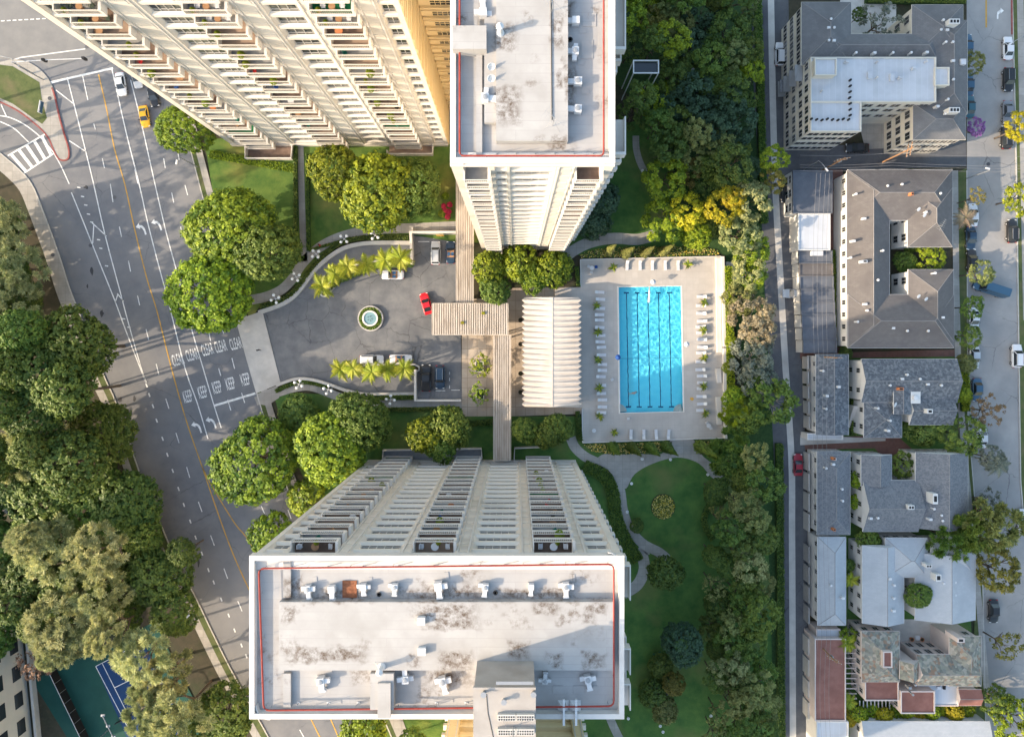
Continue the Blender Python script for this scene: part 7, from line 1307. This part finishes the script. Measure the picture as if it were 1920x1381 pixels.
def car_parts(kind):
    if kind in CARM: return CARM[kind]
    d_ = {}; L, W = {'sedan': (4.6, 0.9), 'suv': (4.6, 0.94), 'coupe': (4.3, 0.9), 'open': (4.4, 0.91), 'pickup': (5.3, 0.98), 'van': (6.6, 1.05)}[kind]; h = L / 2
    zb = {'suv': 0.95, 'pickup': 1.0, 'van': 1.1}.get(kind, 0.78)
    d_['body'] = loft([(-h, W * 0.72, 0.4, zb * 0.75, zb * 0.82), (-h + 0.12, W * 0.88, 0.3, zb * 0.95, zb), (-h + 0.6, W, 0.24, zb, zb + 0.06), (-0.5, W, 0.22, zb, zb + 0.06), (0.6, W, 0.22, zb, zb + 0.05), (h - 0.9, W * 0.98, 0.24, zb * 0.95, zb), (h - 0.25, W * 0.9, 0.28, zb * 0.8, zb * 0.88), (h, W * 0.66, 0.38, zb * 0.62, zb * 0.7)]).mesh('body', 'car_white', True)
    y0, y1, r0, r1, zt = {'sedan': (-1.55, 1.05, -0.95, 0.3, 1.42), 'suv': (-2.1, 1.05, -1.85, 0.45, 1.68), 'coupe': (-1.6, 0.9, -0.75, 0.15, 1.28), 'open': (-1.0, 0.85, -0.3, 0.3, 1.2), 'pickup': (-0.75, 1.15, -0.6, 0.55, 1.78), 'van': (-3.1, 2.3, -3.05, 1.75, 2.5)}[kind]
    B, T = cabin(y0, y1, r0, r1, W * 0.88, W * 0.72, zb + 0.02, zt)
    def q(*p): return MB().add(p, [(0, 1, 2, 3)])
    def inset(a, b, c, e, f=0.07, out=0.012):
        A = [Vector(x) for x in (a, b, c, e)]; cen = sum(A, Vector()) / 4; n = (A[1] - A[0]).cross(A[3] - A[0]).normalized(); n = n if n.dot(cen - Vector((0, (y0 + y1) / 2, 1))) > 0 else -n
        P_ = [x.lerp(cen, f) + n * out for x in A]; m = MB(); m.add([tuple(x) for x in P_] + [tuple(x - n * 0.02) for x in P_], [(0, 1, 2, 3), (7, 6, 5, 4), (0, 4, 5, 1), (1, 5, 6, 2), (2, 6, 7, 3), (3, 7, 4, 0)]); return m
    if kind != 'open':
        m = MB(); m.add(B + T, [(4, 5, 6, 7), (0, 1, 5, 4), (2, 3, 7, 6), (1, 2, 6, 5), (3, 0, 4, 7)]); d_['cabin'] = m.mesh('cabin', 'car_white')
        rp = MB(); cx = (r0 + r1) / 2; rp.box(-W * 0.66, W * 0.66, r0 + 0.06, r1 - 0.06, zt + 0.001, zt + 0.03); d_['roof'] = rp.mesh('roof', 'car_white')
        d_['windshield'] = inset(B[3], B[2], T[2], T[3]).mesh('windshield', 'car_glass')
        if kind != 'van': d_['rear_window'] = inset(B[0], B[1], T[1], T[0], 0.12).mesh('rear_window', 'car_glass'); d_['side_window'] = inset(B[1], B[2], T[2], T[1], 0.1).mesh('side_window', 'car_glass'); d_['side_window_2'] = inset(B[0], B[3], T[3], T[0], 0.1).mesh('side_window', 'car_glass')
        else:
            for s, nm in ((1, 'side_window'), (-1, 'side_window_2')): d_[nm] = MB().box(min(s * W * 0.85, s * W * 0.88), max(s * W * 0.85, s * W * 0.88), 1.0, 1.9, 1.35, 1.9).mesh('side_window', 'car_glass')
    else:
        d_['windshield'] = inset(B[3], B[2], T[2], T[3]).mesh('windshield', 'car_glass'); m = MB(); m.box(-W * 0.78, W * 0.78, -1.0, 0.7, zb + 0.03, zb + 0.065); d_['cockpit'] = m.mesh('cockpit', 'tan_leather')
        for i, x in enumerate((-0.36, 0.36)): m = MB(); m.box(x - 0.26, x + 0.26, -0.55, 0.0, zb + 0.05, zb + 0.14); m.box(x - 0.24, x + 0.24, -0.66, -0.5, zb + 0.1, zb + 0.42); d_['seat' + str(i)] = m.mesh('seat', 'blue_leather')
    if kind == 'pickup': m = MB(); m.box(-W * 0.78, W * 0.78, -2.45, -0.85, zb + 0.06, zb + 0.085); d_['bed'] = m.mesh('load_bed', 'black')
    if kind == 'suv':
        for i, s in enumerate((-1, 1)): d_['rack' + str(i)] = MB().box(s * W * 0.62 - 0.03, s * W * 0.62 + 0.03, r0 + 0.2, r1 - 0.1, zt + 0.03, zt + 0.09).mesh('roof_rail', 'grey_metal')
    for i, s in enumerate((-1, 1)):
        d_['head' + str(i)] = MB().box(s * W * 0.7 - 0.16, s * W * 0.7 + 0.16, h - 0.28, h - 0.1, zb * 0.62, zb * 0.83).mesh('headlight', 'lens'); d_['tl' + str(i)] = MB().box(s * W * 0.7 - 0.16, s * W * 0.7 + 0.16, -h - 0.01, -h + 0.12, zb * 0.7, zb * 0.9).mesh('tail_light', 'tail')
        d_['mir' + str(i)] = MB().box(s * (W + 0.08) - 0.1, s * (W + 0.08) + 0.1, y1 - 0.45, y1 - 0.3, zb, zb + 0.14).mesh('mirror', 'black')
    d_['L'] = L; d_['W'] = W; CARM[kind] = d_; return d_
def car(kind, col, px, py, ang, label, z=0.06, group=None, name='parked_car'):
    d_ = car_parts(kind); c = P(px, py, 0.8); o = empty(name, (c.x, c.y, z), R(ang)); tag(o, label, 'van' if kind == 'van' else ('pickup' if kind == 'pickup' else 'car'), group)
    for k, me in d_.items():
        if k in 'LW': continue
        nm = me.name.split('.')[0]; link(nm, me, o, mat=('car_' + col) if nm in ('body', 'cabin', 'roof') else None)
    for sx in (-1, 1):
        for sy in (-1, 1): w = empty('wheel', (sx * (d_['W'] - 0.1), sy * d_['L'] * 0.31, 0.33), 0, o); link('tyre', WH_T, w); link('rim', WH_R, w)
    return o
G1, G2, G3 = 'cars on the boulevard', 'cars in the motor court', 'cars along the street'
car('sedan', 'white', 226, 157, 189, 'white sedan driving on the boulevard beside the west wing', 0.03, G1, 'car'); car('sedan', 'silver', 256, 143, 189, 'silver car half hidden by the west wing edge', 0.03, G1, 'car'); car('coupe', 'yellow', 270, 218, 189, 'yellow taxi-coloured car on the boulevard', 0.03, G1, 'car'); car('sedan', 'black', 287, 178, 189, 'dark car almost hidden under the west wing edge', 0.03, G1, 'car')
car('suv', 'silver', 817, 474, 0, 'silver car in the upper parking enclosure', 0.06, G2); car('open', 'navy', 845, 473, 0, 'dark open car under the covered walk in the upper enclosure', 0.06, G2); car('open', 'white', 736, 515, 90, 'white open car parked below the palms', 0.06, G2); car('coupe', 'red', 799, 569, 16, 'bright red coupe beside the entrance canopy', 0.06, G2)
car('suv', 'white', 697, 674, -90, 'white estate car parked above the lower palms', 0.06, G2); car('open', 'white', 751, 673, -90, 'white convertible right of the white estate car', 0.06, G2); car('pickup', 'black', 799, 708, 0, 'black pickup in the lower parking enclosure', 0.06, G2); car('suv', 'navy', 825, 707, 180, 'dark blue SUV beside the black pickup', 0.06, G2)
car('suv', 'white', 1463, 101, 0, 'white SUV in the alley beside the apartment block', 0.03); car('coupe', 'maroon', 1497, 871, 0, 'dark red coupe in the alley beside the grey garage', 0.03); car('sedan', 'black', 1473, 358, 180, 'black car in the alley by the carports', 0.03); car('sedan', 'silver', 1490, 550, 90, 'silver car backing out of a carport', 0.03); car('sedan', 'black', 1608, 277, 90, 'black car beneath the apartment block drive', 0.03)
for k, col, a, b, ang, lab in (('sedan', 'white', 1891, 90, 0, 'white sedan at the far kerb near the turn arrow'), ('suv', 'black', 1891, 149, 180, 'black SUV at the far kerb below the white sedan'), ('sedan', 'grey', 1890, 210, 180, 'grey car at the far kerb under the golden tree'), ('suv', 'black', 1887, 257, 0, 'black car at the far kerb beside the golden tree'),
                         ('sedan', 'blue', 1815, 85, 0, 'blue car behind the apartment block, upper one'), ('sedan', 'blue', 1817, 157, 0, 'blue car behind the apartment block, middle one'), ('sedan', 'teal', 1819, 199, 0, 'teal car behind the apartment block, lower one'), ('sedan', 'navy', 1821, 446, 180, 'dark blue car by the spiky palm'), ('sedan', 'black', 1823, 488, 0, 'black car under the olive street tree'),
                         ('sedan', 'white', 1827, 598, 180, 'white car below the blue van'), ('sedan', 'silver', 1828, 669, 180, 'grey open topped car on the near kerb'), ('suv', 'white', 1907, 667, 0, 'white car at the right edge across from the silver car'), ('suv', 'black', 1898, 433, 0, 'black car in the sunlit gap of the street'), ('sedan', 'white', 1825, 403, 0, 'white car behind the spiky palm'),
                         ('sedan', 'blue', 1833, 731, 180, 'blue car beside the bare pinkish tree'), ('sedan', 'white', 1919, 976, 0, 'white car cut by the right edge'), ('sedan', 'white', 1842, 818, 0, 'white car mostly hidden by the broad green tree'), ('sedan', 'black', 1864, 1146, 180, 'black car beside the pale grey house'), ('sedan', 'maroon', 1839, 954, 0, 'dark red car hidden by the conifer')):
    car(k, col, a, b, ang, lab, 0.03, G3)
car('van', 'blue', 1856, 541, 72, 'long blue van standing across the street', 0.03, None, 'van')
# ---------------------------------------------------------------- poles, wires, street lamps
def pole(px, py, label, h=10, arms=((0, 9.4), (0, 8.3)), rz=0.0):
    c = P(px, py); o = empty('utility_pole', (c.x, c.y, 0), rz); tag(o, label, 'utility pole'); MB().tube([(0, 0, 0), (0, 0, h)], 0.16, 8, 0.11).build('shaft', 'wood', o)
    for a, z in arms:
        m = MB().box(-1.3, 1.3, -0.06, 0.06, z - 0.07, z + 0.07).build('crossarm', 'wood', o)
        for x in (-1.15, -0.6, 0.6, 1.15): MB().lathe([(0.05, 0.07), (0.07, 0.15), (0.04, 0.25)], (x, 0, z), 6).build('insulator', 'frame_grey', m)
    MB().lathe([(0.22, 7.0), (0.24, 7.6), (0.22, 7.9)], (0.3, 0, 0), 10).build('transformer', 'grey_metal', o)
    return c
pole(1537, 322, 'wooden utility pole above the carports', rz=R(10)); pole(1655, 304, 'wooden utility pole above the brown hip roof', rz=R(80)); pole(1523, 1195, 'wooden utility pole beside the red roof garage', rz=R(-25)); pole(1523, 668, 'wooden utility pole by the wavy shingle garage')
def wire(a, b, za, zb, label, group, r=0.02):
    A, B = P(a[0], a[1], za), P(b[0], b[1], zb); pts = [A.lerp(B, t / 8) - Vector((0, 0, 1.0 * 4 * (t / 8) * (1 - t / 8))) for t in range(9)]
    tag(MB().tube(pts, r, 4).build('overhead_wire', 'ridge'), label, 'wire', group)
for i, x in enumerate((1531, 1539, 1548, 1556)): wire((x, 325), (x - 4, 668), 9.3, 9.3, 'overhead wire above the carports, %s from the left' % ORD[i], 'overhead wires'); wire((x - 4, 668), (x + 2, 1195), 9.3, 9.3, 'overhead wire above the lower garages, %s from the left' % ORD[i], 'overhead wires'); wire((x + 2, 1195), (x + 4, 1420), 9.3, 9.3, 'overhead wire above the red roof garage, %s from the left' % ORD[i], 'overhead wires')
for i, y in enumerate((287, 305, 310, 316)): wire((1500, y + 4), (1672, y), 9.3, 9.3, 'overhead wire along the crossing lane near the alley, %s from the top' % ORD[i], 'overhead wires'); wire((1672, y), (1990, y + 6), 9.3, 9.3, 'overhead wire along the crossing lane near the street, %s from the top' % ORD[i], 'overhead wires')
def street_lamp(px, py, hx, hy, h, label, mat='grey_metal'):
    a = P(px, py); b = P(hx, hy, h); o = empty('street_lamp', (a.x, a.y, 0)); tag(o, label, 'street lamp'); v = b - a; MB().tube([(0, 0, 0), (0, 0, h - 0.6)], 0.1, 8, 0.07).build('post', mat, o)
    MB().tube([(0, 0, h - 0.6), (v.x * 0.4, v.y * 0.4, h - 0.1), (v.x, v.y, h)], 0.05, 6).build('arm', mat, o); q = MB().box(-0.4, 0.4, -0.15, 0.15, -0.1, 0.06).build('lamp_head', 'white_metal', o, (v.x, v.y, h)); q.rotation_euler = (0, 0, math.atan2(v.y, v.x))
street_lamp(1812, 335, 1852, 316, 7, 'arm street lamp on the corner of the crossing lane'); street_lamp(372, 314, 331, 304, 8, 'street lamp leaning over the boulevard below the bright ficus'); street_lamp(372, 1140, 352, 1155, 8, 'street lamp on the left pavement near the tennis court'); street_lamp(1507, 318, 1550, 318, 7, 'arm street lamp above the carports'); street_lamp(1915, 70, 1895, 82, 7, 'street lamp by the white sedan')
ts = empty('traffic_signal', P(62, 138)); tag(ts, 'traffic signal mast arm over the boulevard at the island', 'traffic signal'); b = P(158, 110, 5.6) - P(62, 138); MB().tube([(0, 0, 0), (0, 0, 5.4)], 0.14, 8).build('post', 'grey_metal', ts); MB().tube([(0, 0, 5.3), (b.x * 0.5, b.y * 0.5, 5.7), (b.x, b.y, 5.6)], 0.08, 6).build('arm', 'white_metal', ts)
for t in (0.45, 1.0): MB().box(b.x * t - 0.25, b.x * t + 0.25, b.y * t - 0.2, b.y * t + 0.2, 5.0, 6.1).build('signal_head', 'black', ts)
ts = empty('traffic_signal', P(82, 150)); tag(ts, 'curved grey signal arm at the corner of the island', 'traffic signal'); b = P(0, 105, 7) - P(82, 150); MB().tube([(0, 0, 0), (0, 0, 6.6)], 0.13, 8).build('post', 'grey_metal', ts); MB().tube([(0, 0, 6.5), (b.x * 0.3, b.y * 0.7, 7.0), (b.x, b.y, 7.0)], 0.07, 6).build('arm', 'grey_metal', ts)
sg = empty('notice_board', P(83, 204)); tag(sg, 'white and blue notice board on the island lawn', 'sign'); sg.rotation_euler = (0, 0, R(80)); MB().box(-1.2, 1.2, -0.06, 0.06, 0.4, 1.5).build('board', 'car_white', sg); MB().box(-1.1, 1.1, -0.12, -0.07, 0.5, 1.2).build('panel', 'car_blue', sg)
for x in (-1.0, 1.0): MB().box(x - 0.05, x + 0.05, -0.05, 0.05, 0, 0.4).build('leg', 'grey_metal', sg)
for i, (a, b) in enumerate(((215, 370), (170, 460), (94, 185), (100, 478), (163, 88), (1853, 308))):
    c = P(a, b); tag(MB().lathe([(0.38, 0.03), (0.38, 0.045), (0.3, 0.05)], n=16).build('manhole_cover', 'asphalt_dark', None, (c.x, c.y, 0.0 if i not in (2, 3) else 0.12)), ('dark manhole cover between the yellow line and dashed lane', 'dark manhole cover on the left white line of the boulevard', 'dark manhole cover on the island pavement', 'dark manhole cover on the left pavement', 'dark manhole cover in the pale intersection', 'dark manhole cover where lane meets street')[i], 'manhole cover')
bb = empty('ramp_barrier', P(842, 471)); tag(bb, 'yellow board at the back of the upper parking enclosure', 'sign'); bb.location = P(825, 441, 2); MB().box(-0.7, 0.7, -0.05, 0.05, -1.0, 0.3).build('board', 'paint_yellow', bb); MB().box(-0.06, 0.06, -0.04, 0.04, -2, -1).build('leg', 'grey_metal', bb)
for i, (a, b, w) in enumerate(((906, 587, 1), (867, 605, 1))): tag(MB().box(-0.3, 0.3, -0.25, 0.25, 0, 0.3).build('debris', 'leaf_yellow', None, P(a, b, 4.3)), ('clump of yellow leaves on the entrance canopy, right one', 'clump of yellow leaves on the entrance canopy, left one')[i], 'leaves')
